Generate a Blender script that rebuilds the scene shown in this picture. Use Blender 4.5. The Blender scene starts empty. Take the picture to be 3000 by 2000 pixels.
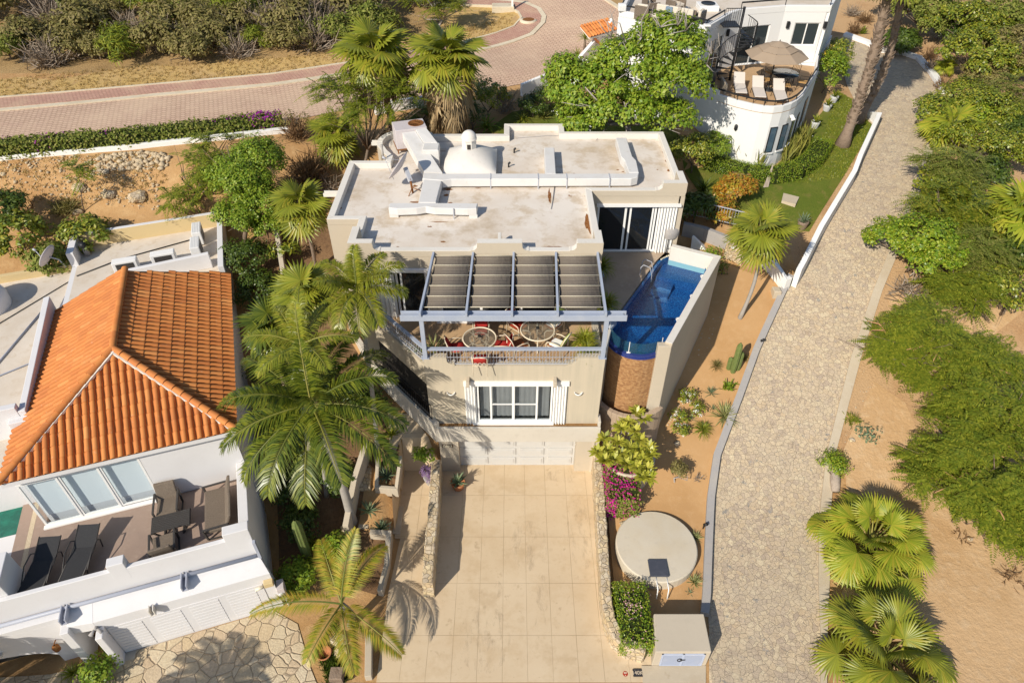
import bpy, bmesh, math, random
import numpy as np
from mathutils import Vector, Matrix
from mathutils.geometry import tessellate_polygon
S = bpy.context.scene
COL = S.collection
rnd = random.Random(7)
rad = math.radians
# ---------------------------------------------------------------- camera, sky, sun, exposure
F_PX, TH, CAMH = 2000.0, rad(41.2), 23.0
cam = bpy.data.objects.new('camera', bpy.data.cameras.new('camera'))
COL.objects.link(cam)
cam.location = (0, 0, CAMH)
cam.rotation_euler = (rad(90) - TH, 0, 0)
cam.data.sensor_fit = 'HORIZONTAL'
cam.data.sensor_width = 36
cam.data.lens = 24.0
cam.data.clip_start = 0.5
cam.data.clip_end = 600
S.camera = cam
W = bpy.data.worlds.new('World')
S.world = W
W.use_nodes = True
SUN_EL = rad(35.5)
SUNV = Vector((-.607 * math.cos(SUN_EL), -.794 * math.cos(SUN_EL), math.sin(SUN_EL))).normalized()
wn = W.node_tree.nodes
bgn = wn['Background']
skn = wn.new('ShaderNodeTexSky')
skn.sky_type = 'NISHITA'
skn.sun_disc = False
skn.sun_elevation = SUN_EL
skn.sun_rotation = math.atan2(SUNV.x, SUNV.y)
skn.air_density = 1.0
skn.dust_density = 0.6
W.node_tree.links.new(skn.outputs[0], bgn.inputs[0])
bgn.inputs[1].default_value = 0.105
sun = bpy.data.objects.new('sun', bpy.data.lights.new('sun', 'SUN'))
COL.objects.link(sun)
sun.data.energy = 4.6
sun.data.angle = rad(.55)
sun.data.color = (1.0, .925, .79)
sun.rotation_euler = (-SUNV).to_track_quat('-Z', 'Y').to_euler()
S.view_settings.view_transform = 'Standard'
S.view_settings.look = 'None'
S.view_settings.exposure = 0.15
S.view_settings.gamma = 1
S.cycles.max_bounces = 8
S.cycles.transparent_max_bounces = 12

# ---------------------------------------------------------------- photo pixel -> world helpers
_c, _s = math.cos(TH), math.sin(TH)
def ray(px, py):
    u = (px - 1500) / F_PX; v = -(py - 1000) / F_PX
    return (u, _c + v * _s, -_s + v * _c)
def P(px, py, z=0.):
    d = ray(px, py); t = (z - CAMH) / d[2]
    return (d[0] * t, d[1] * t, z)
def PY(px, py, y):
    d = ray(px, py); t = y / d[1]
    return (d[0] * t, y, CAMH + d[2] * t)
def Rg(x0, y0):                       # an enlarged view of the photo: its own pixels to full pixels
    k = 800 / 2323
    return lambda x, y: (x0 + x * k, y0 + y * k)

# ---------------------------------------------------------------- terrain
def prof(tab):
    xs = [a for a, b in tab]; ys = [b for a, b in tab]
    def f(y):
        s = 0
        for d in (-.6, -.2, .2, .6): s += float(np.interp(y + d, xs, ys))
        return s / 4
    return f
pL = prof([(3, 0), (13, 0), (18, .6), (24, 3.5), (28.3, 5.2), (29.8, 5.55), (31.5, 7.1), (33, 7.42), (39.5, 7.5), (45, 7.9), (60, 9.2), (95, 12)])
pC = prof([(3, 0), (13, .05), (15, .35), (20, 2.0), (24, 4), (28, 5.6), (31, 6.2), (33.4, 7.2), (36, 7.45), (39.5, 7.5), (45, 7.9), (60, 9.2), (95, 12)])
pR = prof([(3, 0), (10, .03), (14, .3), (16, .55), (18, 1.15), (22, 2.5), (26, 4.0), (30, 5.2), (34, 5.85), (40, 6.55), (48, 7.3), (60, 8.6), (95, 11.5)])
def sm(t):
    t = min(1, max(0, t)); return t * t * (3 - 2 * t)
def T(x, y):
    if -4.55 < x < 3.6 and y < 18.5 or -2.95 < x < 3.3 and y < 20 or 3.5 < x < 6.45 and y < 10.01: return 0.
    a = sm((x + 14) / 4)
    xs = 3.2 + 5.5 * sm((y - 31) / 4)
    b = sm((x - xs) / (2.5 + 6 * sm((y - 34) / 4)))
    z = (pL(y) * (1 - a) + pC(y) * a) * (1 - b) + pR(y) * b
    if y > 42: z += .35 * math.sin(x * .23 + y * .11) * sm((y - 42) / 6)
    return z
def G(px, py, off=0.):                # photo pixel -> point on the terrain
    d = ray(px, py); t = 8.
    for i in range(4000):
        x, y, z = d[0] * t, d[1] * t, CAMH + d[2] * t
        if z <= T(x, y) + off: break
        t += .05
    lo, hi = t - .05, t
    for i in range(12):
        m = (lo + hi) / 2
        if CAMH + d[2] * m <= T(d[0] * m, d[1] * m) + off: hi = m
        else: lo = m
    return (d[0] * hi, d[1] * hi, CAMH + d[2] * hi)

# ---------------------------------------------------------------- materials
MATS = {}
def newmat(name):
    m = bpy.data.materials.new(name); m.use_nodes = True
    nt = m.node_tree; bs = nt.nodes['Principled BSDF']
    MATS[name] = m
    return m, nt, bs
def nd(nt, typ, **kw):
    n = nt.nodes.new(typ)
    for k, v in kw.items():
        if k.startswith('i_'):
            n.inputs[k[2:].replace('_', ' ')].default_value = v
        else: setattr(n, k, v)
    return n
def c4(c): return (c[0], c[1], c[2], 1)
def ramp(nt, src, stops, interp='LINEAR'):
    r = nd(nt, 'ShaderNodeValToRGB'); e = r.color_ramp.elements
    r.color_ramp.interpolation = interp
    while len(e) < len(stops): e.new(.5)
    for k, (p, c) in zip(e, stops):
        k.position = p; k.color = c4(c) if not isinstance(c, (int, float)) else (c, c, c, 1)
    nt.links.new(src, r.inputs[0]); return r.outputs[0]
def mix(nt, fac, a, b, mode='MIX'):
    n = nd(nt, 'ShaderNodeMix', data_type='RGBA', blend_type=mode)
    for idx, v in ((0, fac), (6, a), (7, b)):
        if isinstance(v, (int, float)): n.inputs[idx].default_value = v
        elif isinstance(v, tuple): n.inputs[idx].default_value = c4(v)
        else: nt.links.new(v, n.inputs[idx])
    return n.outputs[2]
def vec(nt, scale=(1, 1, 1), rot=(0, 0, 0), loc=(0, 0, 0)):
    g = nd(nt, 'ShaderNodeNewGeometry'); m = nd(nt, 'ShaderNodeMapping')
    m.inputs['Scale'].default_value = scale; m.inputs['Rotation'].default_value = rot; m.inputs['Location'].default_value = loc
    nt.links.new(g.outputs['Position'], m.inputs[0]); return m.outputs[0]
def noise(nt, v, scale, detail=4, rough=.6, dist=0):
    n = nd(nt, 'ShaderNodeTexNoise'); n.inputs['Scale'].default_value = scale
    n.inputs['Detail'].default_value = detail; n.inputs['Roughness'].default_value = rough
    n.inputs['Distortion'].default_value = dist
    nt.links.new(v, n.inputs['Vector']); return n.outputs[0]
def bump(nt, bs, h, dist=.02, strength=1):
    b = nd(nt, 'ShaderNodeBump'); b.inputs['Distance'].default_value = dist; b.inputs['Strength'].default_value = strength
    nt.links.new(h, b.inputs['Height']); nt.links.new(b.outputs[0], bs.inputs['Normal'])
def mk(name, base, layers=(), rough=.8, spec=.25, bmp=None, metal=0, scale=(1, 1, 1)):
    """a plain surface: base colour with noise-shaped patches (scale, lo, hi, colour, strength)"""
    m, nt, bs = newmat(name)
    v = vec(nt, scale); col = None
    for (sc, lo, hi, c, k) in layers:
        f = ramp(nt, noise(nt, v, sc, 5, .65), [(lo, 0), (hi, k)])
        col = mix(nt, f, col if col is not None else tuple(base), tuple(c))
    if col is not None: nt.links.new(col, bs.inputs['Base Color'])
    else: bs.inputs['Base Color'].default_value = c4(base)
    bs.inputs['Roughness'].default_value = rough
    bs.inputs['Specular IOR Level'].default_value = spec
    bs.inputs['Metallic'].default_value = metal
    if bmp: bump(nt, bs, noise(nt, v, bmp[0], 6, .7), bmp[1])
    return m
def leafmat(name, cols, trans=.22, rough=.45, spec=.35, big=None):
    """foliage: each leaf (mesh island) takes its own colour from the list"""
    m, nt, bs = newmat(name)
    g = nd(nt, 'ShaderNodeNewGeometry')
    n = len(cols)
    col = ramp(nt, g.outputs['Random Per Island'], [(i / max(1, n - 1), c) for i, c in enumerate(cols)])
    if big:
        col = mix(nt, ramp(nt, noise(nt, vec(nt), big[0], 2), [(.42, 0), (.62, big[2])]), col, big[1])
    nt.links.new(col, bs.inputs['Base Color'])
    bs.inputs['Roughness'].default_value = rough; bs.inputs['Specular IOR Level'].default_value = spec
    t = nd(nt, 'ShaderNodeBsdfTranslucent'); nt.links.new(mix(nt, 1., col, (1., 1., .55), 'MULTIPLY'), t.inputs[0])
    x = nd(nt, 'ShaderNodeMixShader'); x.inputs[0].default_value = trans
    nt.links.new(bs.outputs[0], x.inputs[1]); nt.links.new(t.outputs[0], x.inputs[2])
    nt.links.new(x.outputs[0], nt.nodes['Material Output'].inputs[0])
    return m
def glassmat(name, tint, clear, rough=.03):
    """window glass: part see-through, part mirror"""
    m, nt, bs = newmat(name)
    bs.inputs['Base Color'].default_value = c4(tint); bs.inputs['Roughness'].default_value = rough
    bs.inputs['Specular IOR Level'].default_value = .6
    t = nd(nt, 'ShaderNodeBsdfTransparent'); t.inputs[0].default_value = (.95, .98, 1, 1)
    x = nd(nt, 'ShaderNodeMixShader'); x.inputs[0].default_value = clear
    nt.links.new(bs.outputs[0], x.inputs[1]); nt.links.new(t.outputs[0], x.inputs[2])
    nt.links.new(x.outputs[0], nt.nodes['Material Output'].inputs[0])
    return m

# ---------------------------------------------------------------- meshes
XF = {}                                # thing name -> (location, rotation about z) of its Empty
class MB:
    def __init__(s): s.v = []; s.f = []; s.m = []; s.k = 0; s.sm = []
    def add(s, vs, fs, smooth=False):
        o = len(s.v); s.v += [tuple(map(float, p)) for p in vs]
        for f in fs: s.f.append(tuple(i + o for i in f)); s.m.append(s.k); s.sm.append(smooth)
        return s
    def quad(s, a, b, c, d): return s.add([a, b, c, d], [(0, 1, 2, 3)])
    def hexa(s, b, t):                 # eight corners: four below, four above
        return s.add(list(b) + list(t), [(3, 2, 1, 0), (4, 5, 6, 7), (0, 1, 5, 4), (1, 2, 6, 5), (2, 3, 7, 6), (3, 0, 4, 7)])
    def box(s, x0, x1, y0, y1, z0, z1, bev=0.):
        if bev > 0:
            b = bev
            return s.loft([[(x0 + e, y0 + e), (x1 - e, y0 + e), (x1 - e, y1 - e), (x0 + e, y1 - e)] for e in (b, 0, 0, b)], [z0, z0 + b, z1 - b, z1])
        return s.hexa([(x0, y0, z0), (x1, y0, z0), (x1, y1, z0), (x0, y1, z0)], [(x0, y0, z1), (x1, y0, z1), (x1, y1, z1), (x0, y1, z1)])
    def loft(s, rings, zs, smooth=False, cap=True):
        n = len(rings[0]); vs = []; fs = []
        for r, z in zip(rings, zs): vs += [(p[0], p[1], (p[2] if len(p) > 2 else z)) for p in r]
        for i in range(len(rings) - 1):
            for j in range(n):
                a = i * n + j; b = i * n + (j + 1) % n
                fs.append((a, b, b + n, a + n))
        s.add(vs, fs, smooth)
        if cap:
            s.ngon([(p[0], p[1], (p[2] if len(p) > 2 else zs[0])) for p in rings[0]][::-1])
            s.ngon([(p[0], p[1], (p[2] if len(p) > 2 else zs[-1])) for p in rings[-1]])
        return s
    def ngon(s, pts):
        tr = tessellate_polygon([[Vector(p) for p in pts]])
        # keep the winding of the outline
        nx = sum((Vector(pts[i]).cross(Vector(pts[(i + 1) % len(pts)])) for i in range(len(pts))), Vector())
        out = []
        for t in tr:
            a, b, c = (Vector(pts[i]) for i in t)
            out.append(tuple(t) if (b - a).cross(c - a).dot(nx) > 0 else tuple(reversed(t)))
        return s.add(pts, out)
    def prism(s, poly, z0, z1, bev=0.):
        if ccw(poly) < 0: poly = poly[::-1]
        if bev: return s.loft([poly, poly, inset(poly, bev)], [z0, z1 - bev, z1])
        return s.loft([poly, poly], [z0, z1])
    def bar(s, a, b, w, h, up=(0, 0, 1)):  # rectangular beam
        a = Vector(a); b = Vector(b); d = (b - a).normalized(); up = Vector(up)
        if abs(d.dot(up)) > .98: up = Vector((0, 1, 0))
        r = d.cross(up).normalized(); u = r.cross(d)
        o = [(-r * w - u * h) / 2, (r * w - u * h) / 2, (r * w + u * h) / 2, (-r * w + u * h) / 2]
        return s.hexa([a + k for k in o], [b + k for k in o])
    def tube(s, pts, r, n=8, smooth=True, cap=True):
        pts = [Vector(p) for p in pts]; rs = r if isinstance(r, (list, tuple)) else [r] * len(pts)
        vs = []; fs = []; ref = None
        for i, p in enumerate(pts):
            d = (pts[min(i + 1, len(pts) - 1)] - pts[max(i - 1, 0)]).normalized()
            if ref is None:
                ref = Vector((0, 0, 1)) if abs(d.z) < .9 else Vector((1, 0, 0))
            x = d.cross(ref).normalized(); y = x.cross(d).normalized(); ref = y
            for j in range(n):
                a = 2 * math.pi * j / n
                vs.append(p + (x * math.cos(a) + y * math.sin(a)) * rs[i])
        for i in range(len(pts) - 1):
            for j in range(n):
                a = i * n + j; b = i * n + (j + 1) % n
                fs.append((a, b, b + n, a + n))
        if cap: fs.append(tuple(range(n))[::-1]); fs.append(tuple((len(pts) - 1) * n + j for j in range(n)))
        return s.add(vs, fs, smooth)
    def lathe(s, prof_, c, n=24, a0=0, a1=2 * math.pi, smooth=True):
        full = abs(a1 - a0 - 2 * math.pi) < 1e-6; m = n if full else n + 1
        vs = []; fs = []
        for (r, z) in prof_:
            for j in range(m):
                a = a0 + (a1 - a0) * j / n
                vs.append((c[0] + r * math.cos(a), c[1] + r * math.sin(a), c[2] + z))
        for i in range(len(prof_) - 1):
            for j in range(n):
                a = i * m + j; b = i * m + (j + 1) % m
                fs.append((a, b, b + m, a + m))
        return s.add(vs, fs, smooth)
    def wall(s, pts, th, z0, z1s, closed=False):
        """a wall along a polyline of (x, y): th to the left of the walk; z1s: one height or one per point"""
        n = len(pts); q = offs(pts, th, closed)
        zt = z1s if isinstance(z1s, (list, tuple)) else [z1s] * n
        zb = z0 if isinstance(z0, (list, tuple)) else [z0] * n
        for i in range(n if closed else n - 1):
            j = (i + 1) % n
            A, B, C, D = pts[i], pts[j], q[j], q[i]
            s.hexa([(A[0], A[1], zb[i]), (B[0], B[1], zb[j]), (C[0], C[1], zb[j]), (D[0], D[1], zb[i])],
                   [(A[0], A[1], zt[i]), (B[0], B[1], zt[j]), (C[0], C[1], zt[j]), (D[0], D[1], zt[i])])
        return s
    def build(s, name, mats, parent=None, bevel=0., origin=None):
        v = np.array(s.v, dtype=float).reshape(-1, 3)
        if parent is not None:
            loc, rz = XF[parent.name]
        else:
            if origin is None: origin = ((v[:, 0].min() + v[:, 0].max()) / 2, (v[:, 1].min() + v[:, 1].max()) / 2, v[:, 2].min())
            loc, rz = origin, 0.
        v = v - np.array(loc)
        if rz:
            c, sn = math.cos(-rz), math.sin(-rz)
            v = np.stack([v[:, 0] * c - v[:, 1] * sn, v[:, 0] * sn + v[:, 1] * c, v[:, 2]], 1)
        me = bpy.data.meshes.new(name); me.from_pydata(v.tolist(), [], s.f)
        for mm in (mats if isinstance(mats, (list, tuple)) else [mats]): me.materials.append(MATS[mm] if isinstance(mm, str) else mm)
        me.polygons.foreach_set('material_index', s.m)
        me.polygons.foreach_set('use_smooth', s.sm)
        me.update()
        o = bpy.data.objects.new(name, me); COL.objects.link(o)
        if parent is not None: o.parent = parent
        else: o.location = loc
        XF[o.name] = (loc, rz)
        if bevel:
            b = o.modifiers.new('bevel', 'BEVEL'); b.width = bevel; b.segments = 2; b.limit_method = 'ANGLE'; b.angle_limit = rad(40)
        return o
def fast(name, V, F, mats, parent=None, idx=None, loc=None, smooth=False):
    """numpy mesh (all faces with the same number of corners)"""
    V = np.asarray(V, dtype=np.float32).reshape(-1, 3); F = np.asarray(F, dtype=np.int32)
    me = bpy.data.meshes.new(name)
    me.vertices.add(len(V)); me.vertices.foreach_set('co', V.ravel())
    k = F.shape[1]
    me.loops.add(F.size); me.loops.foreach_set('vertex_index', F.ravel())
    me.polygons.add(len(F)); me.polygons.foreach_set('loop_start', np.arange(0, F.size, k, dtype=np.int32))
    for mm in (mats if isinstance(mats, (list, tuple)) else [mats]): me.materials.append(MATS[mm])
    if idx is not None: me.polygons.foreach_set('material_index', np.asarray(idx, dtype=np.int32))
    if smooth: me.polygons.foreach_set('use_smooth', np.ones(len(F), dtype=bool))
    me.update(calc_edges=True)
    o = bpy.data.objects.new(name, me); COL.objects.link(o)
    if parent is not None: o.parent = parent; XF[o.name] = XF[parent.name]
    elif loc is not None: o.location = loc
    return o
def ccw(p): return sum(p[i][0] * p[(i + 1) % len(p)][1] - p[(i + 1) % len(p)][0] * p[i][1] for i in range(len(p)))
def offs(pts, d, closed=False):
    """polyline shifted d to the left of its direction"""
    n = len(pts); out = []
    for i in range(n):
        a = pts[(i - 1) % n] if (closed or i > 0) else None
        b = pts[i]; c = pts[(i + 1) % n] if (closed or i < n - 1) else None
        ns = []
        for p, q in ((a, b), (b, c)):
            if p is None or q is None: continue
            dx, dy = q[0] - p[0], q[1] - p[1]; l = math.hypot(dx, dy) or 1
            ns.append((-dy / l, dx / l))
        if len(ns) == 1: m = ns[0]; k = 1
        else:
            m = (ns[0][0] + ns[1][0], ns[0][1] + ns[1][1]); l = math.hypot(*m) or 1
            m = (m[0] / l, m[1] / l); k = 1 / max(.35, m[0] * ns[0][0] + m[1] * ns[0][1])
        out.append((b[0] + m[0] * d * k, b[1] + m[1] * d * k))
    return out
def inset(poly, d): return offs(poly, d if ccw(poly) > 0 else -d, True)
def tag(o, label=None, cat=None, group=None, kind=None):
    for k, v in (('label', label), ('category', cat), ('group', group), ('kind', kind)):
        if v: o[k] = v
    return o
def thing(name, label, cat, loc=(0, 0, 0), rz=0., group=None):
    o = bpy.data.objects.new(name, None); COL.objects.link(o)
    o.location = loc; o.rotation_euler = (0, 0, rz); o.empty_display_size = .3
    XF[o.name] = (tuple(loc), rz)
    return tag(o, label, cat, group)
def dup(root, loc, rz=0., label=None, scale=1., group=None):
    """a copy of a thing with copies of its parts and sub-parts"""
    def cp(o, par):
        n = o.copy(); COL.objects.link(n); n.parent = par
        for ch in KIDS.get(o.name, []): cp(ch, n)
        return n
    if root.name not in KIDS:
        for o in [root] + list(root.children_recursive): KIDS[o.name] = list(o.children)
    r = cp(root, None); r.location = loc; r.rotation_euler = (0, 0, rz); r.scale = (scale,) * 3
    if label: r['label'] = label
    if group: r['group'] = group
    XF[r.name] = (tuple(loc), rz)
    return r
KIDS = {}
def drape(name, poly, off, mats, step=.5, kind='structure', zf=None, skirt=0.):
    """a sheet over the terrain, cut on the same grid lines as the terrain"""
    bm = bmesh.new()
    if ccw(poly) < 0: poly = poly[::-1]
    vs = [bm.verts.new((p[0], p[1], 0)) for p in poly]
    for t in tessellate_polygon([[Vector((p[0], p[1], 0)) for p in poly]]):
        try:
            f = bm.faces.new([vs[i] for i in t]); f.normal_update()
            if f.normal.z < 0: f.normal_flip()
        except ValueError: pass
    xs = [p[0] for p in poly]; ys = [p[1] for p in poly]
    for ax, lo, hi in ((0, min(xs), max(xs)), (1, min(ys), max(ys))):
        k = math.ceil(lo / step) * step
        while k < hi:
            co = Vector((0, 0, 0)); co[ax] = k; no = Vector((0, 0, 0)); no[ax] = 1
            bmesh.ops.bisect_plane(bm, geom=bm.verts[:] + bm.edges[:] + bm.faces[:], plane_co=co, plane_no=no, dist=1e-5)
            k += step
    zf = zf or T
    for v in bm.verts: v.co.z = zf(v.co.x, v.co.y) + off
    if skirt:
        be = [e for e in bm.edges if e.is_boundary]
        r = bmesh.ops.extrude_edge_only(bm, edges=be)
        for v in r['geom']:
            if isinstance(v, bmesh.types.BMVert): v.co.z -= skirt
    me = bpy.data.meshes.new(name); bm.to_mesh(me); bm.free()
    for mm in (mats if isinstance(mats, list) else [mats]): me.materials.append(MATS[mm])
    o = bpy.data.objects.new(name, me); COL.objects.link(o)
    if kind: o['kind'] = kind
    return o
# ---------------------------------------------------------------- ground materials
def voro(nt, v, scale, feature='F1'):
    n = nd(nt, 'ShaderNodeTexVoronoi', feature=feature); n.inputs['Scale'].default_value = scale
    nt.links.new(v, n.inputs['Vector']); return n
def warp(nt, v, scale, amt):
    n = nd(nt, 'ShaderNodeTexNoise'); n.inputs['Scale'].default_value = scale; nt.links.new(v, n.inputs['Vector'])
    a = nd(nt, 'ShaderNodeVectorMath', operation='MULTIPLY_ADD'); a.inputs[1].default_value = (amt,) * 3
    nt.links.new(n.outputs['Color'], a.inputs[0]); nt.links.new(v, a.inputs[2]); return a.outputs[0]
def stonemat(name, cols, mortar, scale, gap=.06, rough=.85, bd=.03, patch=None, wamt=.25, sharp=.5, flat=False, emin=0.):
    m, nt, bs = newmat(name)
    v = warp(nt, vec(nt, (1, 1, 0) if flat else (1, 1, 1)), scale * .8, wamt / scale)
    a = voro(nt, v, scale); e = voro(nt, v, scale, 'DISTANCE_TO_EDGE')
    sep = nd(nt, 'ShaderNodeSeparateColor'); nt.links.new(a.outputs['Color'], sep.inputs[0])
    n = len(cols); col = ramp(nt, sep.outputs[0], [(i / (n - 1), c) for i, c in enumerate(cols)], 'CONSTANT' if n > 5 else 'LINEAR')
    fine = noise(nt, vec(nt), 14, 5, .7)
    col = mix(nt, .35, col, ramp(nt, fine, [(.3, (.35, .33, .3)), (.7, (.95, .93, .9))]), 'OVERLAY')
    ef = ramp(nt, e.outputs['Distance'], [(0, emin), (gap, 1)])
    col = mix(nt, ef, mortar, col)
    if patch:
        for (sc, lo, hi, c, k) in patch:
            col = mix(nt, ramp(nt, noise(nt, vec(nt), sc, 5, .65), [(lo, 0), (hi, k)]), col, c)
    nt.links.new(col, bs.inputs['Base Color']); bs.inputs['Roughness'].default_value = rough
    bs.inputs['Specular IOR Level'].default_value = .2
    h = mix(nt, sharp, ef, fine)
    bump(nt, bs, h, bd)
    return m
def brickmat(name, c1, c2, mortar, w, h, ms=.02, rot=0, off=.5, bd=.01, patch=(), rough=.85, loc=(0, 0, 0), xz=False, bias=0.):
    m, nt, bs = newmat(name)
    v = vec(nt, rot=(rad(90) if xz else 0, 0, rot), loc=loc)
    b = nd(nt, 'ShaderNodeTexBrick', offset=off)
    b.inputs['Color1'].default_value = c4(c1); b.inputs['Color2'].default_value = c4(c2); b.inputs['Mortar'].default_value = c4(mortar)
    b.inputs['Scale'].default_value = 1; b.inputs['Mortar Size'].default_value = ms; b.inputs['Mortar Smooth'].default_value = .3
    b.inputs['Brick Width'].default_value = w; b.inputs['Row Height'].default_value = h; b.inputs['Bias'].default_value = bias
    nt.links.new(v, b.inputs['Vector']); col = b.outputs['Color']
    for (sc, lo, hi, c, k) in patch:
        col = mix(nt, ramp(nt, noise(nt, vec(nt), sc, 5, .65), [(lo, 0), (hi, k)]), col, c)
    nt.links.new(col, bs.inputs['Base Color']); bs.inputs['Roughness'].default_value = rough
    bs.inputs['Specular IOR Level'].default_value = .2
    inv = nd(nt, 'ShaderNodeMath', operation='SUBTRACT'); inv.inputs[0].default_value = 1
    nt.links.new(b.outputs['Fac'], inv.inputs[1]); bump(nt, bs, inv.outputs[0], bd)
    return m
mk('dirt', (.46, .275, .125), [(.35, .45, .65, (.36, .2, .085), .8), (1.3, .5, .68, (.55, .36, .18), .7), (9, .58, .7, (.22, .13, .07), .55), (25, .6, .7, (.62, .46, .3), .5)], .95, .05, (7, .03))
mk('jungle_soil', (.5, .325, .175), [(.4, .5, .68, (.38, .21, .1), .7), (2.3, .5, .66, (.5, .33, .18), .6), (14, .56, .68, (.2, .11, .06), .5), (40, .6, .7, (.62, .46, .3), .4)], .95, .05, (9, .05))
mk('sand', (.50, .3, .14), [(.5, .45, .65, (.43, .245, .105), .6), (3, .5, .7, (.55, .35, .18), .5), (30, .6, .72, (.36, .2, .1), .35)], .95, .05, (18, .008))
mk('loose_sand', (.56, .37, .2), [(.35, .45, .62, (.47, .29, .14), .7), (2.5, .5, .68, (.6, .43, .26), .6), (12, .58, .7, (.4, .24, .12), .45)], .95, .05, (5, .05))
mk('dry_grass', (.52, .35, .13), [(.5, .42, .62, (.55, .37, .18), .8), (4, .48, .66, (.4, .25, .1), .7), (30, .5, .62, (.62, .47, .22), .6), (.9, .58, .68, (.4, .25, .14), .7)], .95, .05, (25, .04))
mk('bed_soil_shade', (.17, .1, .055), [(1.2, .45, .65, (.26, .16, .085), .7), (6, .5, .66, (.1, .06, .035), .6)], .95, .05, (12, .03))  # brown bed soil, darkened further so its colour carries the alley shade
mk('stucco_pale', (.58, .53, .455), [(.5, .45, .68, (.52, .47, .4), .6), (4, .56, .74, (.47, .42, .35), .4)], .88, .12, (40, .004))
mk('lawn', (.12, .155, .022), [(.6, .42, .6, (.18, .18, .035), .8), (2.2, .52, .7, (.24, .19, .06), .7), (22, .45, .65, (.09, .125, .018), .7)], .9, .1, (60, .03))
mk('scrub_floor', (.43, .28, .13), [(.5, .48, .64, (.27, .17, .08), .7), (3, .5, .65, (.45, .31, .15), .7), (14, .5, .65, (.2, .15, .07), .6)], .95, .05, (10, .06))
stonemat('cobble', [(.46, .365, .255), (.54, .43, .3), (.4, .32, .245), (.57, .465, .325), (.49, .38, .255)], (.41, .33, .24), 5.4, .035, patch=[(.45, .45, .62, (.52, .43, .31), .45), (1.6, .55, .7, (.3, .225, .175), .5), (6, .56, .68, (.3, .24, .2), .55), (3.1, .63, .67, (.24, .24, .23), .7), (4.3, .64, .68, (.6, .46, .28), .5), (24, .58, .68, (.2, .155, .12), .5)], wamt=.55, bd=.04, emin=.25, sharp=.6)
stonemat('flagstone', [(.56, .46, .33), (.48, .37, .25), (.57, .47, .34), (.5, .39, .25), (.55, .46, .33)], (.4, .3, .2), 2.3, .055, patch=[(.6, .5, .7, (.5, .38, .23), .4)], wamt=.3, bd=.05, flat=True)
stonemat('rubble_stone', [(.58, .47, .31), (.48, .36, .22), (.55, .46, .34), (.42, .34, .25), (.6, .47, .28)], (.5, .38, .24), 5.5, .08, bd=.05, wamt=.4)
brickmat('pink_paver', (.6, .425, .31), (.53, .365, .265), (.38, .255, .18), .3, .23, .028, rad(14), .5, .01, [(.25, .45, .65, (.64, .47, .33), .6), (1.2, .5, .68, (.5, .33, .25), .45), (6, .58, .7, (.58, .44, .34), .4)])
brickmat('pink_walk', (.55, .33, .25), (.47, .26, .2), (.34, .2, .15), .25, .15, .022, rad(8), .5, .01, [(.6, .45, .65, (.55, .38, .26), .6)])
brickmat('street_paver', (.55, .42, .26), (.47, .35, .21), (.2, .14, .08), .3, .17, .03, 0, .5, .01, [(.8, .5, .7, (.5, .4, .28), .5)])
brickmat('driveway_slab', (.585, .45, .295), (.605, .47, .315), (.38, .28, .17), .84, 1.93, .008, 0, 0, .004,
         [(.3, .4, .66, (.65, .52, .36), .8), (.9, .5, .68, (.52, .38, .23), .6), (3, .56, .72, (.5, .37, .23), .45), (11, .64, .74, (.34, .25, .16), .45), (1.7, .62, .7, (.4, .29, .18), .65), (.55, .57, .66, (.5, .37, .23), .6)], .8, loc=(.32, .6, 0))
mk('concrete', (.52, .44, .33), [(.6, .45, .65, (.46, .37, .26), .6), (5, .52, .7, (.57, .49, .38), .5), (2, .62, .7, (.36, .27, .18), .4)], .85, .15, (20, .008))
mk('cistern_concrete', (.6, .53, .42), [(.7, .45, .66, (.56, .47, .34), .7), (4, .56, .7, (.5, .44, .36), .4)], .85, .15, (25, .006))
mk('hatch_metal', (.06, .065, .085), [(3, .5, .7, (.1, .105, .13), .6)], .5, .4)
mk('kerb_concrete', (.62, .54, .41), [(1, .45, .65, (.52, .43, .3), .6), (7, .55, .7, (.45, .35, .22), .5)], .85, .15, (20, .008))
mk('kerb_grey', (.36, .34, .33), [(1, .45, .65, (.42, .38, .33), .6), (9, .55, .7, (.3, .27, .25), .5)], .85, .15, (20, .006))
mk('white_paint', (.8, .79, .77), [(.7, .5, .75, (.7, .67, .61), .5), (5, .62, .75, (.6, .55, .47), .35)], .75, .2, (30, .003))
mk('bright_white', (.74, .73, .72), [(.5, .5, .75, (.69, .68, .66), .5), (3, .64, .76, (.62, .59, .55), .3)], .75, .2, (30, .002))
mk('clean_white', (.82, .81, .79), (), .5, .3)

# ---------------------------------------------------------------- the ground
def terrain():
    xs = np.arange(-62, 64.01, .5); ys = np.arange(4, 92.01, .5)
    nx, ny = len(xs), len(ys)
    V = np.zeros((ny, nx, 3), dtype=np.float32)
    for j, y in enumerate(ys):
        for i, x in enumerate(xs): V[j, i] = (x, y, T(x, y))
    idx = np.arange(nx * ny).reshape(ny, nx)
    F = np.stack([idx[:-1, :-1], idx[:-1, 1:], idx[1:, 1:], idx[1:, :-1]], -1).reshape(-1, 4)
    cx = xs[:-1] + .25; cy = ys[:-1] + .25
    X, Y = np.meshgrid(cx, cy)
    mi = np.zeros(X.shape, dtype=np.int32)
    mi[(X > 13.5) & (Y < 60)] = 1
    mi[(Y > 42.5) & (X < 9)] = 2
    o = fast('ground', V.reshape(-1, 3), F, ['dirt', 'jungle_soil', 'scrub_floor'], idx=mi.ravel())
    o['kind'] = 'structure'
terrain()
def gp(pts): return [G(*p)[:2] for p in pts]

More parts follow.
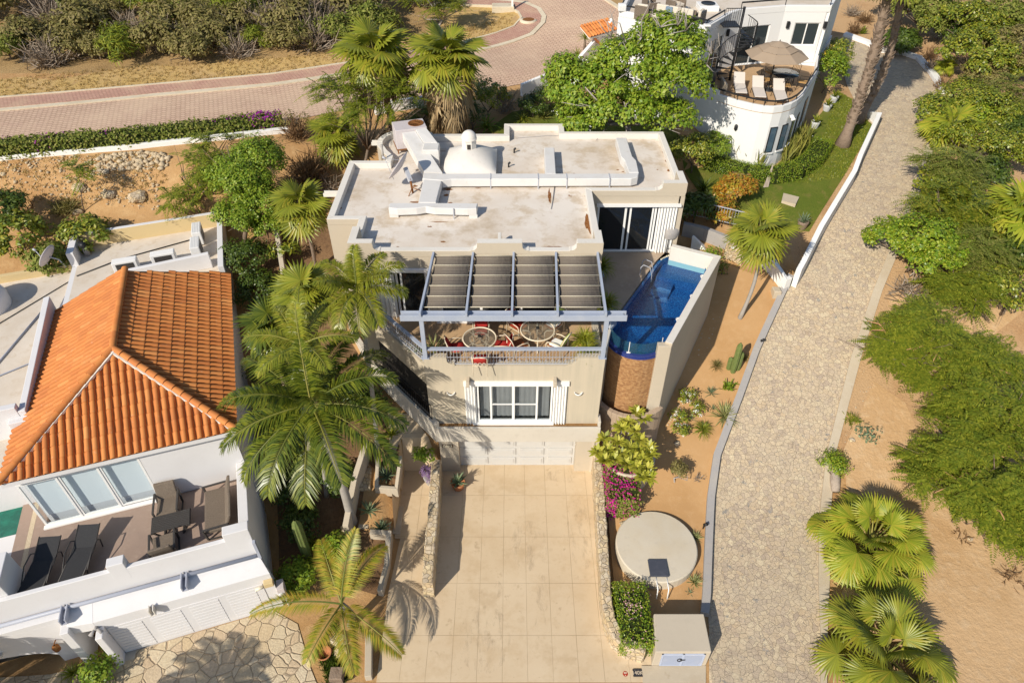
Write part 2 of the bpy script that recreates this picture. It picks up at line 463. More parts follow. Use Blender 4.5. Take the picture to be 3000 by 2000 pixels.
# pink paved road behind the houses, its pavement and kerb
kerb_px = [(-160, 338), (0, 322), (241, 300), (448, 279), (800, 247), (991, 219), (1200, 184), (1394, 148), (1500, 121), (1552, 101), (1583, 69), (1586, 52), (1572, 31), (1534, 14), (1480, 8), (1380, 0), (1250, -8)]
low_px = [(-160, 440), (0, 432), (344, 408), (585, 390), (820, 362), (1000, 325), (1270, 292), (1515, 250), (1613, 226), (1682, 196), (1748, 154), (1800, 117), (1835, 60), (1830, 33), (1779, 0), (1730, -40), (1250, -40)]
kerb_w = gp(kerb_px); low_w = gp(low_px)
drape('back_road', kerb_w + low_w[::-1], .03, 'pink_paver')
walk_px = [(-160, 308), (0, 293), (800, 224), (1036, 189), (1200, 160), (1370, 126), (1456, 103), (1508, 83), (1530, 57), (1521, 41), (1501, 29), (1440, 22), (1250, 10)]
walk_w = gp(walk_px)
drape('back_pavement', kerb_w + walk_w[::-1], .12, 'pink_walk', skirt=.12)
def strip(name, line, w, off, m, skirt=.15, zf=None):
    """a kerb of width w to the left of the line"""
    return drape(name, list(line) + offs(line, w)[::-1], off, m, skirt=skirt, zf=zf)
strip('back_kerb', kerb_w, -.34, .1, 'kerb_concrete')
strip('pavement_edge', walk_w, .12, .17, 'kerb_concrete')
verge = [walk_w[i] for i in range(len(walk_w))]
drape('verge', verge + gp([(1250, 18), (1300, 70), (1200, 118), (1040, 150), (880, 168), (700, 178), (520, 196), (400, 192), (300, 212), (160, 236), (60, 226), (0, 235), (-160, 240)]), .02, 'dry_grass')
ke = gp([(1779, 0), (1830, 33), (1850, 52)])
strip('side_kerb', ke, -.3, .12, 'kerb_concrete')

# cobbled lane climbing on the right
lane_l = gp([(2078, 2060), (2076, 1840), (2072, 1740), (2084, 1460), (2087, 1487 - 60), (2106, 1339), (2133, 1267), (2173, 1163), (2221, 1030), (2250, 984 - 20), (2303, 844), (2320, 812), (2379, 706), (2420, 638), (2472, 545), (2496, 500), (2560, 372), (2522, 338), (2480, 250), (2440, 130)])
lane_r = gp([(2400, 2060), (2403, 1900), (2395, 1701), (2400, 1500), (2420, 1332), (2490, 1053), (2555, 858), (2645, 634), (2712, 427), (2755, 300), (2741, 257), (2717, 220), (2682, 179), (2641, 165), (2579, 158), (2534, 134), (2469, 110)])
del lane_l[4]
drape('lane', lane_l + lane_r[::-1], .04, 'cobble')
edge_r = gp([(2420, 2060), (2420, 1900), (2428, 1701), (2432, 1500), (2446, 1332), (2520, 1053), (2582, 858), (2675, 634), (2737, 427), (2768, 310)])
drape('lane_edging', lane_r[:10] + edge_r[::-1], .13, 'concrete', skirt=.5)
# white kerb round the head of the lane
strip('lane_head_kerb', gp([(2755, 275), (2741, 252), (2717, 214), (2682, 176), (2641, 162), (2579, 155), (2534, 131), (2469, 107)]), -.42, .2, 'white_paint', skirt=.2)
# grey kerb between the sand strip and the lane
gk = gp([(2050, 1800), (2056, 1740), (2070, 1460), (2088, 1337), (2116, 1264), (2156, 1160), (2204, 1028), (2234, 962), (2290, 842), (2306, 812)])
strip('grey_kerb', gk, -.28, .24, 'kerb_grey', skirt=.4)
# sand strip
drape('sand_strip', [(3.75, 10.6), (3.7, 13), (3.75, 18), (5.5, 21), (8.5, 25.6), (9.6, 27.2)] + gp([(2280, 830)]) + gk[::-1][1:], .03, 'sand')

# driveway, street edge, flagstones
drape('driveway', [(-4.42, 9.42), (3.9, 9.42), (6.05, 9.42), (6.1, 9.9), (4.3, 10.6), (3.5, 11.2), (3.4, 13), (3.4, 18.42), (-2.9, 18.42), (-3.3, 17.2), (-3.5, 16.6), (-4.2, 16.2), (-4.45, 12.6)], .02, 'driveway_slab')
drape('street', [(-16, 4.5), (7, 4.5), (7, 9.4), (-16, 9.4)], .012, 'street_paver')
drape('flagstone_drive', gp([(380, 1912), (800, 1787), (872, 1828), (907, 1949), (960, 2080), (-250, 2080), (-250, 2000), (150, 1975)]), .03, 'flagstone')

drape('planting_bed_shade', [(-8.6, 13.5), (-4.75, 12.4), (-4.7, 14.5), (-5.9, 15), (-5.8, 17.5), (-4.6, 16.5), (-4.6, 18.2), (-6, 21), (-8.5, 23), (-9.5, 20), (-9.2, 16)], .015, 'bed_soil_shade')  # planted bed with the shade of the alley put into its soil colour
drape('alley_shade', [(-6.1, 21.2), (-7.3, 22.8), (-7.4, 27.6), (-9.0, 28.5), (-12.5, 28.3), (-11, 24.5), (-9, 22.4)], .02, 'bed_soil_shade')  # dark sheet over the ground, standing in for shade between the houses
def stain_mat():
    m, nt, bs = newmat('stain'); bs.inputs['Base Color'].default_value = (.2, .14, .09, 1); bs.inputs['Roughness'].default_value = .8
    t = nd(nt, 'ShaderNodeBsdfTransparent'); x = nd(nt, 'ShaderNodeMixShader')
    nt.links.new(ramp(nt, noise(nt, vec(nt, (1, .3, 1)), 3.5, 8, .8), [(.5, 0), (.75, .3)]), x.inputs[0]); nt.links.new(t.outputs[0], x.inputs[1]); nt.links.new(bs.outputs[0], x.inputs[2]); nt.links.new(x.outputs[0], nt.nodes['Material Output'].inputs[0])
stain_mat()
for (px, py, w, h) in ((1590, 1735, .28, .7), (1455, 1725, .2, .35), (1585, 1835, .22, .5), (1450, 1820, .2, .4), (1660, 1392, .9, .35), (1550, 1595, .7, 1.1), (1700, 1560, .5, 1.6), (1420, 1870, .9, 1.2)):
    x, y, z = P(px, py, .03); n = 16; drape('driveway_stain', [(x + w * math.cos(2 * math.pi * i / n), y + h * math.sin(2 * math.pi * i / n)) for i in range(n)], .026, 'stain', zf=lambda a, b: 0.)
# loose sand of the empty plot on the right
drape('bare_sand', gp([(2440, 2060), (2450, 1800), (2500, 1600), (2470, 1320), (2560, 1120), (2650, 1180), (2800, 1500), (3000, 1480), (3150, 1500), (3150, 2060)]), .05, 'loose_sand')
drape('sandy_clearing', gp([(2600, 880), (2660, 830), (2740, 900), (2860, 900), (2960, 850), (2990, 920), (2900, 990), (2760, 1000), (2640, 960)]), .05, 'loose_sand')
# neighbour's lawn behind the house on the right
drape('lawn', gp([(2000, 470), (2080, 610), (2200, 660), (2370, 680), (2470, 520), (2558, 372), (2510, 300), (2455, 270), (2330, 430), (2260, 500), (2120, 490)]), .03, 'lawn')
drape('back_lawn', gp([(1420, 390), (1500, 330), (1640, 300), (1760, 300), (1900, 330), (1990, 400), (1960, 480)]), .03, 'lawn')
# ================================================================= the main house
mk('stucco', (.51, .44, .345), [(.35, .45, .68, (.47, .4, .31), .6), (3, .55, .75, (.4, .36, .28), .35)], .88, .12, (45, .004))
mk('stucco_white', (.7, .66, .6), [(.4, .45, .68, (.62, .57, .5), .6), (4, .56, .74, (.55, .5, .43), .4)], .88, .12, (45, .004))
mk('roof_coat', (.72, .655, .585), [(.28, .42, .62, (.63, .54, .45), .85), (1.0, .5, .64, (.53, .42, .3), .8), (.55, .55, .68, (.46, .36, .25), .75), (3.5, .62, .72, (.42, .31, .2), .5), (16, .62, .74, (.5, .44, .38), .4)], .85, .12, (25, .008))
mk('duct_metal', (.66, .64, .62), [(.9, .5, .68, (.58, .55, .51), .6), (5, .63, .72, (.48, .4, .3), .5)], .62, .3, (12, .004))
mk('rust', (.2, .075, .025), [(12, .45, .6, (.32, .16, .06), .8)], .9, .1, (40, .01))
mk('terrace_tile', (.5, .335, .19), [(.9, .45, .66, (.43, .28, .16), .7), (6, .55, .7, (.36, .25, .16), .4), (2.3, .64, .72, (.58, .45, .3), .6)], .8, .2)
mk('patio_stone', (.42, .32, .23), [(.7, .45, .66, (.33, .25, .19), .7), (5, .55, .7, (.5, .41, .31), .5)], .7, .25)
mk('pergola_blue', (.34, .38, .47), [(2, .45, .7, (.41, .44, .5), .6), (14, .6, .75, (.29, .32, .4), .5)], .6, .3)
mk('iron', (.42, .43, .47), (), .5, .4)
mk('black_iron', (.018, .018, .02), (), .5, .4)
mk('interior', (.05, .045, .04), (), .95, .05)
mk('dark_room', (.018, .017, .017), (), .95, .02)
mk('soil', (.3, .17, .07), [(6, .45, .6, (.2, .1, .04), .7)], .95, .05, (20, .02))
mk('curtain_grey', (.36, .345, .33), [(1.5, .4, .7, (.27, .26, .25), .6)], .9, .1)
def shade_cloth():
    m, nt, bs = newmat('shade_cloth')
    c = mix(nt, ramp(nt, noise(nt, vec(nt, (1, 6, 1)), 2.2, 5, .7), [(.35, 0), (.7, 1)]), (.18, .15, .122), (.21, .178, .145))
    nt.links.new(c, bs.inputs['Base Color']); bs.inputs['Roughness'].default_value = .9; bs.inputs['Specular IOR Level'].default_value = .1
    bump(nt, bs, noise(nt, vec(nt, (4, 1.2, 1)), 1.7, 3, .5), .02)
shade_cloth()
mk('glass_dark', (.012, .014, .016), (), .04, .6)
glassmat('glass', (.03, .04, .045), .87)
glassmat('glass_clear', (.05, .06, .06), .92)
def stained():
    """plaster with long drip stains running down from its top edge"""
    m, nt, bs = newmat('stucco_stained')
    a = ramp(nt, noise(nt, vec(nt, (3.2, 3.2, .12)), 1.2, 5, .7), [(.4, 0), (.66, 1)])
    b = ramp(nt, noise(nt, vec(nt), .5, 3), [(.35, .15), (.65, .85)])
    x = nd(nt, 'ShaderNodeMath', operation='MULTIPLY'); nt.links.new(a, x.inputs[0]); nt.links.new(b, x.inputs[1])
    c = mix(nt, x.outputs[0], (.54, .465, .355), (.41, .37, .285))
    nt.links.new(c, bs.inputs['Base Color']); bs.inputs['Roughness'].default_value = .9; bs.inputs['Specular IOR Level'].default_value = .1
    bump(nt, bs, noise(nt, vec(nt), 45, 5), .004)
stained()

HR = 8.85                                  # roof deck
house = thing('main_house', 'beige flat roofed villa with a shaded front terrace and a double garage below', 'house', (0, 18.3, 0))
def arc(cx, cy, r, a0, a1, n):
    return [(cx + r * math.cos(rad(a0 + (a1 - a0) * i / n)), cy + r * math.sin(rad(a0 + (a1 - a0) * i / n))) for i in range(n + 1)]
OUT = [(-5.95, 20.85), (3.3, 20.85), (3.3, 25.3), (7.2, 25.3), (7.2, 31.0), (2.5, 31.0), (2.5, 31.9), (-.38, 31.9), (-.38, 30.75), (-3.75, 30.75)] + \
      arc(-4.85, 29.95, 1.42, 40, 195, 12) + [(-5.9, 28.9), (-5.6, 28.45), (-5.6, 28.0), (-7.2, 28.0), (-7.2, 23.05), (-5.95, 23.05)]
def wall_open(mb, a, b, th, z0, z1, ops=()):
    """a wall from a to b, th thick to its left, with openings (s0, s1, za, zb)"""
    L = math.hypot(b[0] - a[0], b[1] - a[1]); ux, uy = (b[0] - a[0]) / L, (b[1] - a[1]) / L
    def bx(s0, s1, za, zb):
        if s1 - s0 < 1e-4 or zb - za < 1e-4: return
        p = [(a[0] + ux * s0, a[1] + uy * s0), (a[0] + ux * s1, a[1] + uy * s1)]
        q = [(p[1][0] - uy * th, p[1][1] + ux * th), (p[0][0] - uy * th, p[0][1] + ux * th)]
        r = p + q
        mb.hexa([(x, y, za) for x, y in r], [(x, y, zb) for x, y in r])
    s = 0
    for (s0, s1, za, zb) in sorted(ops):
        bx(s, s0, z0, z1); bx(s0, s1, z0, za); bx(s0, s1, zb, z1); s = s1
    bx(s, L, z0, z1)
mb = MB()
n = len(OUT)
OPS = {0: [(.25, 2.75, 6.1, 8.25), (3.2, 7.8, 6.1, 8.25)], 2: [(.3, 3.72, 6.12, 8.42)], n - 2: []}
for i in range(n):
    a, b, c = OUT[i], OUT[(i + 1) % n], OUT[(i + 2) % n]
    L = math.hypot(b[0] - a[0], b[1] - a[1])
    if (b[0] - a[0]) * (c[1] - b[1]) - (b[1] - a[1]) * (c[0] - b[0]) > .3 * L * .2: b = (b[0] - (b[0] - a[0]) / L * .24, b[1] - (b[1] - a[1]) / L * .24)
    wall_open(mb, a, b, .24, 2.0, HR, OPS.get(i, []))
mb.build('wall', 'stucco', house)
mb = MB(); mb.prism(inset(OUT, .12), HR - .12, HR); mb.build('roof', 'roof_coat', house)
mb = MB(); mb.prism(inset(OUT, .25), 6.02, 6.1); mb.build('floor', 'terrace_tile', house)
# parapet round the roof
mb = MB()
segs = OUT + [OUT[0]]
lowp = 9.12
mb.wall(inset(OUT, -.012) if False else OUT, .27, HR - .002, lowp, closed=True)
pp = mb.build('parapet', ['stucco_white', 'stucco'], house, bevel=.02)
def outer_faces(o, fn, k=1):
    for p in o.data.polygons:
        if fn(p.index, p.normal): p.material_index = k
outer_faces(pp, lambda i, n: i % 6 == 2)
def step_profile(x0, x1, xs0, xs1, y0, y1, zlow, ztop):
    """a raised parapet piece with an ogee step on its sides (xs0, xs1: where the top starts and ends)"""
    pts = [(x0, zlow)]
    if xs0 > x0:
        d = xs0 - x0
        pts += [(x0, zlow + .14), (x0 + d * .3, zlow + .14), (x0 + d * .55, zlow + .18), (x0 + d * .75, zlow + .26), (x0 + d * .8, ztop), ]
    else: pts += [(x0, ztop)]
    if xs1 < x1:
        d = x1 - xs1
        pts += [(x1 - d * .8, ztop), (x1 - d * .75, zlow + .26), (x1 - d * .55, zlow + .18), (x1 - d * .3, zlow + .14), (x1, zlow + .14)]
    else: pts += [(x1, ztop)]
    pts += [(x1, zlow)]
    m = MB()
    m.loft([[(x, y0, z) for x, z in pts], [(x, y1, z) for x, z in pts]], [0, 0])
    return m
def raised(x0, x1, xs0, xs1, y0, y1, zl=9.0, zt=9.46):
    m = step_profile(x0, x1, xs0, xs1, y0, y1, zl, zt); outer_faces(m.build('parapet_step', ['stucco_white', 'stucco'], house, bevel=.015), lambda i, n: n.y < -.9)
raised(-5.953, -4.8, -5.953, -5.12, 20.843, 21.128)
raised(-1.5, .62, -1.2, .3, 20.843, 21.128)
raised(2.1, 3.304, 2.42, 3.304, 20.843, 21.128)
raised(5.95, 7.204, 6.28, 7.204, 25.293, 25.578)
for a_ in ((-5.956, -5.67, 21.13, 22.0, HR, 9.45), (6.92, 7.206, 25.58, 26.4, HR, 9.45), (3.02, 3.306, 21.13, 21.75, HR, 9.45), (-.52, -.4, 21.13, 21.75, HR, 9.35)):
    m = MB(); m.box(*a_); outer_faces(m.build('parapet_return', ['stucco_white', 'stucco'], house, bevel=.015), lambda i, n: abs(n.x) > .9)

# lower storey: bedroom front, terrace slab, diagonal corner, garage
TER = [(-3.13, 17.8), (3.3, 17.8), (3.3, 20.84), (-5.4, 20.84), (-5.35, 20.35)]
mb = MB()
wall_open(mb, (-3.13, 17.8), (3.3, 17.8), .25, 3.0, 6.26, [(3.13 - 1.75, 3.13 + 2.08, 3.25, 5.45)])
mb.box(3.05, 3.298, 18.05, 20.84, 2.5, 6.255)
mb.build('bedroom_wall', 'stucco_stained', house)
mb = MB(); mb.prism([(-3.1, 17.85), (3.28, 17.85), (3.28, 20.84), (-5.35, 20.84), (-5.3, 20.4)], 5.98, 6.1); mb.build('terrace_floor', 'terrace_tile', house)
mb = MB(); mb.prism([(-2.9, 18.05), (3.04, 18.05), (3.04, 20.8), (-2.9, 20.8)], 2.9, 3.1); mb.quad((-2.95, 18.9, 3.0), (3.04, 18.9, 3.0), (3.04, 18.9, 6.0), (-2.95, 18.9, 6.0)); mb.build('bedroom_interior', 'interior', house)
# diagonal band under the terrace and the open nook below it
mb = MB(); dg = [(-5.35, 20.35), (-3.13, 17.8)]
mb.wall(dg, .24, 5.35, 6.28); mb.build('terrace_edge', 'stucco_stained', house)
mb = MB(); lw = [(-7.15, 22.95), (-5.75, 20.7), (-2.95, 17.45)]
mb.wall(lw, .22, [1.5, 2.5, 2.5], [3.5, 3.5, 3.5]); mb.wall([(-7.0, 22.9), (-5.6, 20.75), (-2.93, 18.35)], .2, 0, 2.5); mb.build('lower_wall', 'stucco_pale', house, bevel=.02)
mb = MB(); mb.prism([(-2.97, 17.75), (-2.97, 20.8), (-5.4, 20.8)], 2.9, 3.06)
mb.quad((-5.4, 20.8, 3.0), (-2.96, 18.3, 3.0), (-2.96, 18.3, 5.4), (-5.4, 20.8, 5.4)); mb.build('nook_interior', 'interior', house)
def railing(name, pts, zt, zb, parent, m, gap=.12, r=.011, top=(.09, .06), rings=None, mid=None):
    mbt = MB(); mbb = MB()
    for a, b in zip(pts, pts[1:]):
        mbt.bar((a[0], a[1], zt), (b[0], b[1], zt), *top)
        L = math.hypot(b[0] - a[0], b[1] - a[1]); k = max(1, int(L / gap))
        mbb.bar((a[0], a[1], zb), (b[0], b[1], zb), .03, .03)
        if mid: mbb.bar((a[0], a[1], mid), (b[0], b[1], mid), .015, .02)
        for i in range(k + 1):
            x, y = a[0] + (b[0] - a[0]) * i / k, a[1] + (b[1] - a[1]) * i / k
            mbb.tube([(x, y, zb), (x, y, zt)], r, 4, False, False)
            if rings and i % 2 == 0:
                ux, uy = (b[0] - a[0]) / L, (b[1] - a[1]) / L
                mbb.tube([(x + ux * .045 * math.cos(t), y + uy * .045 * math.cos(t), rings + .045 * math.sin(t)) for t in np.linspace(0, 6.3, 11)], .008, 4, False, False)
    mbt.build('handrail', m[0], parent); mbb.build('balusters', m[1], parent)
rl_ = thing('terrace_railing', 'blue topped iron railing along the front of the terrace', 'railing', (0, 17.8, 6.26))
railing('front', [(-3.0, 17.86), (3.2, 17.86)], 7.02, 6.31, rl_, ('pergola_blue', 'iron'), .115, .009, (.13, .07), 6.46, 6.62)
rl2 = thing('diagonal_railing', 'blue topped iron railing along the slanting left edge of the terrace', 'railing', (-4.2, 19.1, 6.28))
railing('diag', [(-5.25, 20.35), (-3.1, 17.92)], 7.02, 6.33, rl2, ('pergola_blue', 'iron'), .115, .009, (.13, .07), 6.46, 6.62)
rl3 = thing('nook_railing', 'dark iron railing on the low wall under the terrace corner', 'railing', (-4.2, 19.0, 3.5))
railing('low', [(-6.0, 21.2), (-5.55, 20.6), (-3.05, 17.7)], 4.3, 3.56, rl3, ('black_iron', 'black_iron'), .13, .012, (.03, .03))
# end piers of the terrace parapet
for (x0, x1, s0, s1) in ((-3.134, -2.05, -3.134, -2.4), (2.0, 3.304, 2.42, 3.304)):
    step_profile(x0, x1, s0, s1, 17.795, 18.055, 6.2, 6.64).build('parapet_step', 'stucco_stained', house, bevel=.012)
# bedroom window
win = MB()
X0, X1, Zb, Zt, yw = -1.31, 1.52, 3.27, 5.3, 17.86
for (a, b, c, d) in ((X0, X1, Zt - .07, Zt), (X0, X1, Zb, Zb + .1), (X0, X0 + .07, Zb, Zt), (X1 - .07, X1, Zb, Zt), (-.83, -.76, Zb, Zt), (.0, .1, Zb, Zt), (.9, .97, Zb, Zt)):
    win.box(a, b, yw - (.03 if b - a < .2 else .027), yw + .05, c, d)
win.box(-.76, .0, yw - .02, yw + .03, 4.2, 4.24); win.box(.1, .9, yw - .02, yw + .03, 4.2, 4.24)
win.box(-1.78, 2.1, 17.72, 17.84, 5.302, 5.5); win.box(-1.5, 1.6, 17.7, 17.84, 3.2, 3.268)
wf = win.build('window', 'clean_white', house)
m = MB(); m.box(X0 + .07, X1 - .07, yw, yw + .012, Zb + .1, Zt - .07); m.build('pane', 'glass', wf)
def curtain(name, a, b, z0, z1, mat, parent, k=26, amp=.035):
    m = MB(); vs = []
    N = k * 4
    dx, dy = b[0] - a[0], b[1] - a[1]; L = math.hypot(dx, dy)
    for i in range(N + 1):
        t = i / N; o = amp * math.sin(t * k * 2 * math.pi)
        p = (a[0] + dx * t - dy / L * o, a[1] + dy * t + dx / L * o)
        vs += [(p[0], p[1], z0), (p[0], p[1], z1)]
    m.add(vs, [(2 * i, 2 * i + 2, 2 * i + 3, 2 * i + 1) for i in range(N)], True)
    return m.build(name, mat, parent)
curtain('curtain', (X0 + .1, 18.06), (X1 - .1, 18.06), Zb + .1, Zt, 'curtain_grey', wf, 14, .012)
def accordion(a, b, z0, z1, parent, folds=7, amp=.09, mat='clean_white'):
    """a folding storm shutter: a zig-zag of narrow vertical slats"""
    m = MB(); dx, dy = b[0] - a[0], b[1] - a[1]; L = math.hypot(dx, dy); N = folds * 2
    pts = [(a[0] + dx * i / N + (dy / L) * (amp if i % 2 else 0), a[1] + dy * i / N - (dx / L) * (amp if i % 2 else 0)) for i in range(N + 1)]
    m.wall(pts, .012, z0, z1)
    return m.build('storm_shutter', mat, parent)
accordion((-1.76, 17.8), (-1.33, 17.8), 3.22, 5.3, house, 4)
accordion((1.54, 17.8), (2.06, 17.8), 3.22, 5.3, house, 5)
for x in (-1.6, 1.56):
    m = MB(); m.box(x - .06, x + .06, 17.45, 17.8, 5.503, 5.62); m.box(x - .058, x + .058, 17.5, 17.8, 5.6, 5.72)
    m.build('bracket', 'stucco', house, bevel=.01)
for x in (-2.26, 2.46):
    s_ = MB(); s_.lathe([(.02, 0), (.09, .02), (.14, .1), (.16, .16), (.14, .16), (.11, .1), (.05, .05)], (x, 17.8, 4.78), 14, math.pi, 2 * math.pi)
    o = s_.build('wall_sconce', 'clean_white', house)
# planter beam over the garage
mb = MB()
mb.box(-2.93, 3.4, 17.47, 17.57, 2.5, 3.3); mb.box(-2.93, 3.4, 17.57, 18.3, 2.5, 2.62); mb.box(3.3, 3.4, 17.57, 18.0, 2.62, 3.55); mb.box(-2.93, -2.85, 17.57, 17.8, 2.62, 3.3)
mb.build('planter_beam', 'stucco_pale', house, bevel=.015)
mb = MB(); mb.box(-2.85, 3.298, 17.572, 17.798, 2.9, 3.2); mb.build('planter_soil', 'soil', house)
# garage
mb = MB(); wall_open(mb, (-2.93, 18.0), (3.52, 18.0), .33, 0, 2.5, [(.76, 5.53, 0, 2.3)]); mb.build('garage_wall', 'stucco', house)
gd = MB()
gd.box(-2.17, 2.6, 18.34, 18.4, 0, 2.3)
for r_ in range(4):
    for c_ in range(4):
        x0 = -2.17 + .1 + c_ * 1.167; z0 = .05 + r_ * .562
        gd.box(x0 + .06, x0 + 1.05, 18.3, 18.34, z0 + .08, z0 + .48, .012)
        gd.box(x0 + .14, x0 + .97, 18.28, 18.3, z0 + .16, z0 + .4, .008)
    gd.box(-2.17, 2.6, 18.325, 18.34, .0 + r_ * .562, .03 + r_ * .562)
mk('door_white', (.54, .525, .5), [(2, .5, .7, (.5, .48, .45), .5)], .5, .3)
gd.build('garage_door', 'door_white', house)
def lettering(txt, name, loc, rot, size, mat, parent=None, depth=.006):
    cu = bpy.data.curves.new(name, 'FONT'); cu.body = txt; cu.size = size; cu.extrude = depth; cu.align_x = 'CENTER'; cu.align_y = 'CENTER'
    o = bpy.data.objects.new(name, cu); COL.objects.link(o)
    dg_ = bpy.context.evaluated_depsgraph_get(); me = bpy.data.meshes.new_from_object(o.evaluated_get(dg_))
    bpy.data.objects.remove(o); o = bpy.data.objects.new(name, me); COL.objects.link(o)
    me.materials.clear(); me.materials.append(MATS[mat])
    if parent is not None:
        o.parent = parent; pl = XF[parent.name][0]; loc = tuple(a - b for a, b in zip(loc, pl))
    o.location = loc; o.rotation_euler = rot
    return o
mk('black_paint', (.03, .03, .032), [(9, .5, .7, (.12, .11, .1), .6)], .7, .2)
mk('ivory_tile', (.75, .68, .52), (), .4, .4)
mk('number_frame', (.09, .04, .02), (), .5, .3)
nx, ny, nz = PY(1311, 1306, 17.985)
npl = thing('house_number', 'small ceramic house number tiles on the pier left of the garage door', 'house number', (nx, ny, nz))
m = MB(); m.box(nx - .22, nx + .22, ny - .006, ny + .012, nz - .09, nz + .09); m.build('frame', 'number_frame', npl)
for k, ch in enumerate('406'):
    m = MB(); x = nx + (k - 1) * .13; m.box(x - .055, x + .055, ny - .014, ny, nz - .065, nz + .065)
    o = m.build('number_tile', 'ivory_tile', npl); o['label'] = 'ivory tile with the digit ' + ch
    lettering(ch, 'digit', (x, ny - .016, nz), (rad(90), 0, 0), .13, 'black_paint', o, .003)
# terrace sliding doors
sd = MB()
for (a, b, c, d) in ((-5.7, -3.2, 8.17, 8.25), (-4.4, -4.32, 6.1, 8.17), (-4.22, -4.15, 6.14, 8.17), (-3.28, -3.2, 6.1, 8.17)): sd.box(a, b, 20.9, 20.98, c, d)
sd.box(-4.32, -3.28, 20.9, 20.98, 6.1, 6.15)
f1 = sd.build('sliding_door', 'clean_white', house)
m = MB(); m.box(-4.15, -3.28, 20.93, 20.94, 6.15, 8.17); m.build('pane', 'glass_dark', f1)
accordion((-5.7, 20.8), (-4.42, 20.8), 6.1, 8.17, house, 8, .13)
m = MB(); m.box(-5.72, -3.1, 20.7, 20.845, 8.25, 8.36); m.build('door_header', 'bright_white', house)
sd = MB()
for x in (-2.75, -1.2, .35, 1.85): sd.box(x - .05, x + .05, 20.9, 20.98, 6.1, 8.25)
sd.box(-2.7, 1.8, 20.903, 20.977, 8.17, 8.25); sd.box(-2.7, 1.8, 20.903, 20.977, 6.1, 6.17)
f2 = sd.build('sliding_door', 'clean_white', house)
m = MB(); m.box(-2.7, 1.8, 20.93, 20.94, 6.17, 8.17); m.build('pane', 'glass_dark', f2)
m = MB(); m.box(-2.9, -.9, 20.35, 20.8, 6.1, 6.2, .01); m.build('door_step', 'bright_white', house)
# master bedroom doors in the recess on the right
sd = MB()
for x0, x1 in ((3.62, 3.7), (4.77, 4.86), (4.98, 5.06), (5.93, 6.0), (6.04, 6.12), (6.18, 6.26)): sd.box(x0, x1, 25.34, 25.42, 6.2, 8.34)
sd.box(3.62, 7.02, 25.337, 25.423, 8.34, 8.42); sd.box(3.62, 6.26, 25.3, 25.43, 6.1, 6.2)
f3 = sd.build('sliding_door', 'clean_white', house)
m = MB(); m.box(3.7, 6.18, 25.37, 25.38, 6.2, 8.34); m.build('pane', 'glass_dark', f3)
accordion((6.28, 25.34), (7.0, 25.34), 6.1, 8.34, house, 6, .14)
m = MB(); m.box(3.55, 7.08, 25.16, 25.297, 8.42, 8.52); m.build('door_header', 'bright_white', house)

# -------- roof fittings
def roofpt(x, y, dz=0): return (x, y, HR + dz)
mk('vault_white', (.7, .66, .61), [(.9, .45, .68, (.62, .57, .51), .5), (5, .58, .72, (.54, .48, .41), .35)], .85, .12, (25, .005))
dome = thing('roof_vault', 'white pillow shaped roof vault topped by a small domed lantern', 'roof vault', (-1.8, 27.95, HR))
m = MB(); N = 22; vs = []
for j in range(N + 1):
    for i in range(N + 1):
        u, v = -1 + 2 * i / N, -1 + 2 * j / N
        hgt = .3 + .58 * (max(0, 1 - abs(u) ** 2.) ** .75) * (max(0, 1 - abs(v) ** 2.) ** .75)
        vs.append((-1.83 + u * 1.14, 27.95 + v * 1.24, HR + hgt))
m.add(vs, [(j * (N + 1) + i, j * (N + 1) + i + 1, (j + 1) * (N + 1) + i + 1, (j + 1) * (N + 1) + i) for j in range(N) for i in range(N)], True)
m.box(-2.97, -.69, 26.71, 29.19, HR, HR + .301)
m.build('vault', 'vault_white', dome)
lc = (-1.87, 28.1, HR + .72)
m = MB(); m.lathe([(.33, 0), (.33, .5), (.36, .5), (.36, .54)], lc, 8, rad(22.5), rad(382.5), False); lan = m.build('lantern', 'stucco_white', dome)
m = MB(); m.lathe([(.34, .54)] + [(.34 * math.cos(t), .54 + .36 * math.sin(t)) for t in np.linspace(0, 1.57, 8)], lc, 20); m.build('cap', 'stucco_white', lan)
m = MB(); m.box(lc[0] - .075, lc[0] + .075, lc[1] - .33, lc[1] - .3, lc[2] + .17, lc[2] + .38); m.build('opening', 'interior', lan)
# air conditioner on its stand
ac = thing('air_conditioner', 'boxy rooftop air conditioner with a round fan grille at the back left roof corner', 'air conditioner', (-4.68, 29.85, HR), rad(17))
def lp(x, y, z, o=(-4.68, 29.85, HR), a=rad(17)): return (o[0] + x * math.cos(a) - y * math.sin(a), o[1] + x * math.sin(a) + y * math.cos(a), o[2] + z)
mk('ac_paint', (.56, .51, .52), [(2, .5, .7, (.5, .45, .45), .6), (8, .62, .72, (.42, .34, .28), .5)], .55, .3)
m = MB(); q = [lp(-.72, -.5, .22), lp(.72, -.5, .22), lp(.72, .5, .22), lp(-.72, .5, .22)]; q2 = [lp(-.72, -.5, 1.12), lp(.72, -.5, 1.12), lp(.72, .5, 1.12), lp(-.72, .5, 1.12)]
m.hexa(q, q2); cab = m.build('cabinet', 'ac_paint', ac, bevel=.02)
m = MB(); m.lathe([(0, .004), (.33, .004), (.33, .02), (.36, .02), (.36, 0)], lp(.32, .05, 1.12), 24); 
for k in range(9): 
    t = k * math.pi / 9; c = Vector(lp(.32, .05, 1.145)); m.tube([c + Vector((math.cos(t), math.sin(t), 0)) * .33, c - Vector((math.cos(t), math.sin(t), 0)) * .33], .007, 4)
m.build('fan_grille', 'rust', ac)
m = MB()
for x in (-.68, .68):
    for y in (-.45, .45): m.bar(lp(x, y, 0), lp(x, y, .22), .05, .05)
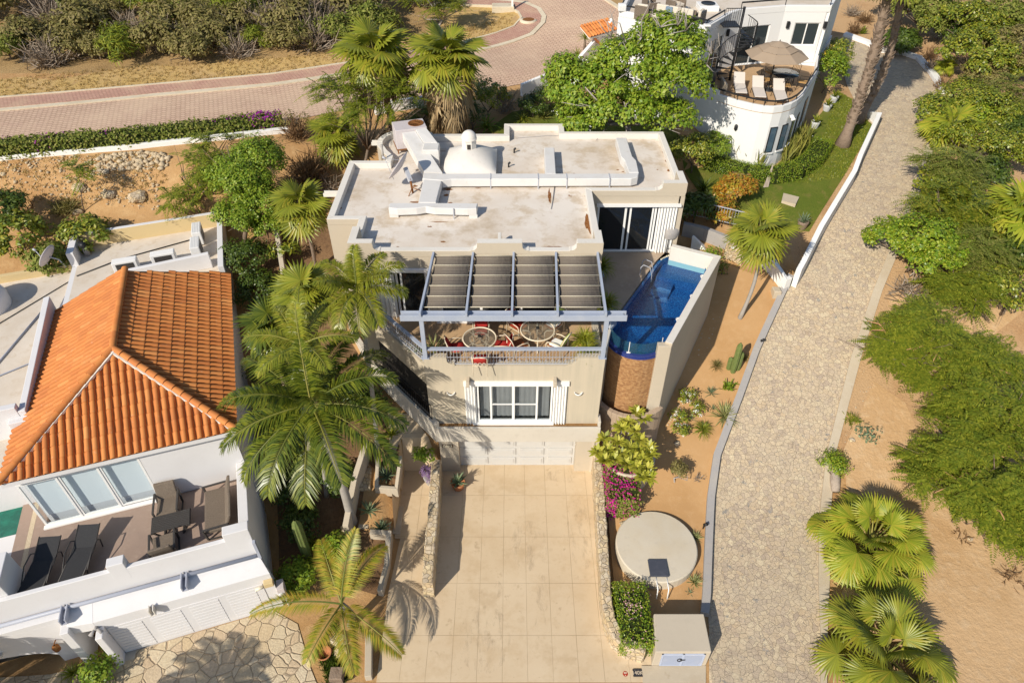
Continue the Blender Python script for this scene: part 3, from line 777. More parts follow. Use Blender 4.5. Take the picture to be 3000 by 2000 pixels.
m.bar(lp(-.72, -.5, .2), lp(.72, -.5, .2), .05, .05); m.bar(lp(-.72, -.5, .2), lp(-.72, .5, .2), .05, .05); m.build('stand', 'rust', ac)
def ductpath(m, pts, w, h):
    """a square duct through centre points"""
    for a, b in zip(pts, pts[1:]):
        a = Vector(a); b = Vector(b); m.bar(a, b, w, h)
duct = thing('roof_ducts', 'white sheet metal air ducts branching across the flat roof', 'air duct', (-1.0, 26.2, HR))
def ductpoly(name, outline, z0, z1, seams=()):
    m = MB(); m.prism(outline, z0, z1, .015); m.build(name, 'duct_metal', duct)
z0, z1 = HR + .12, HR + .46
# long run to the right with a turned end
m = MB()
m.prism([(-3.75, 25.95), (-2.9, 25.82), (-2.55, 25.93), (5.0, 25.98), (5.28, 26.12), (5.38, 26.5), (5.0, 26.5), (4.9, 26.42), (-2.9, 26.42), (-3.75, 26.5)], z0, z1, .02); m.build('main_duct', 'duct_metal', duct)
m = MB(); m.prism([(4.96, 26.505), (5.38, 26.505), (5.42, 27.6), (5.3, 28.0), (5.28, 29.9), (4.8, 29.9), (4.8, 28.0), (4.92, 27.6)], z0 - .02, z1 + .01, .02); m.build('side_duct', 'duct_metal', duct)
m = MB(); m.prism([(1.42, 26.425), (1.86, 26.425), (1.9, 28.9), (1.45, 28.9)], HR, z1 - .005, .02); m.build('side_duct', 'duct_metal', duct)
m = MB(); m.prism([(-3.72, 24.02), (-3.02, 24.02), (-2.98, 25.0), (-2.93, 25.81), (-3.7, 25.93)], z0, z1 - .01, .02); m.build('branch_duct', 'duct_metal', duct)
m = MB(); m.prism([(-4.85, 23.62), (-4.5, 23.55), (-3.75, 23.6), (-3.4, 23.72), (-3.05, 23.6), (-1.75, 23.55), (-1.4, 23.58), (-1.36, 23.98), (-3.0, 24.0), (-3.7, 24.0), (-4.85, 24.0)], z0 + .03, z1 - .02, .02)
m.box(-4.85, -4.5, 23.625, 23.99, HR, z0 + .03); m.box(-1.7, -1.37, 23.58, 23.97, HR, z0 + .03); m.build('cross_duct', 'duct_metal', duct)
m = MB(); a = [lp(-.12, -.52, .95), lp(.4, -.52, .95)]
m.hexa([lp(-.42, -.51, .55), lp(.18, -.51, .55), (-2.95, 26.46, z0), (-3.72, 26.52, z0)], [lp(-.42, -.51, 1.0), lp(.18, -.51, 1.0), (-2.95, 26.46, z1 + .02), (-3.72, 26.52, z1 + .02)])
m.build('sloping_duct', 'duct_metal', duct)
m = MB(); A = [lp(.2, -.51, .55), lp(.68, -.51, .55), (-3.3, 28.45, HR + .55), (-3.9, 28.5, HR + .55)]; B = [lp(.2, -.51, 1.08), lp(.68, -.51, 1.08), (-3.3, 28.45, HR + .9), (-3.9, 28.5, HR + .9)]
m.hexa(A, B); m.box(-3.9, -3.2, 27.75, 28.48, HR, HR + .88, .03); m.build('drop_duct', 'duct_metal', duct)
m = MB()
for x in (-.9, 1.1, 2.3, 4.1): m.box(x - .02, x + .02, 25.93, 25.965, HR, z1 + .02); m.box(x - .02, x + .02, 25.93, 26.43, z1, z1 + .015)
for x in (-2.3, ): m.box(x - .02, x + .02, 23.51, 23.545, HR, z1)
m.build('strap', 'iron', duct)
# satellite dish on a rusty mast
dish = thing('satellite_dish', 'large grey satellite dish seen edge on, on a rusty mast on the flat roof', 'satellite dish', (-4.15, 25.6, HR))
m = MB(); c0 = Vector((-4.6, 26.0, HR + .95)); ax = Vector((-.8, .2, .55)).normalized(); e1 = ax.cross(Vector((0, 0, 1))).normalized(); e2 = e1.cross(ax)
vs = []; NR, NA = 5, 28
for j in range(NR + 1):
    r = .64 * j / NR
    for i in range(NA):
        t = 2 * math.pi * i / NA; vs.append(c0 + e1 * r * math.cos(t) + e2 * r * 1.08 * math.sin(t) + ax * (.2 * (r / .72) ** 2))
m.add(vs, [(j * NA + i, j * NA + (i + 1) % NA, (j + 1) * NA + (i + 1) % NA, (j + 1) * NA + i) for j in range(NR) for i in range(NA)], True)
dobj = m.build('reflector', 'dish_grey' if 'dish_grey' in MATS else 'ac_paint', dish); so = dobj.modifiers.new('t', 'SOLIDIFY'); so.thickness = .02
m = MB(); m.tube([(-4.15, 25.6, HR), (-4.2, 25.65, HR + .55), (-4.35, 25.9, HR + .85)], .045, 8); m.tube([(-4.15, 25.6, HR + .25), (-3.8, 25.75, HR)], .02, 6); m.tube([(-4.15, 25.6, HR + .25), (-4.3, 25.3, HR)], .02, 6); m.build('mast', 'rust', dish)
m = MB(); m.bar((-4.2, 25.65, HR + .5), (-4.42, 25.98, HR + .95), .16, .14); m.build('bracket', 'iron', dish)
m = MB(); m.tube([c0 - e2 * .7, c0 + ax * .75 - e2 * .1], .014, 5); m.tube([c0 + e1 * .6, c0 + ax * .75 - e2 * .1], .01, 5); m.tube([c0 + ax * .7 - e2 * .1, c0 + ax * .85 - e2 * .1], .05, 8); m.build('feed_arm', 'iron', dish)
vt = thing('vent_pipe', 'dark vent pipe on the parapet beside the round stair corner', 'vent pipe', (-5.72, 28.15, 9.12))
m = MB(); m.tube([(-5.72, 28.15, 9.12), (-5.72, 28.15, 9.75)], .055, 10); m.lathe([(.075, 0), (.075, .06), (0, .09)], (-5.72, 28.15, 9.72), 10); m.build('pipe', 'kerb_grey', vt)
for (x, y, lab) in ((.1, 29.3, 'short roof vent stub behind the domed lantern near the raised parapet'), (-.15, 27.9, 'tiny roof vent stub just right of the pillow vault')):
    v_ = thing('roof_vent', lab, 'vent', (x, y, HR)); m = MB(); m.tube([(x, y, HR), (x, y, HR + .2)], .035, 8); m.tube([(x, y, HR + .16), (x + .06, y - .02, HR + .24)], .045, 8); m.build('pipe', 'black_iron', v_)
# peeled patches and debris on the roof coat (real stains)
m = MB(); rr = random.Random(3)
def blob(cx, cy, rx, ry, z, n=14):
    pts = [(cx + rx * (1 + rr.uniform(-.45, .45)) * math.cos(2 * math.pi * i / n), cy + ry * (1 + rr.uniform(-.45, .45)) * math.sin(2 * math.pi * i / n), z) for i in range(n)]
    m.ngon(pts)
for (px, py, rx, ry) in ((1216, 545, .1, .08), (1217, 592, .22, .05), (1313, 555, .22, .07), (1308, 572, .1, .09), (1319, 594, .09, .05), (1285, 650, .3, .03), (1260, 664, .09, .04), (1297, 708, .08, .05), (1280, 727, .42, .05), (1165, 723, .05, .03), (1185, 728, .04, .03), (1615, 724, .38, .06), (1610, 575, .07, .55), (1725, 655, .13, .6), (1400, 551, .12, .03), (1085, 483, .1, .04), (1290, 443, .3, .03), (1365, 408, .9, .05), (1795, 398, .35, .06), (1947, 447, .07, .28), (1960, 500, .12, .13), (1955, 470, .09, .3), (1668, 573, .05, .04), (1672, 575, .04, .03), (1715, 575, .04, .05), (1810, 498, .06, .04), (1825, 503, .05, .03), (1926, 497, .05, .03), (1665, 510, .06, .02), (1682, 508, .05, .02), (990, 610, .12, .22), (1005, 580, .06, .2)):
    x, y, z = P(px, py, HR + .006); blob(x, y, rx, ry, HR + .006 + rr.random() * .003)
m.build('peeled_patch', 'rust', house)
m = MB(); m.tube([P(1625, 545, HR + .03), P(1620, 580, HR + .03), P(1614, 612, HR + .03)], .018, 5); m.tube([P(1722, 552, HR + .05), P(1730, 600, HR + .04), P(1727, 640, HR + .03), P(1740, 698, HR + .04)], .015, 5); m.tube([P(1510, 405, HR + .03), P(1600, 398, HR + .03), P(1745, 398, HR + .05), P(1770, 385, 9.14)], .012, 5)
m.build('roof_cable', 'kerb_grey', house)
# water spouts on the left side
for (px, py, lab) in ((1108, 418, 'white roof water spout by the round stair corner'), (970, 567, 'white roof water spout halfway along the left roof edge')):
    x, y, z = P(px, py, 8.95); s_ = MB(); s_.box(x - .3, x + .28, y - .12, y + .12, 8.86, 8.9); s_.box(x - .3, x + .28, y - .12, y - .08, 8.9, 9.02); s_.box(x - .3, x + .28, y + .08, y + .12, 8.9, 9.02)
    s_.build('water_spout', 'stucco_white', house)

# -------- pergola
pg = thing('pergola', 'blue grey timber pergola with four bays of taupe shade cloth over the terrace', 'pergola', (0, 17.8, 6.64))
yf, zf_, yb, zb_ = 17.82, 8.62, 20.84, 8.88
for x in (-3.06, 3.2):
    m = MB(); m.box(x - .075, x + .075, yf - .075, yf + .075, 6.641, 8.5); m.box(x - .14, x + .14, yf - .1, yf + .1, 6.642, 6.66); m.build('post', 'pergola_blue', pg, bevel=.008)
m = MB(); m.box(-3.75, 3.85, yf - .14, yf - .09, 8.42, 8.66); m.box(-3.65, 3.75, yf - .085, yf + .085, 8.5, 8.6); m.box(-3.75, 3.85, yf + .09, yf + .14, 8.42, 8.66); m.build('beam', 'pergola_blue', pg, bevel=.008)
RX = [(-3.06, -2.86), (-1.52, -1.42), (0, .06), (1.52, 1.6), (3.12, 3.12)]
RY = lambda t: (yf - .16 + (yb + .05 - yf + .16) * t, 8.76 + (9.02 - 8.76) * t)
for (a, b) in RX:
    m = MB(); m.bar((a, yf - .2, 8.74), (b, yb + .02, 9.0), .075, .17); m.build('rafter', 'pergola_blue', pg, bevel=.006)
for k in range(4):
    m = MB(); m2 = MB(); NB = 5
    ya, ye = 18.02, 20.74
    for j in range(NB):
        for s_ in range(8):
            t0, t1 = (j + s_ / 8) / NB, (j + (s_ + 1) / 8) / NB
            def pt(t, side, s8):
                y = ya + (ye - ya) * t; f = (y - yf) / (yb - yf)
                xa = RX[k][0] + (RX[k][1] - RX[k][0]) * f + .1; xb = RX[k + 1][0] + (RX[k + 1][1] - RX[k + 1][0]) * f - .1
                z = 8.72 + .26 * f - .055 * math.sin(math.pi * s8) ** .7
                return (xa if side == 0 else xb, y, z)
            m.add([pt(t0, 0, s_ / 8), pt(t0, 1, s_ / 8), pt(t1, 1, (s_ + 1) / 8), pt(t1, 0, (s_ + 1) / 8)], [(0, 1, 2, 3)], True)
    cl = m.build('shade_panel', 'shade_cloth', pg); so = cl.modifiers.new('t', 'SOLIDIFY'); so.thickness = .006
    for j in range(NB + 1):
        y = ya + (ye - ya) * j / NB; f = (y - yf) / (yb - yf); xa = RX[k][0] + (RX[k][1] - RX[k][0]) * f + .05; xb = RX[k + 1][0] + (RX[k + 1][1] - RX[k + 1][0]) * f - .05
        m2.tube([(xa, y, 8.74 + .26 * f), (xb, y, 8.74 + .26 * f)], .011, 6)
    m2.build('rod', 'ivory_tile', cl)
# ================================================================= pool, terrace furniture, right side
def mosaic(name, c1, c2, c3, s, mort=None):
    m, nt, bs = newmat(name)
    v = voro(nt, vec(nt), s); sep = nd(nt, 'ShaderNodeSeparateColor'); nt.links.new(v.outputs['Color'], sep.inputs[0])
    c = ramp(nt, sep.outputs[0], [(0, c1), (.5, c2), (1, c3)])
    nt.links.new(c, bs.inputs['Base Color']); bs.inputs['Roughness'].default_value = .25; bs.inputs['Specular IOR Level'].default_value = .5
    return m
mosaic('pool_mosaic', (.006, .03, .15), (.012, .085, .27), (.03, .2, .42), 42)
mosaic('pool_light_mosaic', (.01, .045, .16), (.025, .09, .25), (.055, .16, .34), 42)
mk('pool_rim', (.02, .035, .16), [(20, .4, .6, (.04, .06, .25), .7)], .3, .5)
brickmat('tile_cladding', (.46, .25, .11), (.27, .125, .055), (.34, .2, .1), .11, .06, .008, 0, .5, .004, [(9, .5, .66, (.58, .36, .18), .5)], .4, xz=True)
def water_mat():
    m, nt, bs = newmat('water')
    out = nt.nodes['Material Output']
    g = nd(nt, 'ShaderNodeBsdfGlossy'); g.inputs['Roughness'].default_value = .02
    t = nd(nt, 'ShaderNodeBsdfTransparent'); t.inputs[0].default_value = (.55, .82, .95, 1)
    x = nd(nt, 'ShaderNodeMixShader'); x.inputs[0].default_value = .05; nt.links.new(t.outputs[0], x.inputs[1]); nt.links.new(g.outputs[0], x.inputs[2])
    b = nd(nt, 'ShaderNodeBump'); b.inputs['Distance'].default_value = .02; b.inputs['Strength'].default_value = .5
    nt.links.new(noise(nt, vec(nt), 7, 3), b.inputs['Height']); nt.links.new(b.outputs[0], g.inputs['Normal'])
    nt.links.new(x.outputs[0], out.inputs[0])
water_mat()
pool = thing('swimming_pool', 'blue mosaic swimming pool with a round glass front on a brown tiled drum', 'swimming pool', (5.6, 21.8, 6.0))
# outline: front half circle, right side along the wall, round back, left side along the terrace
FC = (4.78, 19.75); FR = 1.02
pa = math.atan2(5.1, 2.45)                 # direction of the long sides
def pdir(a): return (math.cos(a), math.sin(a))
front = [(FC[0] + FR * math.cos(pa + rad(90) + rad(180) * i / 22), FC[1] + FR * math.sin(pa + rad(90) + rad(180) * i / 22)) for i in range(23)]
BC = (7.33, 24.2)
back = [(BC[0] + (1.0) * math.cos(pa - rad(90) + rad(180) * i / 18), BC[1] + .95 * math.sin(pa - rad(90) + rad(180) * i / 18)) for i in range(19)]
pool_out = front + back
WL = 5.93
def shell(outline, z0, z1, mname, floor_z, th=.12):
    m = MB(); o2 = offs(outline, -th, True)
    m.wall(outline, -th, z0, z1, closed=True)
    m.ngon([(p[0], p[1], floor_z) for p in outline]); return m
m = shell(pool_out, 3.3, 5.99, 'x', 5.25); m.build('basin', 'pool_mosaic', pool)
m = MB(); bk = [p for p in back]
shelf = [back[i] for i in range(2, 17)]; ins = [(p[0] - .0, p[1]) for p in shelf]
e1, e2 = shelf[0], shelf[-1]
dv = (math.cos(pa), math.sin(pa))
m.prism([(p[0] - dv[0] * .02, p[1] - dv[1] * .02) for p in shelf] + [(e2[0] - dv[0] * .9, e2[1] - dv[1] * .9), (e1[0] - dv[0] * .75, e1[1] - dv[1] * .75)], 5.255, 5.68); m.build('entry_shelf', 'pool_light_mosaic', pool)
m = MB()
for k in range(2):
    a = (e2[0] - dv[0] * (.9 + .45 * k), e2[1] - dv[1] * (.9 + .45 * k)); pr = (math.sin(pa), -math.cos(pa))
    m.prism([(a[0], a[1]), (a[0] - dv[0] * .448, a[1] - dv[1] * .448), (a[0] - dv[0] * .448 + pr[0] * .8, a[1] - dv[1] * .448 + pr[1] * .8), (a[0] + pr[0] * .8, a[1] + pr[1] * .8)], 5.252, 5.5 - .12 * k)
m.build('step', 'pool_light_mosaic', pool)
m = MB(); po = inset(pool_out, .004); po = po if ccw(po) > 0 else po[::-1]; m.ngon([(p[0], p[1], WL) for p in po]); m.build('water', 'water', pool)
m = MB(); fo = offs(front, -.14, False); m.wall(offs(front, -.005), -.135, 5.9, 6.0); m.build('rim', 'pool_rim', pool)
# brown tiled drum under the glass
m = MB(); m.wall(offs(front, -.121), -.03, 2.6, 5.84); m.wall(offs(front, -.121), -.06, 5.841, 5.899); dr = m.build('drum', ['tile_cladding', 'pool_rim'], pool)
for p in dr.data.polygons:
    if p.center.z > -.17: p.material_index = 1
glassmat('pool_glass', (.03, .12, .18), .72)
m = MB(); gf = [front[i] for i in range(2, 21)]; m.wall(offs(gf, -.02), -.02, 6.0, 6.5); m.build('glass_panel', 'pool_glass', pool)
m = MB()
gm = offs(gf, -.045)
for i in (0, 9, 18): m.box(gm[i][0] - .012, gm[i][0] + .012, gm[i][1] - .012, gm[i][1] + .012, 5.95, 6.52)
m.box(gm[9][0] - .07, gm[9][0] + .07, gm[9][1] - .03, gm[9][1] + .03, 5.93, 6.03); m.build('glass_clamp', 'clean_white', pool)
# rope trim along the round back
m = MB(); bt = offs(back, -.06)
for i in range(2, 17):
    for t in (0, .5):
        a, b = bt[i], bt[i + 1]; x, y = a[0] + (b[0] - a[0]) * t, a[1] + (b[1] - a[1]) * t
        m.lathe([(0, -.05), (.06, 0), (0, .06)], (x, y, 6.02), 6)
m.build('rope_edge', 'ivory_tile', pool)
# handrail at the steps
m = MB(); hx, hy = P(1895, 790, 6.1)[:2]
for k, (dx, dy) in enumerate(((0, 0), (-.12, -.42))):
    p0 = Vector((hx - .25 + dx, hy - .35 + dy + .35, 6.1)); m.tube([p0, p0 + Vector((.02, .03, .4)), p0 + Vector((.12, .05, .5)), p0 + Vector((.4, .0, .4)), p0 + Vector((.5, -.05, .05)), p0 + Vector((.52, -.06, -.3))], .018, 7)
hrail = thing('pool_handrail', 'curved steel handrail at the pool steps', 'handrail', (hx, hy, 6.1)); m.build('rail', 'iron', hrail)
# pool wall
pw_ = thing('pool_wall', 'tall beige wall with a pale coping along the right side of the pool', 'wall', (7.3, 21.5, 2))
WO = [(5.62, 18.75), (5.9, 18.55), (8.98, 24.28), (6.98, 25.22)]
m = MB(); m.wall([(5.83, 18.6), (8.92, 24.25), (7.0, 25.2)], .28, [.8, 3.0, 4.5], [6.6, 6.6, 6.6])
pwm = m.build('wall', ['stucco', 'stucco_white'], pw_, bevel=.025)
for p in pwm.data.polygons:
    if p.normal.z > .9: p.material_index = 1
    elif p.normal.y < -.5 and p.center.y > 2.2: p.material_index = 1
m = MB(); m.box(5.33, 5.82, 18.58, 18.83, 2.6, 6.5); m.build('wall_end', 'stucco', pw_, bevel=.02)
# catch basin below the drum
cb = thing('catch_basin', 'curved beige catch basin at the foot of the tiled pool drum', 'basin', (4.7, 18.4, 0))
arcb = [(FC[0] + 1.62 * math.cos(rad(a)), FC[1] + 1.75 * math.sin(rad(a))) for a in range(205, 320, 8)]
m = MB(); m.wall(arcb, .2, .3, 3.3); m.build('wall', 'patio_stone', cb, bevel=.015)
m = MB(); m.ngon([(p[0], p[1], 2.75) for p in arcb] + [(5.7, 19.2, 2.75), (5.2, 20.2, 2.75), (3.4, 20.2, 2.75)]); m.build('floor', 'concrete', cb)
# patio between house and pool
patio = MB(); lft = [back[18], front[0]]
patio.prism([(3.3, 19.9), (3.72, 19.75), (front[0][0] - .16, front[0][1] + .02), (back[-1][0] - .18, back[-1][1]), (back[13][0] - .3, back[13][1] + .2), (6.95, 25.2), (7.1, 25.32), (3.3, 25.32)], 5.9, 6.08)
patio.build('patio_floor', 'patio_stone', house)
m = MB(); m.prism([(3.31, 19.9), (3.7, 19.8), (front[0][0] - .2, front[0][1] + .0), (5.4, 23.0), (5.4, 25.3), (3.31, 25.3)], .5, 5.9); m.build('patio_base', 'stucco', house)
m = MB(); m.prism([P(1772, 910, 6.1)[:2], P(1806, 906, 6.1)[:2], P(1806, 950, 6.1)[:2], P(1795, 962, 6.1)[:2], P(1772, 958, 6.1)[:2]], 6.081, 6.14, .01); m.build('blue_step', 'pergola_blue', house)
sw = thing('side_wall', 'short white wall with a tracery of iron between terrace post and pool', 'wall', (3.6, 19.8, 6.08))
m = MB(); m.wall([(3.3, 17.9), (3.45, 18.6), (3.75, 19.7)], .12, 5.2, [6.5, 6.45, 6.35]); m.build('wall', 'stucco_white', sw, bevel=.015)
m = MB(); m.wall([(3.325, 17.95), (3.46, 18.6), (3.76, 19.7)], .1, 0, 5.2); m.build('base_wall', 'stucco', sw)
# small white scallop sconces on the pool wall
for (px, py, lab) in ((2060, 812, 'white shell lamp on the pool wall, the farthest of three'), (2030, 870, 'white shell lamp halfway along the pool wall'), (1989, 938, 'white shell lamp on the pool wall, the nearest of three')):
    x, y, z = P(px, py, 6.25); sc = thing('shell_lamp', lab, 'lamp', (x, y, z), pa - rad(90)); m = MB(); m.lathe([(.01, -.12), (.08, -.05), (.13, .05), (.1, .05), (.03, -.05)], (x, y, z), 12); m.build('shell', 'clean_white', sc)
# pot planter with the frangipani
ppc = (4.6, 17.3)
pl = thing('round_planter', 'big round beige planter wall at the foot of the pool drum', 'planter', (ppc[0], ppc[1], .5))
m = MB(); m.lathe([(.9, -.2), (1.0, .9), (1.04, 1.4), (.9, 1.4), (.87, 1.2)], (ppc[0], ppc[1], .5), 36, rad(-150), rad(95)); m.build('wall', 'stucco', pl)
m = MB(); m.lathe([(0, 0), (1.02, 0)], (ppc[0], ppc[1], 1.72), 24); m.build('soil', 'soil', pl)

# ---------------- furniture on the terrace
mk('cream_metal', (.72, .62, .47), (), .4, .4)
mk('red_fabric', (.42, .035, .03), [(3, .5, .7, (.48, .06, .05), .5)], .85, .1)
mk('maroon_fabric', (.3, .03, .018), (), .85, .1)
mk('lime_fabric', (.5, .6, .15), (), .85, .1)
mk('chair_wood', (.3, .1, .04), [(8, .45, .65, (.4, .17, .06), .7)], .5, .3)
glassmat('table_glass', (.25, .21, .16), .55, .1)
FT = 6.1
def table(px, py, R, label, spider):
    x, y, _ = P(px, py, FT + .72)
    t = thing('patio_table', label, 'table', (x, y, FT))
    m = MB(); m.tube([(x + R * math.cos(a), y + R * math.sin(a), FT + .72) for a in np.linspace(0, 2 * math.pi, 37)], .028, 8, True, False)
    if spider:
        m.tube([(x + R * .58 * math.cos(a), y + R * .58 * math.sin(a), FT + .69) for a in np.linspace(0, 2 * math.pi, 29)], .016, 6, True, False)
    m.build('rim', 'cream_metal', t)
    m = MB(); m.lathe([(0, 0), (R, 0)], (x, y, FT + .715), 36); m.build('glass_top', 'table_glass', t)
    for k in range(4):
        a = rad(45 if spider else 0) + k * math.pi / 2; c, s_ = math.cos(a), math.sin(a); m = MB()
        if spider: m.tube([(x, y, FT + .685), (x + R * c, y + R * s_, FT + .69)], .013, 6); m.tube([(x + R * .6 * c, y + R * .6 * s_, FT + .68), (x + R * .5 * c, y + R * .5 * s_, FT + .35), (x + R * .75 * c, y + R * .75 * s_, FT)], .022, 7)
        else: m.tube([(x + R * c, y + R * s_, FT + .69), (x + R * .55 * c, y + R * .55 * s_, FT + .68), (x + R * .42 * c, y + R * .42 * s_, FT + .58), (x + R * .45 * c, y + R * .45 * s_, FT + .25), (x + R * .8 * c, y + R * .8 * s_, FT)], .025, 8)
        m.build('leg', 'cream_metal', t)
    return (x, y)
T1 = table(1405, 990, .6, 'smaller round glass table with a cream spider frame among red chairs', True)
T2 = table(1575, 966, .62, 'larger round glass table with a cream rim among wooden chairs', False)
for (tx, ty), lab in ((T1, 'small iron lantern on the smaller glass table'), (T2, 'small iron lantern on the larger glass table')):
    z = FT + .73; l = thing('table_lantern', lab, 'lantern', (tx, ty, z))
    m = MB(); m.tube([(tx - .12, ty - .05, z + .02), (tx, ty, z + .07), (tx + .12, ty - .05, z + .02)], .012, 5); m.tube([(tx, ty + .12, z + .02), (tx, ty, z + .07)], .012, 5); m.lathe([(.05, .05), (.07, .1), (.03, .1)], (tx, ty, z), 10); m.build('stand', 'black_iron', l)
    m = MB(); m.lathe([(.05, .1), (.065, .2), (.05, .28), (.03, .3)], (tx, ty, z), 12); m.build('glass', 'glass', l)
def sling_chair(label, x, y, rz, cloth='red_fabric', high=False):
    """metal arm chair with curved back and padded seat, facing local +y"""
    t = thing('patio_chair', label, 'chair', (x, y, FT), rz)
    def w(a, b, c): return (x + a * math.cos(rz) - b * math.sin(rz), y + a * math.sin(rz) + b * math.cos(rz), FT + c)
    H = 1.0 if high else .86
    m = MB()
    rows = [(.26, .42), (.0, .41), (-.2, .43), (-.27, .55), (-.33, .72), (-.37, H)]
    vs = []
    for i, (b, c) in enumerate(rows):
        for j in range(7):
            a = -.24 + .48 * j / 6; cv = .05 * (1 - (2 * j / 6 - 1) ** 2) if i > 2 else 0; top = -.07 * abs(2 * j / 6 - 1) ** 2 if i == 5 else 0
            vs.append(w(a, b - cv, c + top))
    seat = [(i * 7 + j, i * 7 + j + 1, (i + 1) * 7 + j + 1, (i + 1) * 7 + j) for i in range(2) for j in range(6)]
    bck = [(i * 7 + j, i * 7 + j + 1, (i + 1) * 7 + j + 1, (i + 1) * 7 + j) for i in range(2, 5) for j in range(6)]
    m.add(vs, seat, True); o = m.build('seat', cloth, t); s = o.modifiers.new('t', 'SOLIDIFY'); s.thickness = .045
    m = MB(); m.add(vs, bck, True); o = m.build('backrest', cloth, t); s = o.modifiers.new('t', 'SOLIDIFY'); s.thickness = .04
    for sd in (-1, 1):
        m = MB(); m.tube([w(sd * .27, .28, 0), w(sd * .27, .25, .4), w(sd * .29, .22, .6), w(sd * .3, -.05, .64), w(sd * .27, -.3, .62)], .017, 7); m.build('armrest', 'cream_metal', t)
        m = MB(); m.tube([w(sd * .25, -.38, 0), w(sd * .25, -.24, .38), w(sd * .25, -.3, .6), w(sd * .25, -.39, H + .0), w(sd * .13, -.42, H + .04), w(0, -.42, H + .05)], .017, 7); m.build('back_leg', 'cream_metal', t)
    m = MB(); m.tube([w(-.26, .25, .38), w(.26, .25, .38)], .014, 6); m.tube([w(-.25, -.24, .38), w(.25, -.24, .38)], .014, 6)
    for k in range(3): m.tube([w(-.15 + .15 * k + .06 * math.cos(q), -.36, .52 + .1 * math.sin(q)) for q in np.linspace(0, 6.3, 11)], .008, 4, True, False)
    m.build('frame', 'cream_metal', t)
    return t
sling_chair('red high backed chair behind the smaller glass table', T1[0] + .02, T1[1] + .78, rad(180), high=True)
sling_chair('red chair left of the smaller glass table, its back in shade', T1[0] - .82, T1[1] - .18, rad(-78))
sling_chair('red chair right of the smaller glass table', T1[0] + .8, T1[1] - .05, rad(84))
sling_chair('red chair in front of the smaller glass table, beside the railing', T1[0] + .05, T1[1] - .85, rad(0))
def wood_chair(label, x, y, rz, cush):
    t = thing('wooden_chair', label, 'chair', (x, y, FT), rz)
    def w(a, b, c): return (x + a * math.cos(rz) - b * math.sin(rz), y + a * math.sin(rz) + b * math.cos(rz), FT + c)
    m = MB()
    for k in range(6): m.bar(w(-.23, -.2 + .09 * k, .42), w(.23, -.2 + .09 * k, .42), .07, .025)
    m.build('seat', 'chair_wood', t)
    m = MB()
    for k in range(5): m.bar(w(-.23, -.25 - .035 * k, .52 + .1 * k), w(.23, -.25 - .035 * k, .52 + .1 * k), .025, .085)
    m.build('backrest', 'chair_wood', t)
    for sd in (-1, 1):
        m = MB(); m.tube([w(sd * .27, .3, 0), w(sd * .28, .3, .5), w(sd * .28, .24, .62), w(sd * .28, 0, .66), w(sd * .27, -.3, .62), w(sd * .26, -.34, .0)], .02, 7); m.build('armrest', 'cream_metal', t)
    m = MB(); m.tube([w(-.25, -.22, .4), w(-.25, -.44, 1.0), w(0, -.47, 1.06), w(.25, -.44, 1.0), w(.25, -.22, .4)], .02, 7); m.tube([w(-.25, .26, .39), w(-.25, -.22, .39), w(.25, -.22, .39), w(.25, .26, .39), w(-.25, .26, .39)], .016, 6); m.build('frame', 'cream_metal', t)
    m = MB(); m.hexa([w(-.21, -.2, .44), w(.21, -.2, .44), w(.21, .22, .44), w(-.21, .22, .44)], [w(-.21, -.2, .5), w(.21, -.2, .5), w(.21, .22, .5), w(-.21, .22, .5)]); m.build('seat_cushion', cush[0], t, bevel=.02)
    m = MB(); m.hexa([w(-.2, -.2, .52), w(.2, -.2, .52), w(.2, -.3, .52), w(-.2, -.3, .52)][::-1], [w(-.2, -.37, .98), w(.2, -.37, .98), w(.2, -.44, .98), w(-.2, -.44, .98)][::-1]); m.build('back_cushion', cush[1], t, bevel=.02)
wood_chair('wooden chair with dark red cushion behind left of the larger glass table', T2[0] - .72, T2[1] + .62, rad(180 + 48), ('maroon_fabric', 'maroon_fabric'))
wood_chair('wooden chair with lime cushion behind right of the larger glass table', T2[0] + .62, T2[1] + .68, rad(180 - 42), ('clean_white', 'lime_fabric'))
wood_chair('wooden chair with red cushion in front left of the larger glass table', T2[0] - .72, T2[1] - .5, rad(-58), ('chair_wood', 'maroon_fabric'))
wood_chair('wooden chair with white and lime cushions in front right of the larger glass table', T2[0] + .7, T2[1] - .45, rad(58), ('clean_white', 'lime_fabric'))
# covered barbecue beside the pool
bx, by = P(1958, 735, 6.1)[:2]
bq = thing('barbecue', 'grey covered barbecue standing by the pool wall', 'barbecue', (bx, by, 6.1), rad(25))
def bw(a, b, c): return (bx + a * math.cos(rad(25)) - b * math.sin(rad(25)), by + a * math.sin(rad(25)) + b * math.cos(rad(25)), 6.1 + c)
m = MB(); ring = lambda z, sx, sy: [bw(sx * math.cos(t) * (1 if abs(math.cos(t)) < .9 else .95), sy * math.sin(t), z) for t in np.linspace(0, 2 * math.pi, 20)[:-1]]
m.loft([ring(.75, .36, .22), ring(.95, .38, .25), ring(1.15, .36, .22), ring(1.25, .2, .1)], [0] * 4, True); m.build('hood', 'kerb_grey', bq)
m = MB()
for a in (-.25, .25):
    for b in (-.15, .15): m.tube([bw(a, b, 0), bw(a * .8, b * .8, .76)], .018, 6)
m.tube([bw(-.25, -.15, .25), bw(.25, -.15, .25)], .012, 5); m.build('stand', 'black_iron', bq)
m = MB(); m.tube([bw(.3, -.16, .02), bw(.3, -.16, .08)], .09, 12); m.build('gas_knob', 'iron', bq)

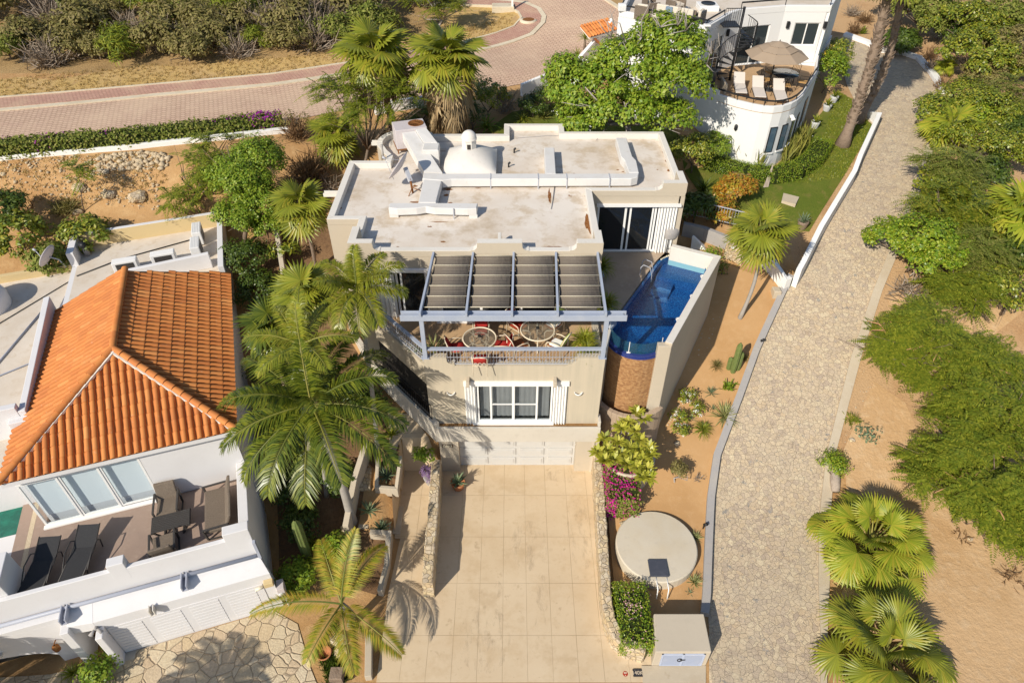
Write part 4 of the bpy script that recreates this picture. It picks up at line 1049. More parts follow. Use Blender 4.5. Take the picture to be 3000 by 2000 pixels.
# ---------------- low walls, cistern, utility box
def stone_wall(name, label, pts, th, z0, zt, mt='rubble_stone'):
    """a rough stone wall: its faces wander a little"""
    line = []
    for a, b in zip(pts, pts[1:]):
        L = math.hypot(b[0] - a[0], b[1] - a[1]); k = max(1, int(L / .22))
        line += [(a[0] + (b[0] - a[0]) * i / k, a[1] + (b[1] - a[1]) * i / k) for i in range(k)]
    line.append(pts[-1]); q = offs(line, th); r = random.Random(len(label)); n = len(line)
    j = lambda p, s: (p[0] + r.uniform(-s, s), p[1] + r.uniform(-s, s))
    L0 = [j(p, .02) for p in line]; R0 = [j(p, .02) for p in q]; zs = [(zt[0] + (zt[1] - zt[0]) * i / (n - 1)) + r.uniform(-.03, .03) for i in range(n)]
    m = MB(); vs = []
    for i in range(n): vs += [(*L0[i], z0), (*L0[i], zs[i] - .03), (L0[i][0] * .9 + R0[i][0] * .1, L0[i][1] * .9 + R0[i][1] * .1, zs[i]), (L0[i][0] * .1 + R0[i][0] * .9, L0[i][1] * .1 + R0[i][1] * .9, zs[i] + r.uniform(-.02, .02)), (*R0[i], zs[i] - .03), (*R0[i], z0)]
    fs = [(i * 6 + k, i * 6 + 6 + k, i * 6 + 7 + k, i * 6 + 1 + k) for i in range(n - 1) for k in range(5)]
    fs += [tuple(range(6)), tuple((n - 1) * 6 + k for k in range(6))[::-1]]
    m.add(vs, fs)
    o = m.build(name, mt); tag(o, label, 'wall'); return o
stone_wall('stone_wall', 'rough stone wall curving along the right side of the driveway', [P(*q, 0)[:2] for q in ((1732, 1370), (1736, 1460), (1748, 1650), (1755, 1780), (1766, 1845), (1790, 1897), (1826, 1928), (1882, 1942))][::-1], -.36, -.05, [.75, 1.2])
stone_wall('stone_wall', 'straight rough stone wall dividing the left path from the driveway', [(-2.75, 12.35), (-2.8, 13.5), (-2.8, 15.2), (-2.88, 17.6)], .38, -.05, [1.05, 1.25])
cis = thing('cistern', 'low round concrete cistern lid with a dark hatch on the sand strip', 'cistern', (5.35, 14.1, .3))
m = MB(); m.lathe([(1.5, -.4), (1.5, .36), (1.46, .4), (0, .44)], (5.35, 14.05, .3), 48, smooth=False); m.build('tank', 'cistern_concrete' if 'cistern_concrete' in MATS else 'concrete', cis)
hx, hy = P(1928, 1668, .7)[:2]
m = MB(); m.box(hx - .33, hx + .33, hy - .3, hy + .36, .725, .8, .01); m.build('hatch', 'hatch_metal' if 'hatch_metal' in MATS else 'kerb_grey', cis)
for dx in (-.12, .26):
    m = MB(); m.tube([(hx + dx, hy - .3, .7), (hx + dx + .0, hy - .75, .66), (hx + dx - .03, hy - .9, .3)], .022, 7); m.build('pipe', 'clean_white', cis)
ub = thing('utility_box', 'beige plastered utility box with a blue louvred door at the driveway corner', 'utility box', (5.6, 10.4, 0))
m = MB(); m.hexa([(4.62, 9.95, -.02), (6.42, 9.95, -.02), (6.42, 11.25, -.02), (4.7, 11.25, -.02)], [(4.62, 9.95, 1.03), (6.42, 9.95, 1.03), (6.42, 11.2, 1.1), (4.75, 11.2, 1.1)]); m.build('box', 'stucco', ub, bevel=.025)
mk('louvre_blue', (.42, .47, .6), [(3, .5, .7, (.5, .52, .6), .5)], .6, .3)
m = MB(); m.box(4.85, 6.25, 9.915, 9.948, .1, .13); m.box(4.85, 6.25, 9.915, 9.948, .87, .92); m.box(4.85, 4.9, 9.913, 9.948, .1, .92); m.box(6.2, 6.25, 9.913, 9.948, .1, .92); m.box(5.52, 5.58, 9.913, 9.948, .1, .92)
for k in range(16): m.bar((4.9, 9.935, .16 + .045 * k), (6.2, 9.935, .16 + .045 * k), .03, .012, (0, .6, 1))
m.build('louvre_door', 'louvre_blue', ub)
m = MB(); m.tube([(5.46 + .08 * math.cos(t), 9.9, .55 + .09 * math.sin(t)) for t in np.linspace(0, 6, 12)], .012, 5); m.tube([(5.48, 9.9, .55), (5.64, 9.9, .57)], .015, 5); m.build('latch', 'black_iron', ub)
ap = MB(); ap.prism([(4.25, 9.4), (6.3, 9.4), (6.42, 9.94), (4.28, 9.94)], .026, .055); o = ap.build('apron', 'concrete'); o['kind'] = 'structure'
mk('mark_black', (.04, .04, .045), [(14, .6, .7, (.3, .27, .23), .5)], .8, .1)
mk('mark_red', (.4, .05, .03), [(14, .55, .66, (.5, .2, .13), .8)], .8, .1)
mk('mark_pale', (.66, .55, .42), (), .8, .1)
km = thing('kerb_stencil', 'black stencilled kerb marking reading 140K on the concrete apron', 'marking', (4.39, 9.6, .04))
x0, y0 = P(1855, 1964, .04)[:2]; x1, y1 = P(1880, 1979, .04)[:2]
m = MB(); m.quad((x0 - .02, y1 - .03, .06), (x1 + .03, y1 - .03, .06), (x1 + .03, y0 + .06, .06), (x0 - .02, y0 + .06, .06)); m.build('patch', 'mark_black', km)
lettering('140K', 'lettering', ((x0 + x1) / 2, (y0 + y1) / 2 + .01, .063), (0, 0, 0), .17, 'mark_pale', km, .001)
x0, y0 = P(1832, 1972, .04)[:2]; rm_ = thing('red_marker', 'small red painted disc with pale marks on the driveway edge', 'marking', (x0, y0, .04))
m = MB(); m.lathe([(0, .001), (.085, .001)], (x0, y0, .03), 20); m.build('disc', 'mark_red', rm_)
m = MB(); m.lathe([(0, .003), (.026, .003)], (x0 - .022, y0 + .03, .03), 8); m.lathe([(0, .003), (.026, .003)], (x0 + .026, y0 + .03, .03), 8); m.lathe([(0, .003), (.018, .003)], (x0, y0 - .05, .03), 8); m.build('mark', 'mark_pale', rm_)
# fence, low walls and stones by the neighbour's lawn
def wl(name, label, pts, th, h, m, base=-.3, cat='wall', bevel=.015):
    zt = [T(*p) + (h[i] if isinstance(h, (list, tuple)) else h) for i, p in enumerate(pts)]
    mb = MB(); mb.wall(pts, th, [T(*p) + base for p in pts], zt); o = mb.build(name, m, bevel=bevel); tag(o, label, cat); return o
wl('lane_wall', 'long white wall stepping down the slope on the left side of the cobbled lane', gp([(2540, 345), (2558, 366), (2500, 492), (2484, 535), (2424, 634), (2383, 704), (2332, 808), (2316, 838)]), .24, [.35, .75, .8, .75, .75, .85, .95, 1.0], 'white_paint', -.5)
wl('branch_wall', 'white wall running back from the lane to the foot of the garden palm', gp([(2310, 850), (2292, 858), (2250, 800), (2210, 760)]), -.22, [.7, .75, .75, .6], 'white_paint')
st = thing('gate_post_stone', 'pale stone block leaning on the end of the white branch wall', 'stone', G(2270, 862)); x, y, z = G(2270, 862); m = MB(); m.box(x - .17, x + .17, y - .25, y + .15, z - .1, z + .35, .03); m.build('block', 'concrete', st)
fn = gp([(1992, 650), (2060, 668), (2130, 694), (2175, 712)])
ft = thing('garden_fence', 'grey metal garden fence beside the neighbour lawn', 'fence', (fn[0][0], fn[0][1], T(*fn[0])))
zt = T(*fn[1]) + .55
railing('f', [(x, y) for x, y in fn], zt + .8, zt + .06, ft, ('iron', 'iron'), .13, .012, (.035, .04))
wl('garden_wall', 'low grey plastered wall under the garden fence', gp([(1998, 680), (2060, 694), (2130, 722), (2150, 730)]), -.25, .62, 'kerb_grey')
wl('garden_wall', 'rough white stone wall end under the sunlit end of the garden fence', gp([(2120, 745), (2150, 752), (2178, 770)]), -.25, .75, 'rubble_stone')
x, y, z = G(2030, 722); ws = thing('white_sawhorse', 'white folded sign board lying in the shady passage behind the pool wall', 'sign board', (x, y, z)); m = MB(); m.hexa([(x - .15, y - .2, z), (x + .55, y - .3, z), (x + .6, y + .1, z), (x - .05, y + .15, z)], [(x - .15, y - .05, z + .62), (x - .1, y - .05, z + .62), (x - .05, y + .02, z + .62), (x - .1, y + .02, z + .62)]); m.build('board', 'clean_white', ws)
# path lamps on the kerb, paving stone in the lawn
for (px, py, lab) in ((2226, 1012, 'small black path lamp on the grey kerb'), (2059, 1549, 'small black path lamp on the sand beside the cistern')):
    x, y, z = G(px, py); l = thing('path_lamp', lab, 'lamp', (x, y, z)); m = MB(); m.tube([(x, y, z), (x, y, z + .3)], .025, 6); m.build('stake', 'black_iron', l); m = MB(); m.tube([(x, y, z + .28), (x + .08, y - .05, z + .4)], .06, 8); m.build('head', 'black_iron', l)
x, y, z = G(2315, 587); m = MB(); m.prism(gp([(2295, 567), (2340, 582), (2328, 609), (2288, 596)]), z - .1, z + .12); o = m.build('paving_slab', 'concrete'); tag(o, 'square pale paving slab lying in the neighbour lawn', 'slab')
# manhole and kerb inlet by the back road
x, y, z = G(1548, 65); mh = thing('manhole', 'round dark manhole cover in the bend of the back pavement', 'manhole', (x, y, z + .14)); m = MB(); m.lathe([(.62, .0), (.62, .16), (.4, .17)], (x, y, z), 24); m.build('collar', 'kerb_concrete', mh); m = MB(); m.lathe([(0, .18), (.42, .18)], (x, y, z), 24); m.build('cover', 'rust', mh)
x, y, z = G(1478, 30); ib = thing('meter_box', 'low concrete meter box with a white post by the back road', 'meter box', (x, y, z)); m = MB(); m.box(x - .9, x + .7, y - .5, y + .5, z - .1, z + .35, .03); m.build('box', 'kerb_concrete', ib); m = MB(); m.box(x + .5, x + .64, y - .4, y - .26, z, z + 1.6); m.build('post', 'white_paint', ib)
# ================================================================= the house with the orange tiled roof (left)
LA = rad(18.5); LO = (-8.44, 11.92)
_cu, _su = math.cos(LA), math.sin(LA)
def LH(a, b, z=0.): return (LO[0] + a * _cu - b * _su, LO[1] + a * _su + b * _cu, z)
def lbox(m, a0, a1, b0, b1, z0, z1):
    return m.hexa([LH(a0, b0, z0), LH(a1, b0, z0), LH(a1, b1, z0), LH(a0, b1, z0)], [LH(a0, b0, z1), LH(a1, b0, z1), LH(a1, b1, z1), LH(a0, b1, z1)])
def LB(name, mat, parent, *boxes, bevel=.015):
    m = MB()
    for b in boxes: lbox(m, *b)
    return m.build(name, mat, parent, bevel=bevel)
def terracotta():
    m, nt, bs = newmat('terracotta'); g = nd(nt, 'ShaderNodeNewGeometry')
    c = ramp(nt, g.outputs['Random Per Island'], [(0, (.5, .17, .048)), (.3, (.58, .205, .056)), (.6, (.62, .235, .066)), (.85, (.54, .19, .052)), (1, (.66, .285, .09))])
    c = mix(nt, ramp(nt, noise(nt, vec(nt), 1.1, 4), [(.45, 0), (.7, .4)]), c, (.46, .16, .055))
    c = mix(nt, ramp(nt, noise(nt, vec(nt), 9, 4), [(.62, 0), (.74, .5)]), c, (.66, .4, .25))
    nt.links.new(c, bs.inputs['Base Color']); bs.inputs['Roughness'].default_value = .7; bs.inputs['Specular IOR Level'].default_value = .25
terracotta()
mk('lh_white', (.7, .685, .69), [(.6, .48, .7, (.65, .63, .63), .6), (6, .62, .75, (.56, .52, .49), .35)], .8, .2, (30, .003))
mk('cream_wall', (.62, .48, .26), [(.8, .45, .7, (.56, .43, .23), .6)], .85, .1)
mk('flat_roof', (.66, .585, .5), [(.4, .42, .62, (.58, .49, .39), .8), (2, .54, .68, (.5, .39, .27), .5), (8, .6, .72, (.45, .36, .27), .35)], .85, .12, (20, .006))
mk('terrace_paving', (.34, .25, .2), [(.7, .45, .65, (.29, .215, .175), .8), (5, .54, .7, (.4, .31, .25), .5), (18, .63, .72, (.2, .14, .11), .5)], .8, .2, (25, .006))
mk('blind_white', (.86, .88, .88), (), .7, .2)
mk('green_water', (.004, .1, .07), [(3, .4, .6, (.01, .2, .13), .7)], .08, .6)
mk('pebble', (.6, .5, .36), [(40, .45, .55, (.42, .33, .22), .8)], .8, .2)
mk('gutter_blue', (.38, .4, .47), (), .45, .4)
mk('rattan', (.19, .15, .115), [(30, .45, .6, (.12, .095, .075), .8), (2, .5, .7, (.23, .185, .14), .5)], .8, .2, (60, .01))
mk('dark_alu', (.055, .05, .047), (), .5, .35)
mk('sling_black', (.035, .035, .038), [(40, .45, .6, (.05, .05, .052), .7)], .8, .2)
mk('lintel_stone', (.5, .45, .38), [(4, .5, .7, (.44, .38, .3), .5)], .85, .1)
lh = thing('tiled_roof_house', 'white house with an orange barrel tiled hip roof and a walled terrace', 'house', LH(-3, 6, 0), 0)
# body
m = MB(); lbox(m, -6.5, .08, 3.95, 17.8, 0, 5.3); m.build('wall', 'lh_white', lh)
m = MB(); lbox(m, -2.95, .08, 3.77, 3.949, 2.9, 5.5); lbox(m, -6.62, .08, 3.775, 3.949, 5.15, 5.5); lbox(m, -.06, .1, .75, 3.77, 0, 2.9); m.build('terrace_wall', 'lh_white', lh)
LB('terrace_base', 'lh_white', lh, (-10.5, -.065, .72, 3.768, 2.2, 2.88))
m = MB(); m.prism([LH(-7.53, .84)[:2], LH(-.1, .84)[:2], LH(-.1, 3.76)[:2], LH(-7.53, 3.76)[:2]], 2.881, 2.9); lbox(m, -7.53, -6.63, 3.761, 6.5, 2.7, 2.9); m.build('terrace_floor', 'terrace_paving', lh)
LB('pebble_strip', 'pebble', lh, (-7.15, -7.0, 1.9, 6.4, 2.9, 2.904), bevel=0)
LB('terrace_parapet', 'lh_white', lh, (-10.5, .12, .7, .86, 2.2, 3.55), bevel=.02)
LB('parapet_step', 'lh_white', lh, (-4.12, -3.62, .697, 1.02, 3.0, 3.86), bevel=.02)
LB('parapet_step', 'lh_white', lh, (-.68, .124, .697, 1.05, 3.0, 3.9), bevel=.02)
LB('parapet_side', 'lh_white', lh, (-.2, .122, 1.05, 3.765, 2.7, 3.75), bevel=.02)
LB('terrace_pier', 'lh_white', lh, (-9.5, -6.95, .87, 2.05, 2.7, 4.15), bevel=.02)
pl_ = thing('green_pool', 'corner of a green tiled pool at the left edge beside the tiled roof house', 'swimming pool', LH(-9, 5, 2.3)); LB('water', 'green_water', pl_, (-10.5, -7.54, 2.4, 7.5, 2.4, 2.83), bevel=0)
# garage front and ledge
m = MB(); m.hexa([LH(-5.0, 0, 0), LH(.38, 0, 0), LH(.38, .7, 0), LH(-5.0, .7, 0)], [LH(-5.0, 0, 2.2), LH(.38, 0, 2.2), LH(.1, .7, 2.44), LH(-5.0, .7, 2.44)])
m.hexa([LH(-5.75, .1, 1.75), LH(-5.0, 0, 1.75), LH(-5.0, .7, 1.75), LH(-5.75, .7, 1.75)], [LH(-5.75, .1, 2.2), LH(-5.0, 0, 2.2), LH(-5.0, .7, 2.44), LH(-5.75, .7, 2.44)])
lbox(m, -12, -5.752, .352, .7, 1.95, 2.43)
m.build('garage_wall', 'lh_white', lh, bevel=.012)
m = MB(); m.box; lbox(m, -4.78, 0.02, -.02, -.002, .02, 1.72)
m.build('garage_door', 'lh_white', lh)
m = MB()
for k in range(4):
    for r_ in range(9): lbox(m, -4.7 + k * 1.18, -4.7 + k * 1.18 + .92, -.034, -.021, .1 + r_ * .17, .235 + r_ * .17)
m.build('door_slats', 'lh_white', lh, bevel=.004)
LB('garage_jamb', 'lh_white', lh, (-5.02, -4.8, -.42, -.003, 0, 1.9), bevel=.03)
LB('threshold', 'lintel_stone', lh, (-4.8, .35, -.32, -.04, 0, .04), bevel=0)
mb = MB(); mb.tube([LH(-10.5, .6, 2.5), LH(.05, .6, 2.5)], .07, 8); gut = mb.build('gutter', 'gutter_blue', lh)
for a in (-5.75, -2.21):
    m = MB(); lbox(m, a - .1, a - .06, .1, .66, 2.36, 2.62); lbox(m, a + .06, a + .1, .1, .66, 2.36, 2.62); lbox(m, a - .06, a + .06, .1, .66, 2.36, 2.4); m.build('spout', 'gutter_blue', gut, bevel=.008)
LB('downpipe', 'gutter_blue', lh, (.1, .2, .55, .68, 1.0, 3.3), bevel=.01)
m = MB(); lbox(m, -3.36, -3.33, -.22, -.001, 2.0, 2.3); lbox(m, -3.23, -3.2, -.22, -.001, 2.0, 2.3); lbox(m, -3.36, -3.2, -.22, -.001, 1.98, 2.0); m.build('wall_drain', 'stucco_white', lh)
tl = thing('wall_lamp', 'yellow stone lamp block at the right end of the garage wall', 'lamp', LH(.2, -.05, 1.75)); m = MB(); lbox(m, .1, .4, -.2, -.003, 1.7, 1.92); m.build('block', 'cream_wall', tl, bevel=.015); m = MB(); m.tube([LH(-.2, -.16, 1.72), LH(0.05, -.14, 1.74)], .055, 8); m.build('tube', 'ivory_tile', tl)
cl = thing('security_light', 'twin headed security light on the wall left of the garage door', 'lamp', LH(-5, -.1, 1.95)); m = MB(); m.tube([LH(-5, -.003, 1.95), LH(-5, -.12, 1.98)], .05, 8)
for s in (-1, 1): m.tube([LH(-5 + s * .04, -.1, 1.97), LH(-5 + s * .17, -.22, 1.88)], [.03, .07], 8)
m.build('head', 'kerb_grey', cl)
eb = thing('electric_meter', 'grey electric meter box at the right corner of the white garage', 'meter box', LH(.45, .1, .6)); m = MB(); lbox(m, .385, .62, -.1, .3, .55, 1.25); m.build('box', 'ac_paint', eb, bevel=.01); m = MB(); m.tube([LH(.48, -.14, .95), LH(.48, -.1, .95)], .09, 12); m.tube([LH(.55, -.05, .55), LH(.55, -.05, 0)], .03, 6); m.build('dial', 'clean_white', eb)
# entrance bay left of the garage: white wall with an arch, small window
m = MB(); wall_open(m, LH(-12, .35)[:2], LH(-5.95, .35)[:2], .2, 0, 2.2, [(1.0, 5.3, 0, 1.25)])
m.build('entry_wall', 'lh_white', lh)
m = MB(); N = 14
c = -8.85; pts = [(c + 2.2 * math.cos(t), .25 + .95 * math.sin(t)) for t in np.linspace(math.pi, 0, N)]
out = [LH(a, .346, z) for a, z in pts]; top = [LH(a, .346, 1.62) for a, z in pts]
for i in range(N - 1): m.add([out[i], out[i + 1], top[i + 1], top[i]], [(0, 1, 2, 3)])
m.build('arch_head', 'lh_white', lh)
LB('entry_back', 'interior', lh, (-12, -5.9, .95, 1.0, 0, 2.2), bevel=0)  # near-black wall close behind the arch stands in for shade in the entry
LB('small_window', 'glass_dark', lh, (-9.2, -8.0, .335, .349, 1.5, 1.9), bevel=0); LB('window_sill', 'stucco_white', lh, (-9.3, -7.9, .2, .349, 1.42, 1.498), bevel=0)
LB('entry_pier', 'lh_white', lh, (-5.95, -5.7, -.1, .69, 0, 2.2), bevel=.02)
ll = thing('wall_lantern', 'dark iron lantern on the shaded white entrance wall', 'lantern', LH(-6.45, .25, 1.2)); m = MB(); m.tube([LH(-6.45, .34, 1.35), LH(-6.45, .15, 1.4)], .02, 6); m.lathe([(.04, -.25), (.1, -.2), (.11, 0), (.03, .08)], LH(-6.45, .13, 1.3), 8); m.build('body', 'rust', ll)
# glass doors
for k, (a0, a1) in enumerate(((-6.6, -5.42), (-5.42, -4.2), (-4.2, -2.97))):
    m = MB()
    for (x0, x1) in ((a0, a0 + .07), (a1 - .07, a1 - .002)): lbox(m, x0, x1, 3.74 + .02 * k, 3.8 + .02 * k, 2.96, 5.15)
    lbox(m, a0 + .07, a1 - .07, 3.74 + .02 * k, 3.8 + .02 * k, 2.96, 3.03); lbox(m, a0 + .07, a1 - .07, 3.74 + .02 * k, 3.8 + .02 * k, 5.08, 5.15)
    f = m.build('glass_door', 'clean_white', lh); m = MB(); lbox(m, a0 + .07, a1 - .07, 3.765 + .02 * k, 3.772 + .02 * k, 3.03, 5.08); m.build('pane', 'glass_clear', f)
LB('door_sill', 'clean_white', lh, (-6.65, -2.9, 3.6, 3.76, 2.9, 2.958), bevel=.005)
m = MB(); lbox(m, -6.45, -2.99, 3.93, 3.94, 3.25, 5.15); m.build('roller_blind', 'blind_white', lh)
# tiled roof
ZE, ZA, RUN = 5.65, 7.3, 3.53
SL = (ZA - ZE) / RUN; SLEN = math.hypot(RUN, ZA - ZE)
A1, A0, BE, AR, BA = .29, -6.77, 3.46, -3.24, 6.99
def tiles(name, P0, S, U, smax, rng, parent, w=.242, c=.43):
    """barrel tiles: P0 eave start, S along the eave, U up the slope, rng(s) -> (t0, t1)"""
    V = []; F = []; r = random.Random(5); nseg = 6
    P0, S, U = Vector(P0), Vector(S), Vector(U); Nn = S.cross(U).normalized()
    if Nn.z < 0: Nn = -Nn
    for k in range(int(smax / w)):
        s = (k + .5) * w; t0, t1 = rng(s)
        t = t0
        # channel between the barrels
        o = len(V); q = P0 + S * (s - w * .5)
        V += [q + U * t0 - S * .05 - Nn * .005, q + U * t0 + S * .05 - Nn * .005, q + U * t1 + S * .05 - Nn * .005, q + U * t1 - S * .05 - Nn * .005]; F.append((o, o + 1, o + 2, o + 3))
        while t < t1 - .03:
            e = min(t + c + .05, t1 + .04); o = len(V); jj = r.uniform(-.006, .006)
            for i, (tt, rr_, up) in enumerate(((t - .02, .098, .016), (e, .085, 0.))):
                for j in range(nseg + 1):
                    a = math.pi * j / nseg
                    V.append(P0 + S * (s + jj + rr_ * math.cos(a)) + U * tt + Nn * (rr_ * .95 * math.sin(a) + up))
            for j in range(nseg): F.append((o + j, o + j + 1, o + nseg + 2 + j, o + nseg + 1 + j))
            # end face
            t += c
    loc = Vector(XF[parent.name][0])
    return fast(name, [tuple(v - loc) for v in V], F, 'terracotta', parent)
U_r = (Vector(LH(AR, 0, ZA)) - Vector(LH(A1, 0, ZE))).normalized()
U_l = (Vector(LH(AR, 0, ZA)) - Vector(LH(A0, 0, ZE))).normalized()
U_f = (Vector(LH(0, BA, ZA)) - Vector(LH(0, BE, ZE))).normalized()
Sv = Vector(LH(0, 1, 0)) - Vector(LH(0, 0, 0)); Su = Vector(LH(1, 0, 0)) - Vector(LH(0, 0, 0))
ks = SLEN / RUN
tiles('front_slope', LH(A0, BE, ZE), Su, U_f, A1 - A0, lambda s: (0, min(s, A1 - A0 - s, RUN) * ks - .02), lh)
tiles('right_slope', LH(A1, BE, ZE), Sv, U_r, 9.6, lambda s: (0, min(s, RUN) * ks - .03 if s < 8.35 else max(.05, (RUN - (s - 8.35) * 2.9) * ks)), lh)
tiles('left_slope', LH(A0, BE, ZE), Sv, U_l, 8.9, lambda s: (.0 if s < 3.4 else .42 * ks, min(s, RUN) * ks - .03), lh)
m = MB()
def zr(a, b): return ZE + SL * min(A1 - a, a - A0, b - BE)
for q in ([(A1, BE), (AR, BA), (A0, BE)], [(A1, BE), (A1, 13.1), (AR, 11.9), (AR, BA)], [(A0, BE), (AR, BA), (AR, 12.2), (A0, 12.2)]):
    pts = [LH(a, b, zr(a, b) - .02) for a, b in q]; m.ngon(pts if q[0] != (A0, BE) else pts)
m.build('roof_deck', 'rust', lh)
def caps(name, a, b, parent, r0=.13):
    V = []; F = []; a = Vector(a); b = Vector(b); d = (b - a); L = d.length; d.normalize(); sd = d.cross(Vector((0, 0, 1))).normalized(); up = sd.cross(d); n = int(L / .4)
    for k in range(n + 1):
        t0 = k * L / (n + 1) - .03; t1 = (k + 1) * L / (n + 1) + .02; o = len(V)
        for (t, r, u) in ((t0, r0, .03), (t1, r0 * .86, .0)):
            for j in range(9):
                an = math.pi * j / 8; V.append(a + d * t + sd * r * math.cos(an) + up * (r * .85 * math.sin(an) + u))
        for j in range(8): F.append((o + j, o + j + 1, o + 10 + j, o + 9 + j))
    loc = Vector(XF[parent.name][0]); return fast(name, [tuple(v - loc) for v in V], F, 'terracotta', parent)
e = .07
caps('hip_cap', LH(A1, BE, ZE + e), LH(AR, BA, ZA + e), lh); caps('hip_cap', LH(A0, BE, ZE + e), LH(AR, BA, ZA + e), lh); caps('ridge_cap', LH(AR, 11.9, ZA + e), LH(AR, BA, ZA + e), lh)
for (p, q) in ((LH(A1 - .12, BE, ZE + .02), LH(AR - .1, BA - .12, ZA + .05)), (LH(A0 + .12, BE, ZE + .02), LH(AR + .1, BA - .12, ZA + .05))):
    m = MB(); m.bar(p, q, .06, .09); m.build('hip_mortar', 'stucco_white', lh)
LB('fascia', 'lh_white', lh, (A0, A1 - .02, BE + .02, BE + .1, ZE - .22, ZE - .03), (A1 - .12, A1 - .03, BE + .1, 13.0, ZE - .22, ZE - .03), bevel=0)
LB('soffit', 'lh_white', lh, (A0, A1 - .13, BE + .101, 3.9, ZE - .2, ZE - .12), bevel=0)
# flat roofs behind, their parapets
LB('flat_roof', 'flat_roof', lh, (-6.3, -.12, 11.0, 17.8, 5.2, 5.301), bevel=0)
LB('low_flat_roof', 'flat_roof', lh, (-12, -6.55, 5, 16.4, 4.7, 5.0), bevel=0)
LB('low_roof_wall', 'cream_wall', lh, (-12, -6.56, 16.4, 16.6, 3.5, 5.35), bevel=.01)
LB('low_roof_body', 'lh_white', lh, (-12, -6.57, 4.98, 16.39, 0, 4.69), bevel=0)
m = MB(); lbox(m, -6.5, .1, 17.8, 18.02, 2, 6.0); bw_ = m.build('back_parapet', ['lh_white', 'cream_wall'], lh, bevel=.015)
for p in bw_.data.polygons:
    if p.normal.y < -.6: p.material_index = 1
LB('side_parapet', 'lh_white', lh, (-.14, .1, 13.2, 17.799, 2, 5.95), bevel=.015)
LB('stub_wall', 'lh_white', lh, (-6.52, -6.22, 16.3, 17.799, 5.0, 5.99), bevel=.015)
m = MB(); m.hexa([LH(-4.4, 14.2, 5.3), LH(-.5, 14.2, 5.3), LH(-.5, 14.4, 5.3), LH(-4.4, 14.4, 5.3)], [LH(-4.4, 14.2, 5.85), LH(-.5, 14.2, 6.05), LH(-.5, 14.4, 6.05), LH(-4.4, 14.4, 5.85)]); m.build('bulkhead', 'lh_white', lh, bevel=.015)
m = MB(); m.hexa([LH(-6.56, 6.2, 4.9), LH(-6.34, 6.2, 4.9), LH(-6.34, 12.3, 4.9), LH(-6.56, 12.3, 4.9)], [LH(-6.56, 6.2, 6.1), LH(-6.34, 6.2, 6.1), LH(-6.34, 12.3, 6.5), LH(-6.56, 12.3, 6.5)]); lbox(m, -7.6, -6.57, 6.2, 6.45, 4.9, 6.3); lbox(m, -6.9, -6.34, 5.9, 6.199, 4.9, 5.9)
m.build('valley_wall', 'lh_white', lh, bevel=.02)
m = MB()
for pts in ([(-12, 8.2, 5.03), (-7.2, 10.2, 5.03), (-6.6, 14.5, 5.05)], [(-9.5, 7.6, 5.04), (-7.4, 13.6, 5.04)]):
    m2 = MB(); m2.tube([LH(*p) for p in pts], .035, 6); m2.build('roof_pipe', 'gutter_blue', lh)
m2 = MB(); m2.tube([LH(-6.2, 15.4, 5.33), LH(-4.5, 16.2, 5.33), LH(-1.5, 16.9, 5.33)], .03, 6); m2.build('roof_cable', 'black_iron', lh)
m2 = MB(); m2.tube([LH(-12, 11.5, 5.03), LH(-9, 13.2, 5.03), LH(-6.6, 15.6, 5.03)], .018, 6); m2.build('roof_cable', 'black_iron', lh)
# rooftop machines
mk('ac_white', (.74, .73, .72), (), .5, .3)
def split_ac(a, b, rot, label):
    t = thing('air_conditioner', label, 'air conditioner', LH(a, b, 5.3), LA + rot, 'outdoor air conditioner units on the flat roof'); x, y, z = LH(a, b, 5.3)
    an = LA + rot
    def q(u, v, w): return (x + u * math.cos(an) - v * math.sin(an), y + u * math.sin(an) + v * math.cos(an), z + w)
    m = MB(); m.hexa([q(-.5, -.2, .08), q(.5, -.2, .08), q(.5, .2, .08), q(-.5, .2, .08)], [q(-.5, -.2, .75), q(.5, -.2, .75), q(.5, .2, .75), q(-.5, .2, .75)]); m.build('cabinet', 'ac_white', t, bevel=.025)
    m = MB(); m.hexa([q(-.36, -.215, .14), q(.36, -.215, .14), q(.36, -.201, .14), q(-.36, -.201, .14)], [q(-.36, -.215, .66), q(.36, -.215, .66), q(.36, -.201, .66), q(-.36, -.201, .66)]); m.build('grille', 'dark_alu', t)
    m = MB()
    for k in range(5): m.bar(q(-.46, -.14 + .07 * k, .752), q(.46, -.14 + .07 * k, .752), .02, .012)
    m.build('top_ribs', 'ac_white', t)
split_ac(-4.0, 14.9, rad(0), 'white outdoor air conditioner unit behind the low wall, leftmost of four'); split_ac(-2.45, 15.0, rad(0), 'white outdoor air conditioner unit behind the low wall, between its twin and the corner pair')
split_ac(-1.1, 15.4, rad(90), 'white outdoor air conditioner unit turned sideways in the roof corner, the nearer of the pair'); split_ac(-1.05, 16.7, rad(90), 'white outdoor air conditioner unit turned sideways in the roof corner, the farther of the pair')
ds = thing('satellite_dish', 'round grey satellite dish on the low cream roof wall by the shrubs', 'satellite dish', LH(-6.7, 16.3, 5.3)); c0 = Vector(LH(-7.1, 16.1, 6.1)); ax = Vector((-.75, .1, .45)).normalized(); e1 = ax.cross(Vector((0, 0, 1))).normalized(); e2 = e1.cross(ax)
m = MB(); NR, NA = 4, 24; vs = [c0 + e1 * (.5 * j / NR) * math.cos(2 * math.pi * i / NA) + e2 * (.56 * j / NR) * math.sin(2 * math.pi * i / NA) + ax * .1 * (j / NR) ** 2 for j in range(NR + 1) for i in range(NA)]
